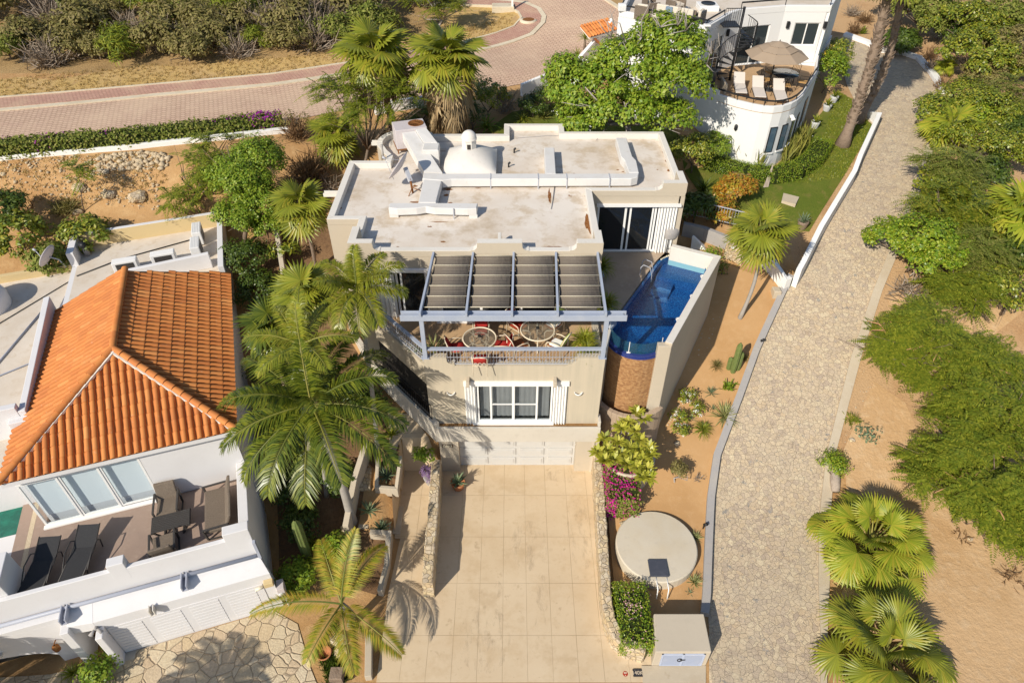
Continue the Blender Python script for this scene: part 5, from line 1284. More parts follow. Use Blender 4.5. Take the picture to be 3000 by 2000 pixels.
m.add(vs, [(j * NA + i, j * NA + (i + 1) % NA, (j + 1) * NA + (i + 1) % NA, (j + 1) * NA + i) for j in range(NR) for i in range(NA)], True); o = m.build('reflector', 'ac_paint', ds); s_ = o.modifiers.new('t', 'SOLIDIFY'); s_.thickness = .02
m = MB(); m.tube([LH(-6.75, 16.35, 5.3), LH(-6.85, 16.25, 5.8), tuple(c0 - ax * .03)], .03, 6); m.build('mast', 'iron', ds); m = MB(); m.tube([c0 - e2 * .5, c0 + ax * .6], .018, 6); m.tube([c0 + ax * .55, c0 + ax * .68], .05, 8); m.build('feed_arm', 'iron', ds)
tk = thing('water_tank', 'rounded white water tank top at the left edge behind the tiled roof house', 'water tank', LH(-9.6, 15.0, 5.0)); m = MB(); m.lathe([(1.0, 0), (1.02, .5), (.9, .85), (.6, 1.05), (0, 1.15)], LH(-9.75, 14.6, 5.0), 24); m.build('tank', 'lh_white', tk)
ch_ = thing('roof_vent', 'grey pipe vent with a dark cap beside the cream parapet stub', 'vent', LH(-5.9, 17.0, 5.3)); m = MB(); m.tube([LH(-5.95, 17.1, 5.3), LH(-5.95, 17.1, 5.85)], .13, 10); m.build('pipe', 'kerb_grey', ch_)
m = MB(); m.tube([LH(-5.95, 17.1, 5.83), LH(-5.95, 16.95, 5.95)], .15, 10); m.build('cap', 'black_iron', ch_)
# ------------- terrace furniture
def lf(name, label, cat, a, b, rot=0.):
    x, y, z = LH(a, b, 2.9); t = thing(name, label, cat, (x, y, z), LA + rot); an = LA + rot
    return t, (lambda u, v, w: (x + u * math.cos(an) - v * math.sin(an), y + u * math.sin(an) + v * math.cos(an), z + w))
def qb(q, m, u0, u1, v0, v1, w0, w1): return m.hexa([q(u0, v0, w0), q(u1, v0, w0), q(u1, v1, w0), q(u0, v1, w0)], [q(u0, v0, w1), q(u1, v0, w1), q(u1, v1, w1), q(u0, v1, w1)])
def rattan_seat(label, a, b, rot, wd, cat, name):
    t, q = lf(name, label, cat, a, b, rot)
    m = MB(); qb(q, m, -wd / 2, wd / 2, -.32, .38, .26, .4); m.build('seat', 'rattan', t, bevel=.03)
    m = MB(); m.hexa([q(-wd / 2, -.38, .36), q(wd / 2, -.38, .36), q(wd / 2, -.27, .36), q(-wd / 2, -.27, .36)], [q(-wd / 2, -.6, .95), q(wd / 2, -.6, .95), q(wd / 2, -.5, .95), q(-wd / 2, -.5, .95)]); m.build('backrest', 'rattan', t, bevel=.03)
    for s in (-1, 1):
        m = MB(); u = s * (wd / 2 + .05); pts = [q(u, .34, .02), q(u, .4, .56), q(u, -.42, .6), q(u, -.3, .02)]
        for p_, r_ in zip(pts, pts[1:]): m.bar(p_, r_, .06, .045)
        m.bar(pts[0], pts[3], .05, .04); m.build('armrest', 'dark_alu', t)
rattan_seat('brown woven armchair between the glass doors and the slatted table', -2.6, 3.05, rad(178), .66, 'armchair', 'armchair')
rattan_seat('brown woven armchair by the parapet step below the slatted table', -2.65, 1.45, rad(4), .66, 'armchair', 'armchair')
rattan_seat('long brown woven sofa along the right wall of the terrace', -1.0, 2.35, rad(90), 1.75, 'sofa', 'sofa')
t, q = lf('slatted_table', 'dark slatted low table on the left terrace between two armchairs', 'table', -2.45, 2.3)
m = MB()
for k in range(9): qb(q, m, -.6, .6, -.33 + .074 * k, -.27 + .074 * k, .4, .43)
qb(q, m, -.62, -.56, -.35, .35, .36, .398); qb(q, m, .56, .62, -.35, .35, .36, .398); m.build('table_top', 'dark_alu', t)
for s in (-1, 1):
    m = MB(); m.bar(q(s * .55, -.3, .38), q(s * .3, -.3, 0), .05, .05); m.bar(q(s * .55, .3, .38), q(s * .3, .3, 0), .05, .05); m.bar(q(s * .3, -.3, .02), q(s * .3, .3, .02), .05, .04); m.build('leg', 'dark_alu', t)
def lounger(label, a, b, rot):
    t, q = lf('sun_lounger', label, 'sun lounger', a, b, rot)
    m = MB(); m.hexa([q(-.32, -.95, .34), q(.32, -.95, .34), q(.32, .2, .36), q(-.32, .2, .36)], [q(-.32, -.95, .37), q(.32, -.95, .37), q(.32, .2, .39), q(-.32, .2, .39)]); m.build('seat', 'sling_black', t)
    m = MB(); m.hexa([q(-.32, .2, .36), q(.32, .2, .36), q(.32, .9, .62), q(-.32, .9, .62)], [q(-.32, .2, .39), q(.32, .2, .39), q(.32, .9, .65), q(-.32, .9, .65)]); m.build('backrest', 'sling_black', t)
    for s in (-1, 1):
        m = MB(); m.tube([q(s * .34, -.98, .36), q(s * .34, .2, .38), q(s * .34, .92, .65)], .022, 7); m.tube([q(s * .36, -.75, 0), q(s * .38, -.6, .34), q(s * .42, -.1, .56), q(s * .42, .35, .55), q(s * .38, .5, .35), q(s * .36, .45, 0)], .02, 7); m.build('side_frame', 'dark_alu', t)
lounger('black sling sun lounger near the left edge of the terrace', -6.3, 1.85, rad(-14)); lounger('black sling sun lounger to the right of its twin', -5.15, 1.95, rad(-14))
# garden wall between the two plots
wl('garden_wall', 'white plot wall in the shade between the two houses', [(-7.9, 17.5), (-8.6, 20), (-9.8, 24), (-10.9, 27.5)], .2, [1.2, 1.3, 1.2, 1.0], 'stucco')
# ================================================================= the white house with the round terrace (top right)
wh = thing('white_house', 'white two storey house with a rounded terrace, roof lounge and spiral stair', 'house', (13, 38, 5.5))
ZF, ZR = 8.9, 11.65
LOW = [(9.0, 36.6), (10.7, 35.25), (11.5, 34.45), (12.2, 33.95), (12.7, 33.7), (13.2, 33.62), (13.7, 33.75), (14.2, 34.05), (14.65, 34.5), (15.1, 35.1), (15.76, 36.25), (17.05, 38.5), (17.95, 40.9), (20.6, 46.0), (14, 50), (7.7, 47), (5.88, 40.2), (10.14, 37.4), (9.6, 36.9)]
UP = [(5.88, 40.2), (10.14, 37.4), (12.0, 39.75), (12.7, 40.35), (15.3, 41.0), (17.85, 40.95), (20.5, 46.0), (14, 49.9), (7.7, 46.9)]
m = MB(); m.prism(LOW, 4.8, ZF - .02); m.build('lower_wall', 'bright_white', wh)
TERR = [LOW[i] for i in range(0, 12)] + [(17.7, 40.3), (15.3, 40.99), (12.7, 40.34), (12.0, 39.74), (10.14, 37.39), (9.6, 36.9)]
m = MB(); m.prism(TERR, ZF - .019, ZF); m.build('terrace_floor', 'terrace_tile', wh)
m = MB(); m.wall(LOW[1:12] + [(17.9, 40.8)], .16, ZF, [9.25] * 9 + [9.25, 9.3, 9.35]); m.build('terrace_parapet', 'bright_white', wh, bevel=.02)
m = MB(); m.wall([(8.9, 36.75), (9.75, 36.05)], .18, ZF - .5, 9.95); m.wall([(9.75, 36.05), (10.3, 35.58)], .178, ZF - .5, 9.7); m.wall([(10.3, 35.58), (10.75, 35.2)], .176, ZF - .5, 9.45); m.build('stepped_parapet', 'bright_white', wh, bevel=.05)
m = MB()
nu = len(UP)
OPS5 = {1: [(.9, 2.5, ZF + .05, ZF + 2.1)], 3: [(.2, 2.0, ZF + .02, ZF + 2.15)], 4: [(.75, 2.2, ZF + .95, ZF + 2.2)], 5: [(.9, 1.6, ZF + .9, ZF + 2.0)]}
for i in range(nu):
    a, b, c = UP[i], UP[(i + 1) % nu], UP[(i + 2) % nu]; L = math.hypot(b[0] - a[0], b[1] - a[1])
    if (b[0] - a[0]) * (c[1] - b[1]) - (b[1] - a[1]) * (c[0] - b[0]) > 0: b = (b[0] - (b[0] - a[0]) / L * .2, b[1] - (b[1] - a[1]) / L * .2)
    wall_open(m, a, b, .2, ZF, ZR, OPS5.get(i, []))
m.build('upper_wall', 'bright_white', wh)
m = MB(); m.prism(inset(UP, .21), ZR - .2, ZR); m.build('roof_deck', 'flat_roof', wh)
m = MB(); m.wall(UP, .22, ZR - .003, [11.95, 11.95, 12.0, 12.0, 12.0, 12.0, 12.0, 12.0, 11.95], closed=True); m.build('roof_parapet', 'bright_white', wh, bevel=.03)
m = MB(); m.prism(inset(UP, .5), ZF + .001, ZF + .01); m.build('room_floor', 'interior', wh)
def on(a, b, s, d=0.):
    L = math.hypot(b[0] - a[0], b[1] - a[1]); ux, uy = (b[0] - a[0]) / L, (b[1] - a[1]) / L
    return (a[0] + ux * s - uy * d, a[1] + uy * s + ux * d)
def window(a, b, s0, s1, z0, z1, name='window', d=.06, mull=1, parent=wh, fr='clean_white'):
    m = MB(); w = .06
    def bar(sa, sb, za, zb): 
        p = [on(a, b, sa, d), on(a, b, sb, d), on(a, b, sb, d + .07), on(a, b, sa, d + .07)]
        m.hexa([(x, y, za) for x, y in p], [(x, y, zb) for x, y in p])
    bar(s0, s0 + w, z0, z1); bar(s1 - w, s1, z0, z1); bar(s0 + w, s1 - w, z0, z0 + w); bar(s0 + w, s1 - w, z1 - w, z1)
    for k in range(mull):
        c = s0 + (s1 - s0) * (k + 1) / (mull + 1); bar(c - .03, c + .03, z0 + w, z1 - w)
    f = m.build(name, fr, parent)
    m = MB(); p = [on(a, b, s0 + w, d + .03), on(a, b, s1 - w, d + .03)]
    m.quad((*p[0], z0 + w), (*p[1], z0 + w), (*p[1], z1 - w), (*p[0], z1 - w)); m.build('pane', 'window_dark', f)
mk('window_dark', (.035, .045, .05), (), .06, .6)
mk('window_blue', (.05, .09, .13), [(3, .4, .7, (.08, .13, .17), .6)], .1, .6)
window(UP[1], UP[2], .9, 2.5, ZF + .05, ZF + 2.1, 'sliding_door'); window(UP[3], UP[4], .2, 2.0, ZF + .02, ZF + 2.15, 'sliding_door'); window(UP[4], UP[5], .75, 2.2, ZF + .95, ZF + 2.2); window(UP[5], UP[6], .9, 1.6, ZF + .9, ZF + 2.0)
# narrow windows in the round lower wall (set 3 cm into dark frames that stand proud)
for (i, s, w) in ((5, .1, .42), (6, .35, .42), (8, .1, .42)):
    a, b = LOW[i], LOW[i + 1]
    m = MB(); p = [on(a, b, s, -.03), on(a, b, s + w, -.03), on(a, b, s + w, .1), on(a, b, s, .1)]
    z0, z1 = 6.75, 8.15
    m.hexa([(x, y, z0) for x, y in p], [(x, y, z1) for x, y in p]); f = m.build('window', 'black_iron', wh)
    m = MB(); p = [on(a, b, s + .05, -.036), on(a, b, s + w - .05, -.036)]; m.quad((*p[0], z0 + .05), (*p[1], z0 + .05), (*p[1], z1 - .05), (*p[0], z1 - .05)); m.build('pane', 'window_blue', f)
    m = MB(); p = [on(a, b, s - .05, -.07), on(a, b, s + w + .05, -.07), on(a, b, s + w + .05, .05), on(a, b, s - .05, .05)]; m.hexa([(x, y, z0 - .08) for x, y in p], [(x, y, z0 - .002) for x, y in p]); m.build('sill', 'bright_white', f)
for (i, s, w, z0, z1) in ((9, .25, .5, 6.6, 8.1), (10, .5, .8, 6.9, 8.3), (11, 1.2, .6, 9.6, 10.8), (12, .5, .5, 7, 8.2)):
    a, b = LOW[i], LOW[i + 1]; m = MB(); p = [on(a, b, s, -.03), on(a, b, s + w, -.03), on(a, b, s + w, .1), on(a, b, s, .1)]
    if z0 > 9: continue
    m.hexa([(x, y, z0) for x, y in p], [(x, y, z1) for x, y in p]); f = m.build('window', 'black_iron', wh)
    m = MB(); p = [on(a, b, s + .05, -.036), on(a, b, s + w - .05, -.036)]; m.quad((*p[0], z0 + .05), (*p[1], z0 + .05), (*p[1], z1 - .05), (*p[0], z1 - .05)); m.build('pane', 'window_blue', f)
# rails
def rail(name, label, pts, zs, posts, par=None):
    t = thing(name, label, 'railing', (pts[0][0], pts[0][1], zs[0] - .3))
    m = MB()
    for i in range(len(pts) - 1): m.bar((*pts[i], zs[i]), (*pts[i + 1], zs[i + 1]), .06, .07)
    m.build('handrail', 'black_iron', t); 
    for i in posts: m = MB(); m.bar((*pts[i], zs[i] - .32), (*pts[i], zs[i]), .035, .035); m.build('post', 'black_iron', t)
tp = offs(LOW[1:12] + [(17.7, 40.2)], .08)
rail('terrace_railing', 'low black handrail along the rounded terrace parapet of the white house', tp, [9.5] * len(tp), (1, 3, 5, 7, 9, 10))
q = inset(UP, .11)
rail('roof_railing', 'black handrail on the front parapet of the white roof lounge', [q[0], q[1]], [12.22, 12.22], (0, 1))
rail('roof_railing', 'black handrail on the parapet between roof lounge and spiral stair', [q[1], on(q[1], q[2], 2.1)], [12.22, 12.25], (0, 1))
rail('roof_railing', 'black handrail on the far left parapet of the white roof lounge', [on(q[8], q[0], 3.5), q[0]], [12.22, 12.22], (0, 1))
rail('roof_railing', 'black handrail along the roof edge above the terrace wall windows', [q[3], q[4], q[5]], [12.3, 12.3, 12.3], (0, 1, 2))
m = MB(); m.box(9.95, 10.3, 37.25, 37.6, 11.96, 12.05); m.box(5.82, 6.25, 40.0, 40.4, 11.951, 12.3); m.build('corner_pier', 'bright_white', wh, bevel=.04)
# spiral stair
sx, sy = 12.1, 38.15
sp = thing('spiral_stair', 'black iron spiral stair from the rounded terrace up to the roof', 'stair', (sx, sy, ZF))
m = MB(); m.tube([(sx, sy, ZF), (sx, sy, 12.7)], .07, 10); m.build('pole', 'black_iron', sp)
N = 13; a0 = rad(-150); pts = []
for k in range(N):
    a = a0 + rad(-25) * k; z = ZF + .2 + k * .212
    m = MB(); p = [(sx + .06 * math.cos(a), sy + .06 * math.sin(a)), (sx + .85 * math.cos(a - .2), sy + .85 * math.sin(a - .2)), (sx + .85 * math.cos(a + .2), sy + .85 * math.sin(a + .2))]
    m.prism(p, z - .035, z); m.build('step', 'black_iron', sp)
    pts.append((sx + .85 * math.cos(a), sy + .85 * math.sin(a), z))
m = MB(); m.tube([(p[0], p[1], p[2] + .9) for p in pts], .022, 6); m.tube([(p[0], p[1], p[2] + .05) for p in pts], .022, 6)
for p, q_ in zip(pts, pts[1:]):
    for t in (0, .33, .66): x, y, z = (p[i] + (q_[i] - p[i]) * t for i in range(3)); m.tube([(x, y, z), (x, y, z + .9)], .011, 4, False, False)
m.build('balustrade', 'black_iron', sp)
m = MB(); m.box(sx - .95, sx - .05, sy - .1, sy + .95, 11.7, 11.75); m.build('landing', 'black_iron', sp)
m = MB()
for k in range(9): x = sx - .95 + .11 * k; m.tube([(x, sy - .1, 11.75), (x, sy - .1, 12.65)], .011, 4, False, False)
m.tube([(sx - .95, sy - .1, 12.65), (sx - .05, sy - .1, 12.65)], .022, 6); m.build('landing_rail', 'black_iron', sp)
# umbrella
mk('umbrella_cloth', (.36, .275, .2), [(2, .5, .7, (.33, .25, .18), .5)], .85, .1)
ux, uy = 13.85, 36.75
um = thing('parasol', 'taupe three tiered parasol over the iron table on the rounded terrace', 'parasol', (ux, uy, ZF))
m = MB(); m.tube([(ux, uy, ZF), (ux, uy, 11.3)], .035, 8); m.build('pole', 'black_iron', um)
def canopy(r0, z0, r1, z1):
    m = MB(); n = 8; A = [rad(22.5 + 45 * i) for i in range(n)]
    vs = [(ux + r0 * math.cos(a), uy + r0 * math.sin(a), z0) for a in A] + [(ux + r1 * math.cos(a), uy + r1 * math.sin(a), z1) for a in A]
    m.add(vs, [(i, (i + 1) % n, n + (i + 1) % n, n + i) for i in range(n)])
    if r1 < .1: m.ngon([vs[n + i] for i in range(n)])
    o = m.build('canopy', 'umbrella_cloth', um); s = o.modifiers.new('t', 'SOLIDIFY'); s.thickness = .012
canopy(1.62, 10.75, .95, 11.04); canopy(1.0, 11.07, .5, 11.24); canopy(.55, 11.27, .03, 11.42)
m = MB(); m.lathe([(0, 0), (.03, .01), (.025, .06), (0, .09)], (ux, uy, 11.42), 8); m.build('finial', 'black_iron', um)
m = MB(); m.lathe([(.3, 0), (.28, .06), (.05, .09), (.05, .3)], (ux, uy, ZF), 16); m.build('base', 'black_iron', um)
# iron table and chairs
tx, ty = 14.75, 37.25
tb = thing('iron_table', 'round black iron table under the taupe parasol', 'table', (tx, ty, ZF)); m = MB(); m.lathe([(0, .72), (.72, .72), (.72, .69), (0, .69)], (tx, ty, ZF), 24); m.build('table_top', 'window_dark', tb)
for k in range(4): a = k * math.pi / 2 + .4; m = MB(); m.tube([(tx + .55 * math.cos(a), ty + .55 * math.sin(a), ZF + .7), (tx + .25 * math.cos(a), ty + .25 * math.sin(a), ZF + .35), (tx + .5 * math.cos(a), ty + .5 * math.sin(a), ZF)], .02, 6); m.build('leg', 'black_iron', tb)
mk('seat_tan', (.45, .27, .11), (), .8, .1)
def iron_chair(x, y, rz):
    t = thing('iron_chair', 'black iron chair with a tan seat around the round terrace table', 'chair', (x, y, ZF), rz, 'iron chairs around the terrace table of the white house')
    w = lambda a, b, c: (x + a * math.cos(rz) - b * math.sin(rz), y + a * math.sin(rz) + b * math.cos(rz), ZF + c)
    m = MB(); m.hexa([w(-.22, -.22, .42), w(.22, -.22, .42), w(.22, .22, .42), w(-.22, .22, .42)], [w(-.22, -.22, .46), w(.22, -.22, .46), w(.22, .22, .46), w(-.22, .22, .46)]); m.build('seat', 'seat_tan', t)
    m = MB(); m.tube([w(-.22, -.22, .42), w(-.22, -.3, .9), w(0, -.32, .98), w(.22, -.3, .9), w(.22, -.22, .42)], .014, 5)
    for k in range(4): m.tube([w(-.13 + .087 * k, -.22, .44), w(-.13 + .087 * k, -.31, .95)], .009, 4)
    m.tube([w(-.24, -.24, .64), w(-.26, .2, .62), w(-.22, .2, .42)], .012, 5); m.tube([w(.24, -.24, .64), w(.26, .2, .62), w(.22, .2, .42)], .012, 5); m.build('backrest', 'black_iron', t)
    for sa in (-1, 1):
        for sb in (-1, 1): m = MB(); m.tube([w(sa * .21, sb * .21, .42), w(sa * .24, sb * .26, 0)], .013, 5); m.build('leg', 'black_iron', t)
    return t
for k in range(5): a = rad(-100 + 72 * k); iron_chair(tx + 1.0 * math.cos(a), ty + 1.0 * math.sin(a), a + rad(90))
mk('lounger_white', (.62, .56, .51), (), .85, .1)
for k, (x, y, lab) in enumerate(((12.15, 36.35, 'pale sun lounger on the rounded terrace, nearest the spiral stair'), (13.0, 35.8, 'pale sun lounger on the rounded terrace, the middle one of three'), (14.0, 35.4, 'pale sun lounger on the rounded terrace, beside the iron chairs'))):
    rz = rad(-8); t = thing('sun_lounger', lab, 'sun lounger', (x, y, ZF), rz); w = lambda a, b, c: (x + a * math.cos(rz) - b * math.sin(rz), y + a * math.sin(rz) + b * math.cos(rz), ZF + c)
    m = MB(); m.hexa([w(-.29, -.85, .3), w(.29, -.85, .3), w(.29, .3, .34), w(-.29, .3, .34)], [w(-.29, -.85, .36), w(.29, -.85, .36), w(.29, .3, .4), w(-.29, .3, .4)]); m.build('seat', 'lounger_white', t)
    m = MB(); m.hexa([w(-.29, .302, .34), w(.29, .302, .34), w(.29, .95, .72), w(-.29, .95, .72)], [w(-.29, .3, .4), w(.29, .3, .4), w(.29, .92, .78), w(-.29, .92, .78)]); m.build('backrest', 'lounger_white', t)
    for sd in (-1, 1): m = MB(); m.tube([w(sd * .31, -.88, .0), w(sd * .31, -.85, .3), w(sd * .31, .3, .33), w(sd * .31, .5, 0)], .018, 5); m.build('leg', 'black_iron', t)
g_ = thing('covered_grill', 'dark covered grill in the corner of the rounded terrace', 'barbecue', (10.6, 37.1, ZF), rad(35)); rz = rad(35); w = lambda a, b, c: (10.6 + a * math.cos(rz) - b * math.sin(rz), 37.1 + a * math.sin(rz) + b * math.cos(rz), ZF + c)
m = MB(); ring = lambda z, sx_, sy_: [w(sx_ * math.cos(t), sy_ * math.sin(t), z) for t in np.linspace(0, 6.283, 17)[:-1]]
m.loft([ring(.0, .5, .34), ring(.7, .48, .32), ring(.95, .42, .27), ring(1.02, .2, .1)], [0] * 4, True); m.build('cover', 'dark_alu', g_)
m = MB(); m.box(11.35, 11.45, 36.2, 37.3, ZF, ZF + .5); o = m.build('bench', 'concrete'); tag(o, 'narrow grey bench beside the covered grill on the rounded terrace', 'bench')
# roof lounge
mk('cushion', (.62, .55, .46), (), .85, .1); mk('cushion_blue', (.14, .2, .27), [(30, .45, .55, (.2, .27, .34), .8)], .85, .1)
def lounge(label, x, y, rz, wd, mats=('rattan', 'cushion'), cat='sofa', name='lounge_sofa'):
    t = thing(name, label, cat, (x, y, ZR), rz); w = lambda a, b, c: (x + a * math.cos(rz) - b * math.sin(rz), y + a * math.sin(rz) + b * math.cos(rz), ZR + c)
    bx = lambda m, a0, a1, b0, b1, c0, c1: m.hexa([w(a0, b0, c0), w(a1, b0, c0), w(a1, b1, c0), w(a0, b1, c0)], [w(a0, b0, c1), w(a1, b0, c1), w(a1, b1, c1), w(a0, b1, c1)])
    h = wd / 2
    m = MB(); bx(m, -h, h, -.4, .4, .08, .28); bx(m, -h, h, .33, .42, .281, .78); bx(m, -h, -h + .08, -.4, .329, .281, .58); bx(m, h - .08, h, -.4, .329, .281, .58); m.build('frame', mats[0], t, bevel=.02)
    m = MB(); bx(m, -h + .09, h - .09, -.38, .2, .285, .43); m.build('seat_cushion', mats[1], t, bevel=.04)
    n = max(1, int(wd / .7))
    for k in range(n):
        m = MB(); a0 = -h + .1 + (wd - .2) * k / n; bx(m, a0 + .01, a0 + (wd - .2) / n - .01, .16, .325, .435, .85); m.build('back_cushion', mats[1], t, bevel=.04)
    return t, w
t, w = lounge('long cream sofa with a blue cushion on the white roof lounge', 8.55, 38.75, rad(-33), 2.3); m = MB(); m.hexa([w(-.5, .06, .44), w(-.1, .06, .44), w(-.1, .14, .44), w(-.5, .14, .44)], [w(-.5, .12, .82), w(-.1, .12, .82), w(-.1, .2, .82), w(-.5, .2, .82)]); m.build('throw_pillow', 'cushion_blue', t, bevel=.03)
lounge('brown woven lounge chair at the left of the roof lounge parapet', 7.15, 39.6, rad(150), .8, cat='armchair', name='lounge_chair'); lounge('brown woven lounge chair behind the left end of the cream sofa', 7.75, 41.0, rad(100), .8, cat='armchair', name='lounge_chair')
lounge('grey armchair at the right end of the cream roof sofa', 9.75, 38.5, rad(-120), .8, ('dark_alu', 'cushion'), cat='armchair', name='lounge_chair')
lounge('brown woven lounge chair at the top edge behind the cream sofa', 9.2, 41.3, rad(30), .8, cat='armchair', name='lounge_chair')
fp = thing('fire_bowl', 'square white fire bowl plinth on the white roof lounge', 'fire bowl', (11.0, 41.5, ZR)); m = MB(); m.box(10.5, 11.6, 41.0, 42.0, ZR, ZR + .3, .02); m.build('plinth', 'bright_white', fp); m = MB(); m.lathe([(.3, .31), (.4, .36), (.32, .33), (0, .32)], (11.05, 41.5, ZR), 16); m.build('bowl', 'black_iron', fp)
# wall lamps, camera, awning
for (a, b, s, z, lab) in ((UP[4], UP[5], .35, ZF + 2.1, 'black wall lamp left of the window above the parasol'), (UP[4], UP[5], 2.45, ZF + 2.1, 'black wall lamp right of the window above the parasol'), (UP[1], UP[2], 2.75, ZF + 2.1, 'black wall lamp on the shaded wall near the spiral stair')):
    x, y = on(a, b, s, -.07); l = thing('wall_lamp', lab, 'lamp', (x, y, z)); m = MB(); m.box(x - .08, x + .08, y - .06, y + .07, z - .18, z + .18); m.build('box', 'black_iron', l, bevel=.01)
x, y = on(LOW[7], LOW[8], .2, -.16); sl = thing('flood_light', 'white flood light on the rounded white wall above the narrow windows', 'lamp', (x, y, 8.5)); m = MB(); m.tube([(x, y + .15, 8.5), (x, y, 8.52)], .1, 10); m.tube([(x, y, 8.55), (x + .04, y - .15, 8.4)], [.06, .13], 10); m.build('head', 'clean_white', sl)
x, y = on(LOW[2], LOW[3], .3, -.06); sl = thing('wall_lamp', 'small black wall lamp in the tree shadow on the rounded wall', 'lamp', (x, y, 7.9)); m = MB(); m.lathe([(.03, -.18), (.09, -.1), (.09, .1), (.03, .16)], (x, y, 7.9), 8); m.build('body', 'black_iron', sl)
aw = thing('tiled_awning', 'small orange tiled awning on a timber strut at the left of the white house', 'awning', (5.6, 42.5, 9))
A_, B_ = (4.74, 43.57, 9.5), (6.72, 45.16, 9.5)
Uv = Vector((-.55, .7, .45)).normalized(); Sv2 = (Vector(B_) - Vector(A_)).normalized()
tiles('tiles', A_, Sv2, Uv, 2.5, lambda s: (0, 1.0), aw)
m = MB(); m.hexa([Vector(A_) - Vector((0, 0, .12)), Vector(B_) - Vector((0, 0, .12)), Vector(B_) + Uv * 1.0 - Vector((0, 0, .12)), Vector(A_) + Uv * 1.0 - Vector((0, 0, .12))], [Vector(A_) - Vector((0, 0, .03)), Vector(B_) - Vector((0, 0, .03)), Vector(B_) + Uv * 1.0 - Vector((0, 0, .03)), Vector(A_) + Uv * 1.0 - Vector((0, 0, .03))]); m.build('deck', 'stucco_white', aw)
m = MB(); m.bar((5.0, 43.9, 9.4), (6.6, 44.6, 7.9), .14, .14); m.build('strut', 'chair_wood', aw)
# walls along the back road
rw_ = gp([(1524, 280), (1613, 250), (1640, 242), (1690, 215), (1745, 172), (1780, 150)])
wl('road_wall', 'white wall along the back road beside the big leafy tree', rw_, -.22, [.7, .85, .9, 1.0, 1.5, 2.0], 'white_paint', -.6)
wl('road_wall', 'white low wall below the bougainvillea hedge along the back road', gp([(-160, 484), (0, 472), (379, 440), (689, 408), (800, 395), (850, 390)]), .3, .25, 'white_paint', -.6)
wl('road_wall', 'short white wall glimpsed between the two tall back palms', gp([(1100, 338), (1205, 320), (1330, 306)]), .25, .6, 'white_paint')
wl('garden_post', 'narrow white wall end glimpsed beside the shaggy palm trunk', gp([(1345, 372), (1352, 352)]), .35, 1.0, 'white_paint')
# ================================================================= plants
leafmat('palm_leaf', [(0.146, 0.173, 0.016), (0.224, 0.255, 0.022), (0.302, 0.306, 0.03), (0.19, 0.214, 0.02), (0.358, 0.306, 0.035)], .2, .38, .5)
leafmat('palm_leaf_lime', [(0.216, 0.275, 0.02), (0.313, 0.367, 0.03), (0.389, 0.408, 0.04), (0.454, 0.388, 0.045)], .32, .4, .45)
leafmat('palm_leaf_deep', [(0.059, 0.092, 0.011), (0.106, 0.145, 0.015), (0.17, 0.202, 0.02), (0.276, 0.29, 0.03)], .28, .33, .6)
leafmat('palm_leaf_gold', [(.2, .25, .02), (.3, .31, .03), (.4, .34, .035), (.48, .33, .055)], .32, .4, .4)
leafmat('palm_dead', [(.4, .29, .16), (.3, .2, .1), (.5, .38, .22), (.22, .15, .08)], .15, .8, .1)
leafmat('leaf_green', [(0.081, 0.128, 0.012), (0.163, 0.21, 0.018), (0.257, 0.285, 0.027), (0.373, 0.33, 0.038)], .2, .4, .5)
leafmat('leaf_bright', [(0.122, 0.218, 0.017), (0.199, 0.308, 0.026), (0.275, 0.359, 0.029), (0.337, 0.385, 0.043)], .32, .45, .4)
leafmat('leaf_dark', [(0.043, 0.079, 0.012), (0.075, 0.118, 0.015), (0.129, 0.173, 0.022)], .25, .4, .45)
leafmat('leaf_olive', [(.15, .14, .04), (.22, .2, .06), (.28, .24, .08), (.19, .15, .06), (.32, .27, .11)], .25, .6, .2)
leafmat('leaf_scrub', [(.12, .16, .025), (.18, .22, .035), (.24, .26, .05), (.3, .28, .08)], .25, .6, .2)
leafmat('feather_leaf', [(0.097, 0.142, 0.013), (0.154, 0.2, 0.019), (0.231, 0.26, 0.024), (0.299, 0.301, 0.032)], .2, .55, .25)
leafmat('hedge_leaf', [(0.092, 0.176, 0.011), (0.174, 0.281, 0.016), (0.278, 0.351, 0.027), (0.394, 0.421, 0.041)], .28, .4, .45)
leafmat('croton_leaf', [(.4, .3, .03), (.5, .26, .03), (.36, .12, .02), (.25, .25, .03), (.55, .4, .05)], .25, .4, .4)
leafmat('frangipani_leaf', [(0.302, 0.336, 0.036), (0.428, 0.432, 0.054), (0.554, 0.504, 0.084), (0.252, 0.288, 0.036)], .25, .35, .5)
leafmat('snake_leaf', [(.2, .2, .035), (.3, .28, .06), (.12, .15, .03), (.38, .33, .09)], .15, .5, .3)
leafmat('agave_leaf', [(.1, .15, .08), (.15, .2, .11), (.2, .25, .14)], .1, .5, .3)
leafmat('yucca_leaf', [(.22, .26, .07), (.4, .38, .16), (.16, .2, .05), (.5, .46, .25)], .15, .5, .3)
leafmat('dry_twig', [(.25, .19, .14), (.33, .27, .21), (.2, .15, .11), (.4, .34, .28)], .05, .9, .05)
leafmat('brown_leaf', [(.16, .09, .045), (.23, .14, .07), (.12, .07, .04)], .1, .8, .1)
leafmat('magenta_flower', [(.5, .012, .2), (.62, .03, .3), (.42, .02, .25)], .2, .6, .2)
leafmat('purple_flower', [(.3, .02, .3), (.4, .03, .38), (.25, .02, .28)], .2, .6, .2)
leafmat('pink_flower', [(.7, .4, .42), (.75, .5, .5), (.65, .3, .35)], .2, .6, .2)
leafmat('white_flower', [(.75, .75, .7), (.8, .8, .76)], .2, .6, .2)
leafmat('yellow_flower', [(.7, .5, .03), (.8, .6, .06)], .2, .6, .2)
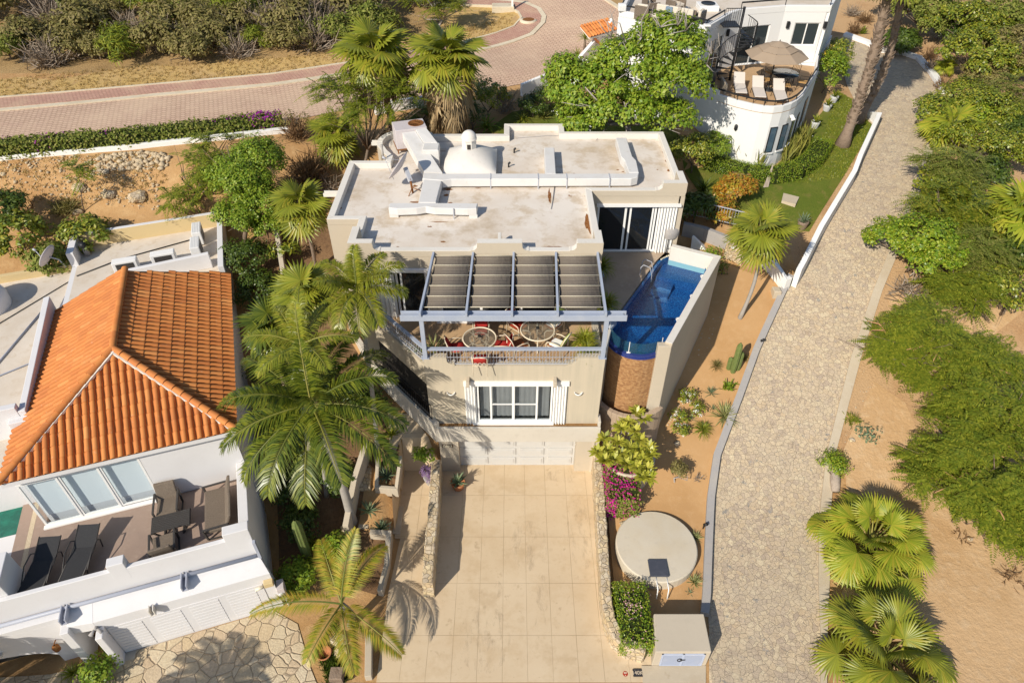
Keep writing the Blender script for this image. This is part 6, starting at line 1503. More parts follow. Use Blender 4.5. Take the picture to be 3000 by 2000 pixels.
leafmat('lilac_flower', [(.2, .12, .25), (.28, .18, .33), (.14, .09, .2)], .2, .6, .2)
mk('bark', (.2, .15, .11), [(6, .45, .65, (.13, .095, .07), .8), (25, .5, .7, (.28, .22, .17), .5)], .95, .05, (20, .02))
mk('palm_bark', (.27, .2, .15), [(5, .45, .65, (.19, .135, .1), .8), (20, .5, .68, (.36, .28, .21), .6)], .95, .05, (14, .03), scale=(1, 1, 3))
mk('grey_bark', (.38, .34, .31), [(5, .45, .65, (.3, .26, .23), .7)], .9, .1, (20, .015))
mk('royal_bark', (.36, .33, .3), [(3, .45, .65, (.27, .25, .22), .7), (1.5, .5, .7, (.42, .38, .34), .5)], .85, .1, (12, .01), scale=(.3, .3, 3))
mk('cactus_skin', (.13, .17, .05), [(8, .45, .65, (.2, .22, .08), .7)], .7, .2)
mk('terracotta_pot', (.4, .16, .07), [(5, .5, .7, (.48, .24, .13), .6)], .8, .15)
mk('pale_pot', (.5, .5, .5), [(5, .5, .7, (.42, .42, .42), .6)], .7, .2)
mk('driftwood', (.4, .33, .27), [(8, .45, .65, (.28, .22, .18), .8)], .95, .05, (20, .02))
NP = np.random.default_rng
def unit(v): return v / np.maximum(1e-9, np.linalg.norm(v, axis=-1, keepdims=True))
def frame(d, up=(0, 0, 1)):
    d = unit(np.asarray(d, float)); r = np.cross(d, up); r = unit(r) if np.linalg.norm(r) > 1e-4 else np.array([1., 0, 0]); return d, r, np.cross(r, d)
def quads(rng, C, Nn, L, Wd, fold=.15, hang=0.):
    """one folded leaf blade (a diamond) per point C, facing roughly along Nn"""
    n = len(C); t = rng.normal(size=(n, 3)); t[:, 2] -= hang
    t = unit(t - (t * Nn).sum(1, keepdims=True) * Nn); b = np.cross(Nn, t)
    L = np.asarray(L).reshape(-1, 1) * np.ones((n, 1)); w = np.asarray(Wd).reshape(-1, 1) * np.ones((n, 1)) / 2
    V = np.empty((n, 4, 3)); V[:, 0] = C; V[:, 1] = C + t * L * .45 + b * w - Nn * w * fold; V[:, 2] = C + t * L - Nn * L * .12; V[:, 3] = C + t * L * .45 - b * w - Nn * w * fold
    return V.reshape(-1, 3)
def crown(rng, ells, n_cl, per, rc, L, Wd, hang=0., flat=.75, lo=.55):
    if hang > .8: flat = .5
    """leaf clumps spread through ellipsoids (cx, cy, cz, rx, ry, rz)"""
    out = []; tot = sum(e[3] * e[4] for e in ells)
    for e in ells:
        k = max(3, int(n_cl * e[3] * e[4] / tot))
        d = unit(rng.normal(size=(k, 3))); d[:, 2] = np.where(d[:, 2] < -.25, -d[:, 2], d[:, 2])
        rr = rng.uniform(lo, 1, (k, 1)) ** .7
        cc = np.array(e[:3]) + d * rr * np.array(e[3:6])
        rad_ = rc * rng.uniform(.6, 1.35, (k, 1))
        m = int(per)
        dd = unit(rng.normal(size=(k, m, 3))); q = rng.uniform(.35, 1, (k, m, 1)) ** .5
        Pn = cc[:, None, :] + dd * q * rad_[:, None, :] * np.array([1, 1, flat])
        Nn = unit(dd * .8 + d[:, None, :] * .5 + np.array([0, 0, .7]) + rng.normal(size=(k, m, 3)) * .45)
        Pn = Pn.reshape(-1, 3); Nn = Nn.reshape(-1, 3)
        s = rng.uniform(.65, 1.25, len(Pn))
        out.append(quads(rng, Pn, Nn, L * s, Wd * s, .15, hang))
    return np.concatenate(out)
def sprays(rng, ells, n, Ls=.9, L=.17, Wd=.05, m=13):
    """feathery twigs: an arching stalk with two rows of small leaflets"""
    out = []; tot = sum(e[3] * e[4] for e in ells)
    for e in ells:
        k = max(4, int(n * e[3] * e[4] / tot)); d = unit(rng.normal(size=(k, 3))); d[:, 2] = np.abs(d[:, 2]) * np.where(rng.uniform(size=k) < .8, 1, -.4); nc = max(3, k // 15); ci = rng.integers(0, nc, k); d0 = d[:nc][ci]; e0 = rng.uniform(.45, .9, (nc, 1))[ci]
        c = np.array(e[:3]) + d0 * e0 * np.array(e[3:6]) + rng.normal(size=(k, 3)) * .1; h = unit(d0 * [.7, .7, .3] + rng.normal(size=(k, 3)) * [.75, .75, .22]); r = unit(np.cross(h, [0, 0, 1])); ln = Ls * rng.uniform(.6, 1.2, (k, 1, 1)); t = np.linspace(.05, 1, m)[None, :, None]
        q = c[:, None] + h[:, None] * t * ln - np.array([0, 0, .3]) * t ** 2 * ln
        for sd in (-1, 1):
            o = unit(h[:, None] * .55 + r[:, None] * sd + rng.normal(size=(k, m, 3)) * .12 - np.array([0, 0, .25])); l = L * np.sin(np.pi * np.clip(t * .8 + .15, 0, 1)) * rng.uniform(.8, 1.2, (k, m, 1)); s = unit(np.cross(o, [0, 0, 1])) * Wd / 2
            out.append(np.stack([q, q + o * l * .5 + s, q + o * l, q + o * l * .5 - s], 2).reshape(-1, 3))
    return np.concatenate(out)
def QF(V): return np.arange(len(V), dtype=np.int32).reshape(-1, 4)
def limbs(rng, base, ells, r0, kind_twigs=2, n=None):
    """tapered trunk with limbs that reach into the crown"""
    m = MB(); top = np.mean([e[:3] for e in ells], axis=0); fork = np.array(base) + (top - np.array(base)) * .45 + rng.normal(size=3) * .08
    m.tube([base, tuple((np.array(base) + fork) / 2 + rng.normal(size=3) * .05), tuple(fork)], [r0, r0 * .8, r0 * .7], 8)
    for e in ells:
        for k in range(n or 3):
            end = np.array(e[:3]) + rng.normal(size=3) * np.array(e[3:6]) * .45; mid = (fork + end) / 2 + rng.normal(size=3) * .15
            m.tube([tuple(fork), tuple(mid), tuple(end)], [r0 * .55, r0 * .35, r0 * .1], 6)
            for j in range(kind_twigs):
                e2 = end + rng.normal(size=3) * np.array(e[3:6]) * .4; m.tube([tuple(mid), tuple(e2)], [r0 * .2, r0 * .05], 4)
    return m
def tree(name, label, base, ells, lm, n_cl, per, rc, L, Wd, seed, cat='tree', bark='bark', r0=.12, hang=0., lo=.55, group=None, flowers=None, twigs=2):
    """ells relative to the base"""
    rng = NP(seed); t = thing(name, label, cat, base, 0, group)
    E = [tuple(np.array(e[:3]) + np.array(base)) + tuple(e[3:]) for e in ells]
    if r0: limbs(rng, tuple(np.array(base) - np.array([0, 0, .1])), E, r0, twigs).build('trunk', bark, t)
    V = sprays(rng, ells, n_cl * per // 19, 1.0, .19, .055, 14) if hang > .8 else crown(rng, ells, n_cl, per, rc, L, Wd, hang, lo=lo)
    c = fast('crown', V, QF(V), lm, t)
    if flowers:
        fm, nf, fs = flowers; V2 = crown(rng, [e[:3] + tuple(np.array(e[3:]) * 1.04) for e in ells], nf, 14, rc * .6, fs, fs * .8, lo=.9); fast('flowers', V2, QF(V2), fm, t)
    return t
def GC(px, py, h=0.):
    x, y, z = G(px, py, h); return (x, y, T(x, y))
def above(base, px, py):
    """the point over (or near over) the base that stands at the pixel"""
    d = np.array(ray(px, py)); o = np.array([0, 0, CAMH]); b = np.array(base); dh = d[:2]; t = np.dot(b[:2] - o[:2], dh) / np.dot(dh, dh); return tuple(o + d * t)
# ---- fan palms
def fan_blade(rng, R, n=26, spread=300, droop=.35):
    V = []; F = []
    a0 = rad(-spread / 2); da = rad(spread) / n
    for k in range(n):
        a = a0 + k * da; am = a + da / 2; Rk = R * (.78 + .22 * math.cos(am * .55)) * rng.uniform(.93, 1.05); rm = Rk * .6
        z1 = -droop * .12 * R; dz = -droop * R * rng.uniform(.25, .6)
        p = lambda r, b, z: (r * math.cos(b), r * math.sin(b), z + .1 * R * (r / R) * (1 - math.cos(b)) * -.6)
        o = len(V); V += [(0, 0, 0), p(rm, a, z1 - .02 * R), p(rm * 1.02, am, z1 + .025 * R), p(rm, a + da, z1 - .02 * R), p(Rk, am, dz)]
        F += [(o, o + 1, o + 2), (o, o + 2, o + 3), (o + 1, o + 4, o + 2), (o + 2, o + 4, o + 3)]
    return np.array(V), np.array(F)
def place(V, pos, d, up=(0, 0, 1), roll=0.):
    d, r, u = frame(d, up)
    if roll: r, u = r * math.cos(roll) + u * math.sin(roll), u * math.cos(roll) - r * math.sin(roll)
    return np.array(pos) + V[:, :1] * d - V[:, 1:2] * r + V[:, 2:3] * u
def fan_palm(name, label, base, top, n, R, pet, seed, lm='palm_leaf', skirt=0, r0=.14, bark='palm_bark', emin=-45, emax=78, droop=.4, flare=1.5, group=None, nseg=26, rough_trunk=True, cat='palm tree'):
    rng = NP(seed); t = thing(name, label, cat, base, 0, group); b = np.array(base); tp = np.array(top); rel = tp - b
    k = 9; mid = rng.normal(size=3) * .06 * np.linalg.norm(rel) * np.array([1, 1, 0])
    line = [tuple(b - [0, 0, .15] + rel * (i / k) + mid * math.sin(math.pi * i / k)) for i in range(k + 1)]
    m = MB(); m.tube(line, [r0 * (flare if i == 0 else 1.1 if i == 1 else 1.) * (1 - .15 * i / k) for i in range(k + 1)], 12)
    if rough_trunk:      # stubs of old leaf stalks
        for j in range(int(np.linalg.norm(rel) * 26)):
            f = rng.uniform(.15, 1.0); a = rng.uniform(0, 6.28); c = np.array(line[0]) + (np.array(line[-1]) - np.array(line[0])) * f + mid * math.sin(math.pi * f); o = np.array([math.cos(a), math.sin(a), 0])
            m.bar(tuple(c + o * r0 * .8), tuple(c + o * r0 * 1.35 + np.array([0, 0, r0 * .9])), r0 * .5, r0 * .12, tuple(o))
    m.build('trunk', bark, t)
    blades = [fan_blade(rng, 1., nseg, rng.uniform(260, 320), droop * rng.uniform(.7, 1.4)) for _ in range(4)]
    VV = []; FF = []; idx = []; o = 0; mp = MB()
    for i in range(n):
        f = i / max(1, n - 1); el = rad(emax + (emin - emax) * f ** .85 + rng.uniform(-8, 8)); az = i * 2.39996 + rng.uniform(-.25, .25)
        d = np.array([math.cos(az) * math.cos(el), math.sin(az) * math.cos(el), math.sin(el)])
        pl = pet * rng.uniform(.75, 1.1) * (.75 + .25 * f); hub = rel + d * pl + np.array([0, 0, -.06 * pl * f])
        el2 = el - rad(18 + 22 * f); d2 = np.array([math.cos(az) * math.cos(el2), math.sin(az) * math.cos(el2), math.sin(el2)])
        Vb, Fb = blades[i % 4]; s = R * rng.uniform(.85, 1.1) * (.75 + .25 * min(1, f * 3))
        up = (0, 0, 1) if abs(d2[2]) < .93 else (-math.cos(az), -math.sin(az), .2)
        VV.append(place(Vb * s, hub, d2, up, rng.uniform(-.25, .25))); FF.append(Fb + o); idx += [1 if (f > .88 and skirt) else 0] * len(Fb); o += len(Vb)
        mp.tube([tuple(b + rel - [0, 0, .05]), tuple(b + hub)], [.03 * R + .008, .014 * R + .004], 4, False, False)
    fast('crown', np.concatenate(VV), np.concatenate(FF), [lm, 'palm_dead'], t, idx)
    mp.build('petioles', 'snake_leaf', t)
    if skirt:            # dead hanging leaves
        VV = []; FF = []; o = 0
        for i in range(skirt):
            az = rng.uniform(0, 6.28); h = rng.uniform(0, 1); el = rad(rng.uniform(-88, -62)); hub = rel + np.array([math.cos(az), math.sin(az), 0]) * (r0 + rng.uniform(.1, .62) * R * (1 - h * .5)) + np.array([0, 0, -.35 * R - h * skirt * .018 * R])
            d2 = np.array([math.cos(az) * math.cos(el), math.sin(az) * math.cos(el), math.sin(el)]); Vb, Fb = blades[i % 4]; Vb = Vb * np.array([1.45, .5, 1.]) * R
            VV.append(place(Vb, hub, d2, (math.cos(az), math.sin(az), .3), rng.uniform(-.4, .4))); FF.append(Fb + o); o += len(Vb)
        fast('dead_skirt', np.concatenate(VV), np.concatenate(FF), 'palm_dead', t)
    return t
# ---- feather palms
def frond(rng, pos, az, el, L, bend, n=46, wl=.5, wd=.03, vee=.35, fluffy=0., twist=0.):
    """one pinnate leaf: curved rachis with two rows of leaflets; returns leaf quads and rachis points"""
    pts = []; p = np.array(pos, float); e = el
    ds = L / 14
    for i in range(15):
        pts.append(p.copy()); d = np.array([math.cos(az) * math.cos(e), math.sin(az) * math.cos(e), math.sin(e)]); p = p + d * ds; e -= bend / 14 * (.4 + 1.2 * i / 14); az += twist / 14
    pts = np.array(pts); V = []
    for k in range(n):
        f = .1 + .9 * (k + .5) / n; x = f * 14; i = min(13, int(x)); q = pts[i] + (pts[i + 1] - pts[i]) * (x - i); d = unit(pts[i + 1] - pts[i]); r = np.cross(d, (0, 0, 1)); r = unit(r) if np.linalg.norm(r) > .05 else np.array([1., 0, 0]); u = np.cross(r, d)
        ll = wl * (math.sin(math.pi * min(.97, .12 + .85 * f)) ** .6) * rng.uniform(.85, 1.1)
        for sd in (-1, 1):
            o = d * (.45 + .5 * f) + r * sd + u * (vee + rng.uniform(-fluffy, fluffy)); o = unit(o)
            tip = q + o * ll - np.array([0, 0, .32 * ll * (1 + fluffy)]); mid = q + o * ll * .45; wv = unit(np.cross(o, u)) * wd
            V += [q, mid + wv, tip, mid - wv]
    return np.array(V), pts
def feather_palm(name, label, base, top, spec, seed, lm, L, r0=.13, bark='royal_bark', wl=.5, wd=.03, fluffy=0., n=46, shaft=None, vee=.35, group=None):
    """spec: list of (azimuth, elevation, length factor, bend) in degrees"""
    rng = NP(seed); t = thing(name, label, 'palm tree', base, 0, group); b = np.array(base); rel = np.array(top) - b
    m = MB(); k = 8; m.tube([tuple(b - [0, 0, .1] + rel * i / k + np.array([.1, .05, 0]) * math.sin(math.pi * i / k)) for i in range(k + 1)], [r0 * (1.35 if i == 0 else 1.1 - .3 * i / k) for i in range(k + 1)], 12); m.build('trunk', bark, t)
    if shaft:
        m = MB(); d = unit(rel); m.tube([tuple(b + rel - d * .1), tuple(b + rel + d * .45), tuple(b + rel + d * .8)], [r0 * .8, r0 * .75, r0 * .3], 10); m.build('crown_shaft', 'leaf_bright', t); rel = rel + d * .6
    VV = []; mr = MB()
    for (az, el, lf_, bd) in spec:
        V, pts = frond(rng, rel, rad(az), rad(el), L * lf_, rad(bd), n, wl, wd, vee, fluffy, rng.uniform(-.25, .25)); VV.append(V)
        mr.tube([tuple(p + b) for p in pts], [.03 * (1 - .85 * i / 14) + .006 for i in range(15)], 5, False, False)
    V = np.concatenate(VV); fast('crown', V, QF(V), lm, t); mr.build('leaf_stalks', 'snake_leaf', t)
    return t
# ---- rosettes, grasses, twig bushes
def rosette(name, label, base, n, L, w, lm, seed, emin=15, emax=85, bend=20, cat='plant', group=None, pot=None, fold=.3, core=None):
    rng = NP(seed); t = thing(name, label, cat, base, 0, group); V = []; h0 = 0.
    if pot:
        m = MB(); pr, ph, pm = pot; m.lathe([(pr * .7, 0), (pr * .95, ph * .7), (pr, ph), (pr * .85, ph), (pr * .8, ph * .85), (0, ph * .85)], base, 18); m.build('pot', pm, t); h0 = ph * .85
    if core:
        m = MB(); m.tube([base, (base[0], base[1], base[2] + core)], [.09, .07], 8); m.build('trunk', 'bark', t); h0 += core
    for i in range(n):
        az = i * 2.39996 + rng.uniform(-.3, .3); el = rad(emin + (emax - emin) * (1 - (i / n)) + rng.uniform(-8, 8)); l = L * rng.uniform(.75, 1.1)
        p = np.array([0, 0, h0]); e = el; prev = None; seg = 3
        for k in range(seg + 1):
            d = np.array([math.cos(az) * math.cos(e), math.sin(az) * math.cos(e), math.sin(e)]); r = np.array([-math.sin(az), math.cos(az), 0]); u = np.cross(r, d)
            ww = w * (.55, 1, .75, .06)[k]
            cur = (p - r * ww / 2, p + u * -ww * fold * .5, p + r * ww / 2)
            if prev is not None: V += [prev[0], prev[1], cur[1], cur[0], prev[1], prev[2], cur[2], cur[1]]
            prev = cur; p = p + d * l / seg; e -= rad(bend) / seg * (1 + k)
    V = np.array(V); fast('leaves', V, QF(V), lm, t); return t
def twig_bush(name, label, base, R, H, n, lm, seed, w=.028, cat='bush', group=None, leaves=None):
    rng = NP(seed); t = thing(name, label, cat, base, 0, group); m = []
    for i in range(n):
        d = unit(rng.normal(size=3)); d[2] = abs(d[2]) * .8 + .15; p = np.array([0, 0, .02]) + rng.normal(size=3) * np.array([.2, .2, 0]) * R; q = p + d * np.array([R, R, H]) * rng.uniform(.5, 1.05)
        mid = (p + q) / 2 + rng.normal(size=3) * .1 * R
        for a, b in ((p, mid), (mid, q), (mid, mid + (q - p) * .45 + rng.normal(size=3) * .2 * R), (mid * .4 + q * .6, q + rng.normal(size=3) * .22 * R)):
            s = np.cross(b - a, rng.normal(size=3)); s = unit(s) * w / 2; m += [a - s, a + s, b + s * .5, b - s * .5]
    V = np.array(m); fast('twigs', V, QF(V), lm, t)
    if leaves:
        V = crown(rng, [(0, 0, H * .55, R * .95, R * .95, H * .5)], *leaves[1:]); fast('foliage', V, QF(V), leaves[0], t)
    return t
def hedge(name, label, path, wdt, hgt, lm, seed, dens=340, L=.11, flowers=None, cat='hedge', zf=None, core='leaf_core'):
    """a clipped hedge: leaves over a rounded bar that follows the path"""
    rng = NP(seed); zf = zf or T; pts = []
    for a, b in zip(path, path[1:]):
        n = max(1, int(math.hypot(b[0] - a[0], b[1] - a[1]) / .25)); pts += [(a[0] + (b[0] - a[0]) * i / n, a[1] + (b[1] - a[1]) * i / n) for i in range(n)]
    pts.append(path[-1]); base = (pts[0][0], pts[0][1], zf(*pts[0])); t = thing(name, label, cat, base)
    L_ = offs(pts, wdt / 2); R_ = offs(pts, -wdt / 2); Pn = []; Nn = []
    for i in range(len(pts) - 1):
        a, b = np.array(pts[i]), np.array(pts[i + 1]); d = unit(b - a); nrm = np.array([-d[1], d[0]]); ln = np.linalg.norm(b - a); k = int(dens * ln * (wdt + 2 * hgt))
        s = rng.uniform(-hgt, wdt + hgt, k); u = rng.uniform(0, 1, k)[:, None]; c = a + (b - a) * u; z0 = zf(*a)
        jit = rng.normal(size=k) * .035 + .05 * np.sin(c[:, 0] * 3.1) * np.sin(c[:, 1] * 2.7) - np.abs(rng.normal(size=k)) * .04
        side = np.where(s < 0, -1, np.where(s > wdt, 1, 0)); off = np.where(side == 0, s - wdt / 2, side * (wdt / 2 + jit)); z = np.where(side == 0, hgt + jit, np.where(s < 0, hgt + s, hgt - (s - wdt)))
        rr = np.minimum(1, np.maximum(0, np.abs(off) - wdt / 2 + .15) / .15); z = np.where(side == 0, z - rr * .07, z)
        Pn.append(np.stack([c[:, 0] + nrm[0] * off, c[:, 1] + nrm[1] * off, z + z0], 1)); nn = np.stack([nrm[0] * side, nrm[1] * side, (side == 0) * 1.0], 1); Nn.append(unit(nn + rng.normal(size=nn.shape) * .55 + np.array([0, 0, .3])))
    for e_, nb in ((0, 1), (-1, -2)):
        a, b = np.array(pts[e_]), np.array(pts[nb]); d = unit(a - b); nrm = np.array([-d[1], d[0]]); k = int(dens * wdt * hgt * 1.3); c = a + nrm * rng.uniform(-.5, .5, (k, 1)) * wdt + d * rng.uniform(-.06, .04, (k, 1)); Pn.append(np.append(c, zf(*a) + rng.uniform(0, 1, (k, 1)) * hgt, 1)); Nn.append(unit(np.append(np.tile(d, (k, 1)), np.full((k, 1), .35), 1) + rng.normal(size=(k, 3)) * .5))
    Pn = np.concatenate(Pn) - np.array(base); Nn = np.concatenate(Nn); V = quads(rng, Pn, Nn, L * rng.uniform(.7, 1.3, len(Pn)), L * .6, .2)
    fast('foliage', V, QF(V), lm, t)
    m = MB(); ii = offs(pts, wdt / 2 - .1); jj = offs(pts, -(wdt / 2 - .1))
    for i in range(1 if len(pts) > 3 else 0, len(pts) - (2 if len(pts) > 3 else 1)):
        A, B, C, D = ii[i], ii[i + 1], jj[i + 1], jj[i]; za, zb = zf(*pts[i]), zf(*pts[i + 1])
        m.hexa([(*D, za - .1), (*C, zb - .1), (*B, zb - .1), (*A, za - .1)], [(*D, za + hgt - .1), (*C, zb + hgt - .1), (*B, zb + hgt - .1), (*A, za + hgt - .1)])
    m.build('stems', 'hedge_core', t)
    if flowers:
        for (fm, ctrs, r, k, fs) in flowers:
            P2 = []
            for (cx, cy) in ctrs:
                sel = Pn[np.hypot(Pn[:, 0] + base[0] - cx, Pn[:, 1] + base[1] - cy) < r]
                if len(sel): P2.append(sel[rng.integers(0, len(sel), k)] + rng.normal(size=(k, 3)) * .03 + np.array([0, -.01, .04]))
            if P2: P2 = np.concatenate(P2); V = quads(rng, P2, unit(rng.normal(size=P2.shape) + np.array([0, -.3, 1])), fs, fs * .8); fast('flowers', V, QF(V), fm, t)
    return t
mk('hedge_core', (.025, .04, .01), [(8, .45, .65, (.04, .03, .015), .7)], .95, .05)
# ================================================================= planting plan
# -- tall palms by the back road
b = GC(1152, 345); b = (b[0], b[1], T(b[0], b[1]))
fan_palm('fan_palm', 'tall leaning fan palm with a ragged trunk, left of the shaggy one behind the roof', (-6.0, 33.2, T(-6, 33.2)), above((-7.0, 33.6, 6.6), 1098, 158), 30, 1.25, 1.3, 11, 'palm_leaf', 34, .17, emin=-42)
fan_palm('shaggy_fan_palm', 'tall fan palm with a thick skirt of dead straw leaves behind the flat roof', (-3.05, 33.4, T(-3, 33.4)), above((-3.0, 33.6, 6.6), 1308, 172), 30, 1.3, 1.3, 12, 'palm_leaf', 80, .17, rough_trunk=False, emin=-45)
fan_palm('fan_palm', 'broad fan palm with dark green leaves beside the round stair corner', GC(988, 470), above(GC(988, 470), 985, 395), 17, 1.12, .8, 13, 'palm_leaf', 0, .12, emin=-40, droop=.3)
fan_palm('fan_palm', 'fan palm with round golden tipped leaves along the left side of the villa', GC(925, 790), above(GC(925, 790), 880, 598), 17, 1.02, .75, 14, 'palm_leaf', 0, .085, emin=-42, droop=.3, rough_trunk=False)
fan_palm('fan_palm', 'half shaded fan palm standing below the golden tipped one beside the villa', (-7.25, 18.9, T(-7.25, 18.9)), above((-7.3, 18.9, 2), 890, 850), 18, 1.0, .6, 15, 'palm_leaf', 0, .1, emin=-35, droop=.3)
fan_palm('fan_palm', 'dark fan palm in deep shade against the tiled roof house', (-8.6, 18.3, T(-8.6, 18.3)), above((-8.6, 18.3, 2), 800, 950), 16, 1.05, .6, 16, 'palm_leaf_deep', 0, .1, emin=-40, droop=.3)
fan_palm('fan_palm', 'slender garden fan palm standing on the sand strip by the white branch wall', G(2166, 932), above(G(2166, 932), 2232, 668), 16, 1.12, .75, 17, 'palm_leaf', 0, .085, emin=-45, droop=.3, rough_trunk=False, bark='royal_bark')
fan_palm('fan_palm', 'fan palm leaning over the upper right edge of the cobbled lane', GC(2800, 440), above(GC(2800, 440), 2790, 368), 18, 1.2, .9, 18, 'palm_leaf_lime', 0, .12, emin=-45)
fan_palm('fan_palm', 'big lime green fan palm cut by the right edge of the photo', GC(2985, 760), above(GC(2985, 760), 2985, 610), 24, 1.35, 1.0, 19, 'palm_leaf_lime', 0, .16, emin=-50)
fan_palm('fan_palm', 'huge bright green fan palm beside the lower end of the lane edging', GC(2560, 1640), above(GC(2560, 1640), 2552, 1590), 38, .95, 1.75, 20, 'palm_leaf_lime', 0, .2, emin=-38, nseg=32)
fan_palm('fan_palm', 'dark green fan palm at the bottom right corner below the huge bright one', GC(2590, 1960), above(GC(2590, 1960), 2595, 1915), 28, 1.0, 1.65, 21, 'palm_leaf', 0, .2, emin=-35, nseg=32)
fan_palm('small_fan_palm', 'small pale fan palm among brown shrubs near the head of the lane', GC(2775, 225), above(GC(2775, 225), 2775, 188), 14, .55, .4, 22, 'palm_leaf_lime', 0, .07)
# the two very tall palms whose crowns stand above the picture
for (bp, tp, lab, sd, r) in (((2468, 425), (2596, 0), 'very tall shaggy palm trunk on the lawn corner by the lane wall', 23, .25), ((2512, 358), (2632, 0), 'very tall palm trunk standing just behind the first on the lawn corner', 24, .2)):
    base = G(*bp); top = PY(*tp, base[1] + .4); d = Vector(top) - Vector(base); top2 = Vector(base) + d * 1.1
    fan_palm('tall_palm', lab, base, tuple(top2), 26, 1.1, 1.2, sd, 'palm_leaf', 0, r, flare=1.9, emin=8)
# -- feather palms between the houses
bA = G(1032, 1528); tA = above((bA[0] - .35, bA[1] + .1, 1), 925, 1222)
feather_palm('royal_palm', 'large feathery royal palm with a star of dark green fronds beside the tiled roof house', bA, tA,
    [(168, 12, 1.0, 55), (150, 30, .95, 60), (128, 40, .8, 55), (100, 58, .75, 45), (72, 38, .85, 55), (48, 22, 1.0, 60), (20, 35, .9, 70), (-12, 18, 1.0, 70), (-28, 4, 1.08, 65), (-62, 10, .95, 75), (-85, -6, 1.0, 70), (-108, 6, 1.0, 80), (-132, -4, 1.0, 72), (-152, 10, .95, 65), (185, -2, .9, 60), (95, 82, .7, 20), (-60, 60, .7, 60), (200, 45, .75, 60)], 31, 'palm_leaf_deep', 3.35, .16, wl=.74, wd=.027, fluffy=.35, n=88, shaft=True)
bB = G(1105, 1235); tB = above((-5.6, 18.3, 2), 1045, 850)
feather_palm('feather_palm', 'yellow green feather palm leaning over the slanting terrace railing', (-5.35, 17.2, T(-5.35, 17.2)), tB,
    [(100, 62, .8, 50), (60, 45, .85, 55), (25, 38, .95, 55), (-5, 20, .9, 60), (-50, 5, .85, 75), (-80, -2, .9, 80), (-110, 10, .9, 75), (-140, 5, .95, 65), (172, 20, .95, 60), (140, 40, .85, 55), (-20, 55, .8, 60), (210, 50, .8, 55), (85, 78, .7, 20)], 32, 'palm_leaf', 1.95, .09, wl=.55, wd=.017, fluffy=.5, n=110)
feather_palm('feather_palm', 'smaller feather palm rising between the royal palm and the golden tipped fan palm', (-7.3, 16.2, T(-7.3, 16.2)), above((-7.3, 16.2, 2), 880, 1010),
    [(95, 60, .9, 50), (60, 40, .9, 60), (130, 35, .9, 60), (170, 25, .9, 60), (10, 25, .9, 60), (-40, 25, .8, 70), (-130, 15, .8, 70), (90, 80, .7, 20)], 33, 'palm_leaf', 2.1, .08, wl=.5, wd=.02, fluffy=.25, n=56)
feather_palm('coconut_palm', 'low young coconut palm with yellowing fronds beside the driveway edge', (-5.55, 11.35, .1), above((-5.55, 11.35, 1), 1000, 1768),
    [(78, 62, 1.05, 30), (60, 38, .95, 60), (118, 40, .95, 60), (-72, 22, 1.0, 70), (-38, 12, 1.1, 70), (-102, 28, .9, 65), (178, 12, 1.25, 50)], 34, 'palm_leaf_gold', 2.5, .14, wl=.6, wd=.017, n=74, vee=.2, fluffy=.1)
# palms just outside the lower left of the picture: their shadows fall on the flagstones and the entrance wall
feather_palm('coconut_palm', 'coconut palm below the left edge, seen only by its shadow on the flagstones', (-17.3, 7.4, 0), (-17.3, 7.4, 3.0), [(a, 20 - (a % 3) * 10, 1, 60) for a in range(0, 360, 26)], 35, 'palm_leaf', 2.4, .15, wl=.6, wd=.04, n=60)
feather_palm('coconut_palm', 'coconut palm below the bottom edge, its frond shadows crossing the flagstones', (-12.9, 5.0, 0), (-12.9, 5.0, 3.9), [(a, 20 - (a % 3) * 10, 1, 60) for a in range(0, 360, 30)], 36, 'palm_leaf', 1.9, .12, wl=.5, wd=.03, n=50)
# -- big leafy tree and shrubs behind the villa
bt = GC(1815, 372)
def E(base, lst):
    """crown lobes from photo pixels: (px, py, depth shift, rx, ry, rz) -> relative to the base"""
    out = []
    for (px, py, dy, rx, ry, rz) in lst:
        p = PY(px, py, base[1] + dy); out.append((p[0] - base[0], p[1] - base[1], p[2] - base[2], rx, ry, rz))
    return out
tree('leafy_tree', 'big spreading leafy tree with bare twigs standing in front of the white house', (6.2, 33.2, T(6.2, 33.2)), E((6.2, 33.2, T(6.2, 33.2)), [(1960, 130, .6, 1.9, 1.6, 1.3), (1860, 200, .2, 2.3, 2.0, 1.4), (1730, 260, .2, 2.3, 1.8, 1.2), (1980, 230, -.2, 1.6, 1.5, 1.1), (1830, 320, -.8, 1.9, 1.3, .9), (1700, 350, -.6, 1.3, 1.1, .7), (1960, 340, -.8, 1.3, 1.0, .8), (1660, 200, .5, .9, .9, .6)]), 'leaf_bright', 330, 120, .5, .19, .11, 41, bark='grey_bark', r0=.2, lo=.6, hang=.6, flowers=('white_flower', 6, .07))
def setmat(t, part, m):
    for c in t.children:
        if c.name.startswith(part): c.data.materials.clear(); c.data.materials.append(MATS[m])
lt = [o for o in bpy.data.objects if o.name == 'leafy_tree'][0]; 
rng0 = NP(77); m = MB()
for (px, py) in ((1880, 110), (1935, 80), (1985, 75), (1830, 120), (2010, 90), (1850, 205), (1890, 240), (1945, 250), (2085, 160), (2070, 190), (1760, 240), (1790, 110)):
    p0 = np.array(PY(px, py, 32.6)); 
    for k in range(5): q = p0 + rng0.normal(size=3) * np.array([.45, .3, .4]) + np.array([0, 0, .5]); mid = (p0 + q) / 2 + rng0.normal(size=3) * .12; m.tube([tuple(p0), tuple(mid), tuple(q)], [.03, .02, .01], 4)
m.build('bare_twigs', 'grey_bark', lt)
shr = 'round green shrub'
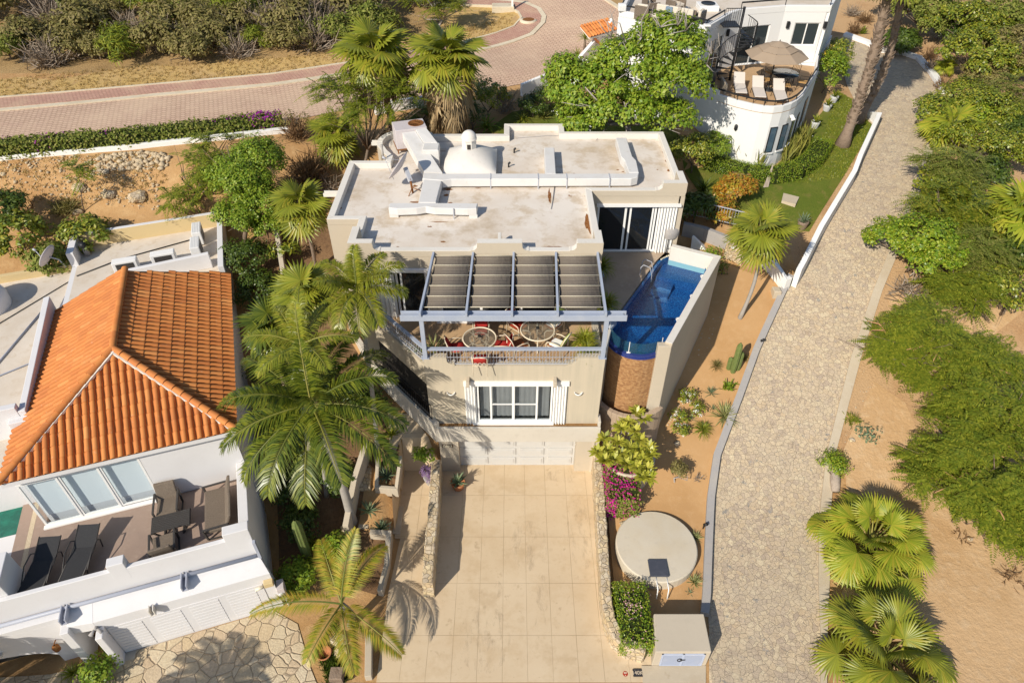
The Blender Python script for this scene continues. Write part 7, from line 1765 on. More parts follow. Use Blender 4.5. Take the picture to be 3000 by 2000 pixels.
def bush(name, label, px, py, h, R, lm, seed, n_cl=26, per=70, L=.12, Wd=.075, rc=.32, hz=None, r0=.05, **k):
    base = GC(px, py, h); hz = hz or R * .8
    return tree(name, label, base, [(0, 0, h, R, R, hz)], lm, n_cl, per, rc, L, Wd, seed, cat='shrub', r0=r0, **k)
bush('shrub', 'dense dark shrub at the right back corner of the villa, before the white house', 2035, 440, 1.3, 1.15, 'leaf_green', 51, 40, 90); bush('shrub', 'yellow green rounded shrub against the white rounded wall', 2095, 425, 1.1, .8, 'leaf_bright', 52, 30, 90, L=.1)
bush('shrub', 'bright green clipped shrub behind the middle of the flat roof', 1615, 285, .6, .95, 'leaf_bright', 53, 34, 90, L=.1); bush('shrub', 'dark rounded shrub left of the bright clipped one behind the roof', 1560, 312, .6, .8, 'leaf_dark', 54)
bush('shrub', 'leafy green shrub with a pale dry side behind the shaggy palm', 1425, 285, 1.2, 1.2, 'leaf_green', 55, 40, 80); twig_bush('dry_bush', 'pale grey dry bush beside the leafy shrub behind the shaggy palm', GC(1480, 285, .8), 1.0, 1.5, 90, 'dry_twig', 56)
bush('shrub', 'dark shrub at the foot of the shaggy palm behind the roof parapet', 1380, 345, .7, .9, 'leaf_dark', 57)
rosette('cycad', 'green cycad like plant behind the roof parapet beside the shaggy palm', GC(1425, 375), 40, 1.0, .09, 'leaf_bright', 58, 5, 70, 50); rosette('cycad', 'small pale palm like plant behind the raised parapet', GC(1530, 355), 36, .8, .07, 'leaf_green', 59, 5, 70, 50); rosette('cycad', 'yellowish spiky plant on the back lawn beside the small pale one', GC(1590, 350), 36, .7, .06, 'snake_leaf', 60, 20, 80, 25)
rosette('yucca', 'spiky yucca by the back road wall above the leafy tree', GC(1712, 150), 40, .75, .06, 'leaf_green', 61, -10, 80, 15, core=.8); rosette('yucca', 'smaller spiky yucca below the first by the back road wall', GC(1690, 190), 36, .6, .05, 'leaf_green', 62, -10, 80, 15, core=.5)
# feathery trees left of the two back palms
def feathery(name, label, base, lobes, lm, seed, n_cl=60, per=70, r0=.1, L=.3, Wd=.05, rc=.45, bark='bark', **k): return tree(name, label, base, lobes, lm, n_cl, per, rc, L, Wd, seed, bark=bark, r0=r0, hang=.9, **k)
bs = (-7.6, 31.2, T(-7.6, 31.2)); feathery('feathery_tree', 'dark feathery tree spreading below the leaning back palm', bs, E(bs, [(1060, 260, .8, 1.6, 1.3, 1.0), (980, 290, 0, 1.3, 1.1, .8), (1150, 300, .4, 1.4, 1.0, .8), (1050, 340, -.6, 1.7, 1.0, .7), (1190, 290, .9, 1.0, .8, .6)]), 'feather_leaf', 63, 80, 90)
bs = GC(1215, 360); feathery('feathery_tree', 'low feathery tree between the air conditioner and the shaggy palm', bs, E(bs, [(1215, 330, 0, 1.3, 1.0, .6), (1290, 350, .2, 1.1, .9, .5)]), 'feather_leaf', 64, 40, 80)
# left of the villa
bs = GC(720, 720); tree('leafy_tree', 'bright yellow green leafy tree between the back plot and the villa', bs, E(bs, [(760, 470, 1.8, 1.25, 1.2, 1.0), (700, 520, .6, 1.4, 1.2, .9), (760, 590, .2, 1.2, 1.2, 1.0), (690, 640, -.8, 1.0, .9, .8), (790, 660, -.4, .9, .9, .8)]), 'leaf_bright', 300, 110, .36, .11, .07, 65, r0=.14)
bs = GC(560, 600); feathery('feathery_tree', 'olive feathery tree over the white road wall on the back plot', bs, E(bs, [(640, 430, 1.4, 1.5, 1.2, .9), (560, 500, .3, 1.3, 1.1, .8), (520, 570, -.4, 1.1, .9, .7), (640, 530, .2, 1.3, 1.1, .9)]), 'feather_leaf', 66, 80, 90)
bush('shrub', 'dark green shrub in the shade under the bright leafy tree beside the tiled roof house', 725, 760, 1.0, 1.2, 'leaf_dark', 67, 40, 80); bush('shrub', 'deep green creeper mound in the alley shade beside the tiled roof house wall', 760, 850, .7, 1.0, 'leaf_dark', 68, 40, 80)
twig_bush('dry_bush', 'tall brown dry bush between the bright leafy tree and the broad fan palm', GC(905, 500, .8), 1.2, 2.2, 150, 'brown_leaf', 69, .04); twig_bush('dry_bush', 'brown dry bush at the end of the bougainvillea hedge', GC(865, 380, .5), 1.0, 1.5, 110, 'brown_leaf', 70, .035, leaves=('leaf_olive', 12, 25, .3, .12, .07)); twig_bush('dry_bush', 'grey dry bush against the left wall of the villa under the broad fan palm', GC(960, 545, .3), .9, 1.0, 90, 'dry_twig', 71)
bush('shrub', 'dark leafy shrub at the left edge above the low cream roof', 60, 690, 1.0, 1.3, 'leaf_green', 72, 40, 80, L=.2, Wd=.1); bush('shrub', 'dark leafy shrub right of the satellite dish behind the cream roof wall', 255, 690, .9, 1.1, 'leaf_green', 73, 34, 70, L=.2, Wd=.1); bush('shrub', 'tall dark shrub at the far left behind the water tank', 20, 610, 1.2, .95, 'leaf_dark', 74, 34, 70, L=.18, Wd=.09); bush('shrub', 'yellow green leafy shrub beside the satellite dish at the cream roof wall', 150, 760, 1.2, .9, 'leaf_scrub', 75, 34, 70, L=.2, Wd=.1)
twig_bush('dry_bush', 'thin leafless sapling left of the round bush on the back plot', GC(85, 640, .2), .6, 1.9, 30, 'brown_leaf', 76)
bs = G(247, 620); feathery('sapling', 'thin green sapling standing on the stony back plot', bs, E(bs, [(225, 500, .0, .45, .4, .5), (245, 530, 0, .35, .3, .5)]), 'feather_leaf', 77, 12, 60, r0=.03, cat='tree')
twig_bush('round_bush', 'round brown green bush on the bare back plot', GC(190, 605, .2), .8, .55, 260, 'leaf_olive', 78, .03)
# -- bougainvillea hedge on the back road
hp = gp([(-160, 470), (0, 455), (200, 437), (379, 423), (600, 398), (800, 376), (830, 372)])
fl = gp([(790, 372), (770, 378), (200, 425), (150, 428), (330, 425), (20, 440), (145, 450), (700, 385), (640, 388)])
hedge('bougainvillea_hedge', 'long bougainvillea hedge with a few purple flowers along the back road', hp, 1.0, .75, 'leaf_scrub', 81, 150, .15, [('purple_flower', fl[:2], .7, 260, .1), ('purple_flower', fl[2:], .45, 26, .09)])
# -- hedges and plants round the white house
hedge('curved_hedge', 'low clipped hedge curving round the foot of the white rounded wall', gp([(2055, 475), (2110, 498), (2180, 520), (2260, 527), (2330, 515), (2380, 480), (2405, 435)]), 1.05, .66, 'hedge_leaf', 82, 480, .065, [('white_flower', gp([(2200, 505), (2395, 430)]), .6, 12, .05)])
for (pts, lab, sd) in (([(2115, 462), (2150, 468), (2190, 478), (2225, 484)], 'row of upright yellow edged snake plants left of the white base step', 83), ([(2290, 480), (2315, 455), (2335, 430), (2352, 408)], 'row of upright yellow edged snake plants right of the white base step', 84)):
    base = G(*pts[0]); t = thing('snake_plants', lab, 'plant', base); rng = NP(sd); V = []
    wp = [np.array(G(*p)) for p in pts]
    for k in range(300):
        f = rng.uniform(0, len(wp) - 1.001); i = int(f); c = wp[i] + (wp[i + 1] - wp[i]) * (f - i) + np.append(rng.normal(size=2) * .22, 0) - np.array(base); h = rng.uniform(.75, 1.3); d = unit(rng.normal(size=3) * .22 + np.array([0, 0, 1])); a = rng.uniform(0, 6.28); s = np.array([math.cos(a), math.sin(a), 0]) * .045
        V += [c - s * .6, c + d * h * .5 - s, c + d * h, c + d * h * .5 + s]
    V = np.array(V); fast('leaves', V, QF(V), 'snake_leaf', t)
bush('yellow_bell_shrub', 'tall shrub with yellow flowers beside the white wall and the palm trunks', 2425, 215, 1.2, 1.05, 'leaf_bright', 85, 44, 90, L=.14, hz=1.5, flowers=('yellow_flower', 7, .09)); bush('shrub', 'tall dark green shrub hugging the white wall behind the yellow flowered one', 2452, 180, 1.3, .8, 'leaf_green', 86, 30, 80, hz=1.6)
bush('croton_bush', 'orange and yellow croton bush on the lawn in front of the curved hedge', 2155, 560, .7, .95, 'croton_leaf', 87, 46, 80, L=.2, Wd=.08); bush('croton_bush', 'yellow croton bush half in shade beside the garden fence', 2110, 625, .6, .75, 'croton_leaf', 88, 26, 60, L=.2, Wd=.08); bush('shrub', 'dark broad leafed shrub in the shade right of the villa by the garden fence', 2040, 610, .8, .9, 'leaf_dark', 89, 36, 60, L=.28, Wd=.1)
rosette('palm_seedling', 'dark fan of long leaves in the shade between villa and croton bush', GC(2060, 560), 26, 1.1, .07, 'leaf_dark', 90, 20, 80, 40); rosette('potted_aloe', 'potted aloe on the lawn corner by the lane wall', GC(2348, 668), 26, .5, .07, 'agave_leaf', 91, 10, 80, -5, pot=(.27, .42, 'palm_bark'))
x, y, z = G(2240, 548); fb = thing('dry_palm_leaf', 'grey folded dead palm leaf standing on the lawn before the curved hedge', 'leaf', (x, y, z)); m = MB(); m.loft([[(x - .12, y - .1, z), (x + .18, y - .05, z), (x + .15, y + .08, z)], [(x + .3, y + .5, z + 1.0), (x + .36, y + .5, z + 1.0), (x + .34, y + .55, z + 1.0)]], [0, 0]); m.build('leaf', 'driftwood', fb)
for (px, py, lab, sd) in ((2440, 300, 'potted plant at the foot of the white wall, the farthest of three', 92), (2420, 325, 'potted plant at the foot of the white wall, the middle one', 93), (2385, 375, 'potted plant at the foot of the white wall, nearest the narrow windows', 94)):
    rosette('potted_plant', lab, GC(px, py), 24, .55, .08, 'leaf_green', sd, 20, 85, 20, pot=(.25, .4, 'pale_pot'))
rosette('potted_plant', 'grass like plant in a pale blue grey pot behind the pool wall', GC(2140, 745), 46, .6, .05, 'leaf_green', 95, 10, 85, 30, pot=(.36, .65, 'pale_pot')); bush('shrub', 'thin yellow green shrub behind the pool wall by the rough stone end', 2085, 745, .5, .42, 'leaf_bright', 96, 12, 30, L=.1); bush('shrub', 'small weedy shrub between pool wall and rough stone end', 2120, 790, .35, .4, 'leaf_scrub', 97, 10, 30, L=.1)
# -- desert planting on the sand strip
cactus_n = 0
def cactus(label, pts, sd, ribs=8):
    base = pts[0][0]; t = thing('columnar_cactus', label, 'cactus', base)
    for (b0, h, r) in pts:
        m = MB(); N = ribs * 4; prof_z = np.linspace(0, 1, 12); vs = []
        for f in prof_z:
            rr = r * (1 if f < .85 else math.cos((f - .85) / .15 * 1.35)) * (.8 + .2 * min(1, f * 4))
            for j in range(N): a = 2 * math.pi * j / N; q = rr * (1 + .13 * math.cos(ribs * a)); vs.append((b0[0] + q * math.cos(a), b0[1] + q * math.sin(a), b0[2] - .05 + h * f))
        m.add(vs, [(i * N + j, i * N + (j + 1) % N, (i + 1) * N + (j + 1) % N, (i + 1) * N + j) for i in range(11) for j in range(N)], True); m.build('stem', 'cactus_skin', t)
c0 = G(2146, 1090); cactus('clump of upright columnar cactus on the sand strip near the kerb', [(c0, 1.75, .12), ((c0[0] + .22, c0[1] + .12, c0[2]), 1.15, .11), ((c0[0] - .16, c0[1] + .15, c0[2]), .8, .1)], 1)
c1 = G(905, 1640); cactus('thick columnar cactus in the shady bed beside the tiled roof house', [(c1, 2.6, .17)], 2)
rosette('barrel_grass', 'round tuft of spiny grass on the sand strip left of the columnar cactus', G(2098, 1075), 120, .42, .02, 'leaf_olive', 101, 5, 90, 30); rosette('barrel_grass', 'spiny tuft behind the columnar cactus', G(2178, 1052), 90, .36, .02, 'leaf_olive', 102, 10, 90, 30)
rosette('yucca', 'small blue green yucca on the sand strip below the spiny tuft', G(2082, 1152), 34, .42, .035, 'agave_leaf', 103, 5, 85, 5); rosette('yucca', 'big cream striped yucca spilling over the grey kerb', G(2120, 1222), 70, .75, .055, 'yucca_leaf', 104, -5, 80, 12); rosette('yucca', 'tiny yucca beside the big cream striped one', G(2088, 1200), 18, .28, .03, 'agave_leaf', 105, 10, 80, 5); rosette('yucca', 'tiny yucca left of the grass tuft on the sand strip', G(2023, 1228), 20, .3, .03, 'agave_leaf', 106, 10, 80, 5)
rosette('grass_tuft', 'drooping green grass tuft on the sand strip below the striped yucca', G(2058, 1262), 150, .62, .022, 'leaf_green', 107, 10, 90, 75)
for (px, py, lab, sd) in ((2132, 1137, 'small branching prickly plant on the sand strip near the kerb', 108),): twig_bush('prickly_plant', lab, G(px, py), .35, .45, 26, 'leaf_bright', sd, .07)
for (px, py, lab, sd) in ((1990, 1222, 'white flowering shrub at the foot of the tall pool wall', 109), (2015, 1158, 'small white flowering shrub up the strip beside the pool wall', 110), (2040, 1197, 'low white flowering shrub in the middle of the sand strip', 111), (1990, 1258, 'sparse white flowering shrub nearest the round planter', 112)): bush('white_flower_shrub', lab, px, py, .3, .36, 'leaf_green', sd, 10, 34, L=.1, Wd=.06, rc=.2, flowers=('white_flower', 5, .05), r0=.02)
bs = G(1978, 1415); tree('dwarf_tree', 'small bare trunked succulent tree on the sand below the round planter', bs, [(-.05, .1, .75, .38, .35, .28)], 'leaf_olive', 16, 50, .18, .11, .05, 113, r0=.04, bark='grey_bark'); twig_bush('weed', 'dry weed beside the small succulent tree', G(2048, 1402), .25, .25, 22, 'dry_twig', 114)
rosette('yucca', 'pale green rosette at the right rim of the cistern', G(2037, 1578), 40, .36, .04, 'yucca_leaf', 115, 5, 85, 5); rosette('yucca', 'pale green rosette below the cistern beside the grey kerb', G(2034, 1706), 44, .4, .04, 'yucca_leaf', 116, 5, 85, 5); rosette('yucca', 'tiny green rosette below the cistern rosettes', G(2020, 1736), 14, .2, .03, 'agave_leaf', 117, 5, 70, 5)
# frangipani: bare limbs ending in rosettes of big leaves
bs = (4.6, 17.3, 1.72); t = thing('frangipani', 'frangipani with big yellow green leaves growing from the round planter', 'tree', bs); rng = NP(120); m = MB(); V = []
for (px, py) in [(1865, 1210), (1840, 1235), (1885, 1225), (1820, 1255), (1860, 1265), (1875, 1290), (1810, 1295), (1770, 1285), (1780, 1320), (1750, 1325), (1820, 1330), (1845, 1310), (1870, 1320), (1900, 1310), (1855, 1345), (1885, 1345), (1835, 1360), (1865, 1370), (1895, 1375), (1800, 1345), (1770, 1350), (1905, 1330), (1880, 1395), (1900, 1400)]:
    p = np.array(P(px, py, 3.3 - (py - 1200) / 200 * .7)); m.tube([(bs[0], bs[1], bs[2] - .1), tuple((p + np.array(bs)) / 2 + rng.normal(size=3) * .1), tuple(p)], [.07, .045, .025], 6)
    for k in range(34):
        az = k * 2.4 + rng.uniform(-.2, .2); el = rad(rng.uniform(-5, 65)); d = np.array([math.cos(az) * math.cos(el), math.sin(az) * math.cos(el), math.sin(el)]); l = rng.uniform(.28, .46); s = np.array([-math.sin(az), math.cos(az), 0]) * l * .16; q = p - np.array(bs); V += [q, q + d * l * .55 + s, q + d * l - np.array([0, 0, .05]), q + d * l * .55 - s]
m.build('branches', 'grey_bark', t); V = np.array(V); fast('leaves', V, QF(V), 'frangipani_leaf', t)
hedge('bougainvillea', 'bougainvillea bush with magenta flowers along the right side of the driveway wall', [(4.2, 15.35), (4.25, 15.8), (4.3, 16.4), (4.3, 17.0)], 1.25, 1.15, 'leaf_scrub', 121, 300, .11, [('magenta_flower', [(3.72, 16.9), (3.7, 16.3), (3.72, 15.7), (3.7, 15.1)], .4, 140, .085), ('magenta_flower', [(4.4, 16.1), (4.1, 16.7), (4.5, 15.2), (4.6, 16.6), (3.9, 14.8), (4.6, 15.8), (4.2, 15.9)], .36, 90, .08)], 'shrub', zf=lambda x, y: T(4.2, y))
hedge('flowering_hedge', 'clipped hedge with pale pink flowers beside the utility box', [(4.12, 10.2), (4.12, 11.0), (4.1, 11.7), (4.1, 12.4)], 1.15, .8, 'hedge_leaf', 122, 420, .075, [('pink_flower', [(4.0, 11.7), (4.1, 11.4)], .34, 50, .055), ('pink_flower', [(4.5, 10.6), (3.7, 11.2), (4.5, 12.0), (3.7, 12.2), (4.1, 10.4)], .3, 9, .05)], zf=lambda x, y: .25)
# -- terrace plants
rosette('areca_palm', 'bushy yellow green potted palm at the right end of the terrace', (2.65, 18.9, 6.1), 190, .75, .03, 'palm_leaf_lime', 123, 0, 88, 60, pot=(.25, .35, 'terracotta_pot')); rosette('areca_palm', 'second bushy potted palm tucked against the right terrace post', (2.75, 18.35, 6.1), 150, .65, .03, 'palm_leaf', 124, 0, 88, 60, pot=(.22, .3, 'terracotta_pot'))
rosette('potted_yucca', 'spiky yellow striped plant in a terracotta pot at the left terrace post', (-2.85, 18.45, 6.1), 34, .75, .05, 'yucca_leaf', 125, -5, 85, 10, pot=(.22, .3, 'terracotta_pot')); bush('shrub', 'small green potted plant behind the slanting railing', 1225, 970, 0, .25, 'leaf_bright', 126, 5, 20)
for o in [o for o in bpy.data.objects if o.get('label') == 'small green potted plant behind the slanting railing']: o.location = (-3.45, 18.75, 6.15)
rosette('areca_palm', 'dark bushy potted palm at the corner between patio and bedroom doors', (3.75, 23.6, 6.08), 170, .8, .035, 'leaf_green', 127, 0, 88, 60, pot=(.25, .35, 'pergola_blue')); rosette('areca_palm', 'dark bushy potted palm on the shaded patio beside the pergola', (3.72, 21.1, 6.08), 170, .75, .035, 'leaf_green', 128, 0, 88, 60, pot=(.25, .35, 'pergola_blue'))
# -- shady bed and path left of the driveway
rosette('potted_agave', 'blue green agave in a terracotta pot beside the stone wall near the garage', (-2.2, 17.15, .03), 20, .48, .1, 'agave_leaf', 129, 0, 80, 10, pot=(.3, .38, 'terracotta_pot'))
pt = thing('potted_shrub', 'pot of purple flowers under a yellow green shrub left of the garage pier', 'plant', (-3.35, 17.4, .1)); rng = NP(130)
m = MB(); m.lathe([(.2, 0), (.28, .3), (.3, .4), (.24, .4), (0, .36)], (-3.35, 17.4, .05), 16); m.build('pot', 'kerb_grey', pt)
V = crown(rng, [(0, 0, .55, .4, .35, .25)], 22, 45, .16, .07, .05); fast('flowers', V, QF(V), 'lilac_flower', pt); V = crown(rng, [(-.1, .35, 1.15, .4, .35, .4), (-.5, .2, 1.5, .3, .25, .25)], 14, 40, .16, .16, .06); fast('foliage', V, QF(V), 'leaf_bright', pt); m = MB(); m.tube([(-3.35, 17.4, .4), (-3.4, 17.6, 1.0), (-3.8, 17.6, 1.7)], .02, 5); m.build('stem', 'bark', pt)
wl('bed_kerb', 'white kerb wall along the bed beside the driveway, upper part with an L corner', [(-5.35, 14.75), (-4.55, 14.7), (-4.5, 13.5), (-4.6, 12.4)], -.2, .35, 'stucco', -.3); wl('bed_kerb', 'rounded white kerb wall at the lower end of the driveway bed', [(-4.75, 10.9), (-4.55, 9.5)], -.22, .3, 'stucco', -.3); wl('bed_wall', 'pale wall along the far side of the steps between bed and path', [(-6.1, 14.6), (-6.0, 16.4), (-5.7, 17.9)], .22, .8, 'stucco', -.3)  # beige plaster puts the shade on these kerbs and wall into their colour
m = MB()
for k in range(4): m.box(-5.9 + k * .4, -5.51 + k * .4, 14.95, 16.2, -.05, .42 - .11 * k, .01)
o = m.build('steps', 'concrete'); tag(o, 'pale concrete steps in the shade beside the royal palm trunk', 'steps')
stone_wall('stone_wall', 'rough grey stone block wall in the shade above the steps', [(-5.6, 16.4), (-5.65, 18.3)], .45, 0, [1.0, 1.3]); drape('path', [(-4.5, 14.75), (-2.9, 14.7), (-2.95, 17.9), (-4.2, 19.5), (-5.2, 19.6), (-4.9, 17.5)], .05, 'driveway_slab')
wl('bed_kerb', 'white L shaped kerb round the dark planting bed beside the path', [(-5.3, 17.3), (-5.25, 16.45), (-4.6, 16.4), (-4.55, 17.6)], -.14, .3, 'stucco', -.2)  # white kerb in the duller beige, its shade painted into the colour
for (x, y, sd, lm, lab) in ((-5.0, 16.9, 131, 'agave_leaf', 'dark agave in the L shaped bed beside the path'), (-5.55, 15.6, 132, 'agave_leaf', 'shaded agave above the steps near the royal palm'), (-4.9, 17.5, 133, 'leaf_dark', 'dark spiky plant at the back of the L shaped bed'), (-4.95, 18.6, 134, 'leaf_green', 'spiky shaded plant under the slanting wall'), (-5.0, 14.9, 135, 'agave_leaf', 'small agave at the end of the white kerb')): rosette('agave', lab, (x, y, T(x, y) + .05), 26, .5, .07, lm, sd, 5, 80, 10)
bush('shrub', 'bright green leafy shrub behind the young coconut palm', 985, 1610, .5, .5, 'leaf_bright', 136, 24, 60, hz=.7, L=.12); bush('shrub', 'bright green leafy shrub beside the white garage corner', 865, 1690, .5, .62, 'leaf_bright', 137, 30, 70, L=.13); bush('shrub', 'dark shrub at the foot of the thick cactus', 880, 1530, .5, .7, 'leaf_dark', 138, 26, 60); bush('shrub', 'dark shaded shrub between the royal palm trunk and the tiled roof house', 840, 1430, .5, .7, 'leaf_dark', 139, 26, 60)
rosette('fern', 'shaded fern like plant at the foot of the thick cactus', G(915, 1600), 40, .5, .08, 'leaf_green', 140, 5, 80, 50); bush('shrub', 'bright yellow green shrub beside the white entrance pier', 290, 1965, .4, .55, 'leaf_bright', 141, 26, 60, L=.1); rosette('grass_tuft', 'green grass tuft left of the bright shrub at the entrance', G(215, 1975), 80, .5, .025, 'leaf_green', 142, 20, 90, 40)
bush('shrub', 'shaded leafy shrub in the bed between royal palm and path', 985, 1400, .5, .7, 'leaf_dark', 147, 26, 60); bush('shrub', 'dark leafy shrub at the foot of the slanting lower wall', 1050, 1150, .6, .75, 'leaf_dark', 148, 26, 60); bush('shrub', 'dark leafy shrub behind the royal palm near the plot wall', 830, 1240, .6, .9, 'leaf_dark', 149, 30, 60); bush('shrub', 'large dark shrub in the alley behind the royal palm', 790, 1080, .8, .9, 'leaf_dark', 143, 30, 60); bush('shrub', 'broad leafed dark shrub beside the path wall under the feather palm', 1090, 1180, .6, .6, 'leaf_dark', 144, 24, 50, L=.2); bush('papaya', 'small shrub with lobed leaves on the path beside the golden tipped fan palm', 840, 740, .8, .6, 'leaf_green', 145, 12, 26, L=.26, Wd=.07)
rk = 0
for (px, py, r, lab) in ((992, 1880, .26, 'pale boulder in the bed below the young coconut palm'), (998, 1912, .2, 'tan boulder below the pale one in the driveway bed'), (1010, 1545, .12, 'round pale stone by the royal palm trunk'), (1008, 1552, .1, 'small pale stone beside the round one at the palm trunk'), (1825, 1535, .12, 'white stone on the sand left of the cistern'), (405, 582, .38, 'big pale boulder on the back plot'), (320, 575, .3, 'pale pointed boulder left of the big one on the back plot'), (230, 625, .22, 'pale boulder at the foot of the sapling on the back plot'), (235, 555, .3, 'flat pale boulder behind the sapling on the back plot'), (1983, 1300, .12, 'flat stone on the sand beside the round planter'), (2010, 1010, .1, 'pale stone in the shade of the pool wall'), (2495, 1290, .12, 'white stone on the bare sand beside the lane edging'), (2840, 1580, .1, 'white stone on the bare sand at the right')):
    x, y, z = G(px, py); r_ = random.Random(px); bm = bmesh.new(); bmesh.ops.create_icosphere(bm, subdivisions=2, radius=r)
    for v in bm.verts: k = 1 + r_.uniform(-.16, .16); v.co = Vector((v.co.x * k * 1.2, v.co.y * k, v.co.z * k * .75))
    me = bpy.data.meshes.new('boulder'); bm.to_mesh(me); bm.free(); me.materials.append(MATS['pale_rock' if 'pale_rock' in MATS else 'rubble_stone']); o = bpy.data.objects.new('boulder', me); COL.objects.link(o); o.location = (x, y, z + r * .3); tag(o, lab, 'stone')
tp_ = thing('terracotta_pot', 'empty terracotta pot lying in the bed below the young coconut palm', 'pot', G(952, 1920)); m = MB(); x, y, z = XF[tp_.name][0]; m.lathe([(.16, 0), (.25, .2), (.27, .25), (.22, .25), (.16, .05), (0, .05)], (x, y, z), 18); m.build('pot', 'terracotta_pot', tp_)
x, y, z = G(992, 1985); m = MB(); m.box(x - .22, x + .2, y - .2, y + .2, z, z + .4, .02); o = m.build('stone_block', 'palm_bark'); tag(o, 'square brown stone block at the bottom of the driveway bed', 'stone')
# -- right hand thicket
J = []
def jungle(name, label, px, py, h, R, lm, sd, kind='f', **k):
    base = GC(px, py, h)
    L3 = [(0, 0, h, R, R * .9, R * .55), (R * .7, -R * .2, h * .8, R * .7, R * .6, R * .42), (-R * .6, R * .3, h * .85, R * .75, R * .65, R * .45), (R * .1, -R * .6, h * .65, R * .7, R * .5, R * .4)]
    if kind == 'f': return feathery(name, label, base, L3, lm, sd, 48, 140, r0=.09, **{**dict(L=.34, Wd=.055, rc=.5), **k})
    return tree(name, label, base, L3, lm, k.pop('n_cl', 46), k.pop('per', 90), .36, k.pop('L', .13), k.pop('Wd', .08), sd, r0=.08, **k)
jungle('leafy_tree', 'dense round topped leafy tree overhanging the lane edging beside the grey driftwood bush', 2700, 700, 1.8, 1.75, 'hedge_leaf', 201, 'b', n_cl=120, per=120)
twig_bush('driftwood_bush', 'bleached grey leafless bush in front of the dense leafy tree at the lane edge', GC(2665, 835, .5), 1.0, 1.2, 60, 'dry_twig', 202, .05)
jp = [(2620, 1010, 'feathery tree reaching over the lane edge with bare orange branches'), (2750, 955, 'feathery tree with a thin brown trunk beside the sandy clearing'), (2900, 1060, 'feathery tree at the top right of the dense thicket'), (2780, 1130, 'feathery tree in the middle of the dense thicket'), (2960, 1180, 'feathery tree cut by the right edge in the thicket'), (2850, 1270, 'feathery tree below the middle of the thicket'), (2840, 1370, 'feathery tree right of the shadow of the huge bright fan palm'), (2960, 1360, 'feathery tree low on the right edge of the thicket'), (2860, 1430, 'feathery tree with drooping tips over the bare sand'), (2985, 1500, 'feathery tree in the lower right corner of the thicket')]
for i, (px, py, lab) in enumerate(jp): jungle('feathery_tree', lab, px, py, 1.3 + .8 * (i * 2 % 3), 1.25 + .1 * (i % 4), 'feather_leaf', 210 + i)
rngb = NP(99)
mk('orange_bark', (.42, .24, .12), [(6, .45, .65, (.32, .18, .09), .7)], .9, .1)
for o in [o for o in bpy.data.objects if o.name.startswith('feathery_tree') and o.get('label') in [q[2] for q in jp]]:
    m = MB(); x, y, z = XF[o.name][0]
    for k in range(5):
        a = rngb.uniform(0, 6.28); p = np.array([x, y, z + 1.9]) + np.array([math.cos(a), math.sin(a), 0]) * rngb.uniform(.2, .8); q = p + np.array([math.cos(a), math.sin(a), .35]) * rngb.uniform(.5, 1.0); m.tube([tuple(p), tuple((p + q) / 2 + rngb.normal(size=3) * .08 + [0, 0, .1]), tuple(q)], [.05, .035, .015], 5)
    m.build('bare_limbs', 'orange_bark', o)
jp2 = [(2840, 270, 'pale green leafy tree above the lane side fan palm', 'b'), (2900, 300, 'bushy leafy tree on the slope right of the lane', 'b'), (2980, 270, 'feathery tree at the right edge on the slope', 'f'), (2860, 400, 'green thicket tree behind the lane side fan palm', 'b'), (2960, 420, 'dark thicket tree above the big lime palm', 'b'), (2815, 480, 'green thicket tree below the lane side fan palm', 'f'), (2850, 560, 'dark feathery tree left of the big lime palm', 'f'), (2790, 600, 'dark feathery tree behind the dense leafy tree', 'f'), (2870, 720, 'olive tree in the shade below the big lime palm', 'f'), (2830, 830, 'low olive tree between the leafy tree and the clearing', 'f'), (2985, 830, 'dark shrub tree at the right edge beside the clearing', 'b')]
for i, (px, py, lab, k) in enumerate(jp2): jungle('thicket_tree', lab, px, py, 1.5 + .3 * (i % 3), 1.2 + .1 * (i % 4), ('feather_leaf', 'leaf_green', 'leaf_scrub')[i % 3] if k == 'f' else 'leaf_green', 230 + i, k, **({} if k == 'f' else {}))
jp3 = [(2640, 110, 'dark green shrub tree by the head of the lane', 'leaf_dark'), (2720, 20, 'dense tree at the top edge right of the tall palms', 'leaf_scrub'), (2840, 50, 'dark olive tree at the top edge with a pale trunk', 'leaf_green'), (2950, 40, 'grey green tree in the top right corner', 'leaf_scrub'), (2880, 140, 'dark tree with pale branches on the upper slope', 'leaf_green'), (2990, 130, 'grey green tree at the right edge of the upper slope', 'leaf_olive'), (2660, -20, 'leafy tree at the top edge beside the tall palm trunks', 'leaf_dark')]
for i, (px, py, lab, lm) in enumerate(jp3): jungle('thicket_tree', lab, px, py, 2.2 if i else 1.0, (1.7 + .15 * (i % 3)) if i else .95, lm, 250 + i, 'b', n_cl=90, per=90, L=.17, Wd=.1)
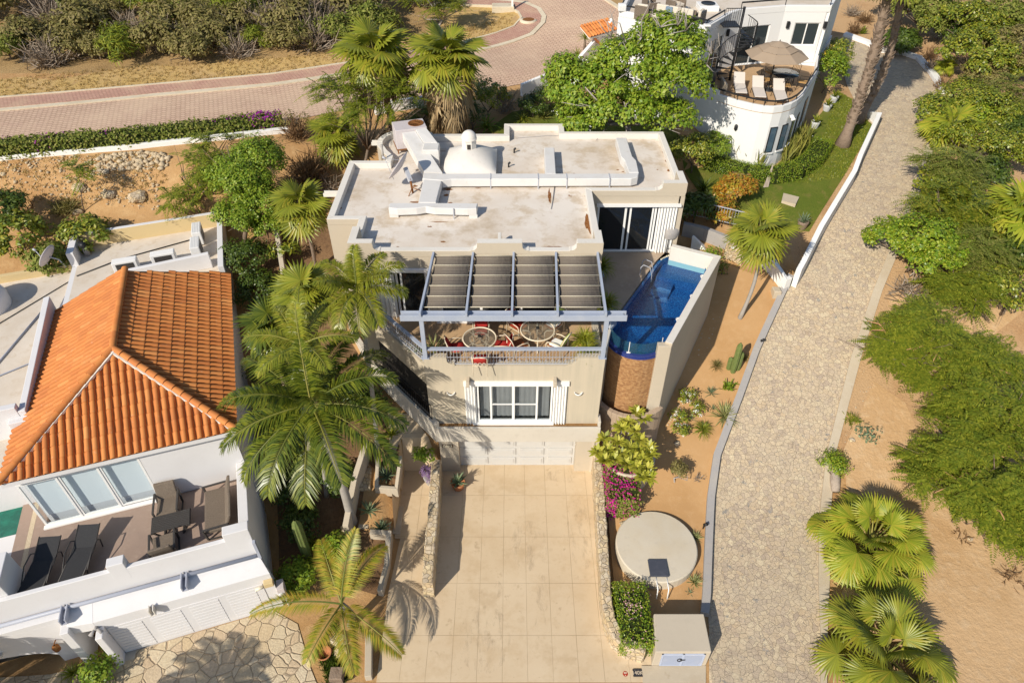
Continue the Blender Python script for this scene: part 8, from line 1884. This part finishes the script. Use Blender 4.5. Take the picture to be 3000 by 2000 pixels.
for i, (px, py, lab, lm) in enumerate(((2745, 330, 'leafy shrub between the lane side fan palm and the slope trees', 'leaf_green'), (2850, 340, 'rounded leafy bush behind the lane side fan palm', 'hedge_leaf'), (2935, 360, 'mid green bush among the slope trees', 'leaf_green'), (2990, 400, 'dark bush at the right edge above the lime palm', 'leaf_dark'), (2760, 540, 'leafy bush left of the big lime palm', 'leaf_green'), (2880, 510, 'dark bush behind the left fronds of the lime palm', 'leaf_dark'), (2830, 660, 'dark leafy bush in the gap below the lime palm', 'leaf_dark'), (2930, 760, 'shaded bush at the foot of the lime palm', 'leaf_dark'), (2780, 720, 'leafy bush behind the dense round topped tree', 'leaf_green'), (2880, 220, 'olive bush on the upper slope under the pale trunk', 'leaf_olive'), (2960, 200, 'green bush on the upper slope at the right', 'leaf_green'), (2800, 90, 'dark bush beneath the trees on the upper slope', 'leaf_dark'), (2920, 100, 'leafy bush below the top right corner trees', 'leaf_green'))): bush('thicket_bush', lab, px, py, .9, 1.25, lm, 400 + i, 50, 80, L=.16, Wd=.1, rc=.36)
for (p0, p1, lab, sd) in (((2742, 112), (2772, 20), 'thin white leaning trunk on the upper slope', 261), ((2955, 228), (2975, 110), 'pale forked bare trunk above the right hand thicket', 262)):
    base = G(*p0); top = PY(*p1, base[1] + .3); t = thing('bare_tree', lab, 'tree', base); m = MB(); mid = (Vector(base) + Vector(top)) / 2 + Vector((.15, 0, 0)); m.tube([base, tuple(mid), top], [.1, .07, .04], 7); m.tube([tuple(mid), tuple(Vector(top) + Vector((.9, .2, -.1)))], [.06, .02], 6); m.tube([tuple(mid), tuple(Vector(top) + Vector((-.6, .4, -.2)))], [.05, .02], 6); m.build('trunk', 'grey_bark', t)
for i, (px, py, lab) in enumerate(((2535, 55, 'brown dry reed clump at the top beside the tall palms'), (2500, 35, 'brown dry reed clump left of its twin at the top'), (2505, 85, 'low brown dry bush beside the white kerb end'), (2735, 195, 'brown dry bush outside the lane head kerb'), (2725, 160, 'dark brown dry bush at the bend of the lane head'), (2790, 140, 'pale dry bush on the red soil of the upper slope'), (2765, 250, 'brown dry bush at the lane edge under the small pale palm'), (2610, 150, 'brown dry bush behind the lane head kerb'))): twig_bush('dry_bush', lab, GC(px, py, .3), .6, .9, 90, 'brown_leaf' if i % 2 == 0 else 'dry_twig', 270 + i, .035)
rosette('prickly_pear', 'yellow green prickly plant beside the dry reeds at the top', GC(2525, 100), 20, .6, .16, 'leaf_bright', 280, 20, 85, 5)
bush('shrub', 'round bright green shrub spilling over the lane edging', 2440, 1355, .3, .48, 'hedge_leaf', 281, 26, 60, L=.08, Wd=.05); x, y, z = G(2442, 1415); dw = thing('driftwood_log', 'weathered grey driftwood stump below the round shrub at the lane edging', 'log', (x, y, z)); m = MB(); m.tube([(x - .1, y - .45, z + .05), (x, y, z + .22), (x + .1, y + .45, z + .3), (x + .02, y + .65, z + .42)], [.16, .2, .16, .06], 9); m.tube([(x + .05, y + .2, z + .25), (x + .45, y + .42, z + .2)], [.11, .03], 7); m.build('log', 'driftwood', dw)
bush('shrub', 'sparse grey green weed on the sand beside the lane edging', 2540, 1265, .15, .4, 'agave_leaf', 282, 8, 18, L=.1, r0=0); twig_bush('weed', 'dark green weed against the lane edging', G(2495, 1235), .4, .5, 40, 'leaf_green', 283, .03); twig_bush('weed', 'fallen reddish twigs on the bare sand at the right', G(2960, 1690), .6, .15, 40, 'brown_leaf', 284, .03); twig_bush('weed', 'small reddish weed on the bare sand below the thicket', G(2815, 1570), .4, .2, 26, 'brown_leaf', 285, .03)
bush('bougainvillea', 'small bougainvillea with purple flowers hanging at the lane edging', 2735, 520, .3, .4, 'leaf_scrub', 286, 12, 36, flowers=('purple_flower', 4, .07)); bush('shrub', 'creeping green shrub along the lane edging above the dense leafy tree', 2715, 600, .3, .6, 'hedge_leaf', 287, 22, 50, L=.1)
# -- desert scrub beyond the back road
sc = []
KIND = [('leaf_scrub', 'green desert shrub in the scrub beyond the pink road'), ('leaf_olive', 'olive desert shrub in the scrub beyond the pink road'), ('feather_leaf', 'feathery green shrub in the scrub beyond the pink road')]
protos = []
for k, (lm, lab) in enumerate(KIND):
    for v in range(2):
        sd = 300 + k * 10 + v; t = tree('desert_shrub', lab, (0, 0, -50), [(0, 0, .75, 1.25, 1.1, .75), (.7, -.3, .6, .8, .7, .5), (-.6, .3, .65, .8, .7, .55)], lm, 40, 60, .4, .2 if k < 2 else .28, .09 if k < 2 else .05, sd, cat='shrub', r0=.06, group='shrubs in the scrub beyond the pink road'); protos.append((t, lab))
for v in range(2):
    t = twig_bush('dry_shrub', 'grey leafless shrub in the scrub beyond the pink road', (0, 0, -50), 1.2, 1.5, 150, 'dry_twig', 340 + v, .04, 'shrub', 'shrubs in the scrub beyond the pink road'); protos.append((t, 'grey leafless shrub in the scrub beyond the pink road'))
first = {}
def put(k, px, py, s):
    base = G(px, py); t, lab = protos[k]
    if k not in first: first[k] = 1; KIDS[t.name] = list(t.children); [KIDS.setdefault(c.name, []) for c in t.children]; t.location = base; t.scale = (s,) * 3; t.rotation_euler = (0, 0, rnd.uniform(0, 6.28)); return
    dup(t, base, rnd.uniform(0, 6.28), lab, s)
rs = random.Random(21)
front = [(30, 175), (90, 150), (150, 190), (230, 170), (300, 175), (360, 178), (480, 160), (560, 180), (640, 150), (700, 165), (770, 140), (860, 150), (930, 140), (1010, 120), (1080, 110), (250, 90), (320, 60), (420, 100), (520, 90), (600, 110), (690, 60), (740, 90)]
for i, (px, py) in enumerate(front): put((0, 2, 7, 3, 3, 4, 2, 3, 2, 6, 5, 3, 6, 2, 0, 2, 3, 6, 3, 2, 4, 7)[i % 22], px, py, rs.uniform(.9, 1.5))
for i in range(72):
    px = rs.uniform(-150, 1440); lim = 150 - max(0, px - 900) * .13 if px > 900 else 150; py = rs.uniform(-45, max(10, lim - 10))
    if 270 < px < 470 and py > 95 and rs.random() < .8: continue
    if px > 1180 and py > 45: continue
    put(rs.choice([0, 2, 2, 3, 2, 3, 5, 2, 3, 6, 7, 6, 7]), px, py, rs.uniform(.8, 1.6) * (1.2 if py < 60 else .95))
bs = GC(1270, 25, 1.5); feathery('thicket_tree', 'dark feathery tree at the top edge shading the pavement bend', bs, [(0, 0, 2.0, 2.2, 1.8, 1.0), (2.0, 0, 1.8, 1.8, 1.5, .9)], 'leaf_green', 360, 70, 90, bark='grey_bark')
c2 = G(195, 62); cactus('tall cardon cactus rising out of the scrub at the top left', [(c2, 2.6, .16)], 3)
# -- loose stones, debris (uncountable)
def scatter(name, region_px, n, r0, r1, mt, sd, flat=.7):
    rs = NP(sd); poly = [Vector((p[0], p[1], 0)) for p in gp(region_px)]; tr = tessellate_polygon([poly]); ar = [((poly[b] - poly[a]).cross(poly[c] - poly[a])).length for a, b, c in tr]; pr = np.array(ar) / sum(ar)
    bm = bmesh.new(); bmesh.ops.create_icosphere(bm, subdivisions=1, radius=1); v0 = np.array([v.co[:] for v in bm.verts]); f0 = np.array([[v.index for v in f.verts] for f in bm.faces]); bm.free()
    VV = []; FF = []
    for i in range(n):
        a, b, c = tr[rs.choice(len(tr), p=pr)]; u, v = rs.uniform(size=2)
        if u + v > 1: u, v = 1 - u, 1 - v
        p = poly[a] + (poly[b] - poly[a]) * u + (poly[c] - poly[a]) * v; r = r0 + (r1 - r0) * rs.uniform() ** 2.5
        VV.append(v0 * r * rs.uniform(.7, 1.3, (1, 3)) * (1 + rs.normal(size=v0.shape) * .12) * np.array([1, 1, flat]) + np.array([p.x, p.y, T(p.x, p.y) + r * .2])); FF.append(f0 + i * len(v0))
    o = fast(name, np.concatenate(VV), np.concatenate(FF), mt); o['kind'] = 'stuff'
mk('pale_rock', (.5, .4, .27), [(3, .45, .65, (.4, .3, .19), .7), (.4, .5, .7, (.55, .46, .34), .6)], .9, .1, (15, .01))
scatter('rubble', [(260, 520), (300, 455), (420, 445), (500, 455), (490, 495), (350, 500)], 420, .04, .17, 'pale_rock', 1); scatter('rubble', [(0, 470), (200, 455), (460, 470), (470, 620), (60, 560), (0, 540)], 700, .025, .1, 'pale_rock', 2); scatter('gravel', [(2020, 900), (2110, 930), (2020, 1150), (1960, 1240), (1935, 1290)], 180, .015, .06, 'pale_rock', 3); scatter('gravel', [(2450, 1150), (2530, 1060), (2620, 1250), (2480, 1330)], 160, .012, .04, 'pale_rock', 4); scatter('gravel', [(2500, 1500), (3000, 1500), (3000, 2000), (2700, 2000)], 260, .008, .035, 'pale_rock', 5)
scatter('leaf_litter', [(1420, 1400), (1780, 1400), (1780, 1980), (1130, 1980), (1300, 1500)], 70, .006, .018, 'bark', 6, .3); scatter('leaf_litter', [(2100, 1500), (2300, 900), (2600, 700), (2400, 1980), (2100, 1980)], 130, .008, .025, 'bark', 7, .3)
def tufts(name, region_px, n, lm, sd, h=.18, w=.02):
    rs = NP(sd); poly = [Vector((p[0], p[1], 0)) for p in gp(region_px)]; tr = tessellate_polygon([poly]); ar = [((poly[b] - poly[a]).cross(poly[c] - poly[a])).length for a, b, c in tr]; pr = np.array(ar) / sum(ar); V = []
    for i in range(n):
        a, b, c = tr[rs.choice(len(tr), p=pr)]; u, v = rs.uniform(size=2)
        if u + v > 1: u, v = 1 - u, 1 - v
        p = poly[a] + (poly[b] - poly[a]) * u + (poly[c] - poly[a]) * v; q0 = np.array([p.x, p.y, T(p.x, p.y)])
        for k in range(5):
            q = q0 + np.append(rs.normal(size=2) * .05, .02); d = unit(rs.normal(size=3) * .5 + np.array([0, 0, 1])); s = np.append(unit(rs.normal(size=2)), 0) * w; l = h * rs.uniform(.5, 1.3); V += [q - s, q + d * l * .6 - s * .7, q + d * l, q + s]
    V = np.array(V); o = fast(name, V, QF(V), lm); o['kind'] = 'stuff'
leafmat('straw', [(.5, .36, .15), (.4, .27, .11), (.58, .44, .2)], .2, .8, .1)
tufts('dry_grass', [(0, 235), (400, 192), (700, 178), (1040, 150), (1300, 100), (1500, 40), (1500, 90), (1370, 122), (1036, 186), (800, 221), (0, 290)], 1500, 'straw', 8, .15, .02); tufts('lawn_grass', [(2330, 540), (2470, 520), (2558, 372), (2510, 300), (2455, 270), (2400, 430)], 3500, 'leaf_green', 9, .07, .014); tufts('dry_grass', [(0, 475), (480, 445), (500, 600), (100, 600), (0, 560)], 500, 'straw', 10, .15, .02)
tufts('bed_grass', [(940, 1930), (1000, 1900), (1030, 1990), (960, 2010)], 260, 'leaf_dark', 12, .16, .02)
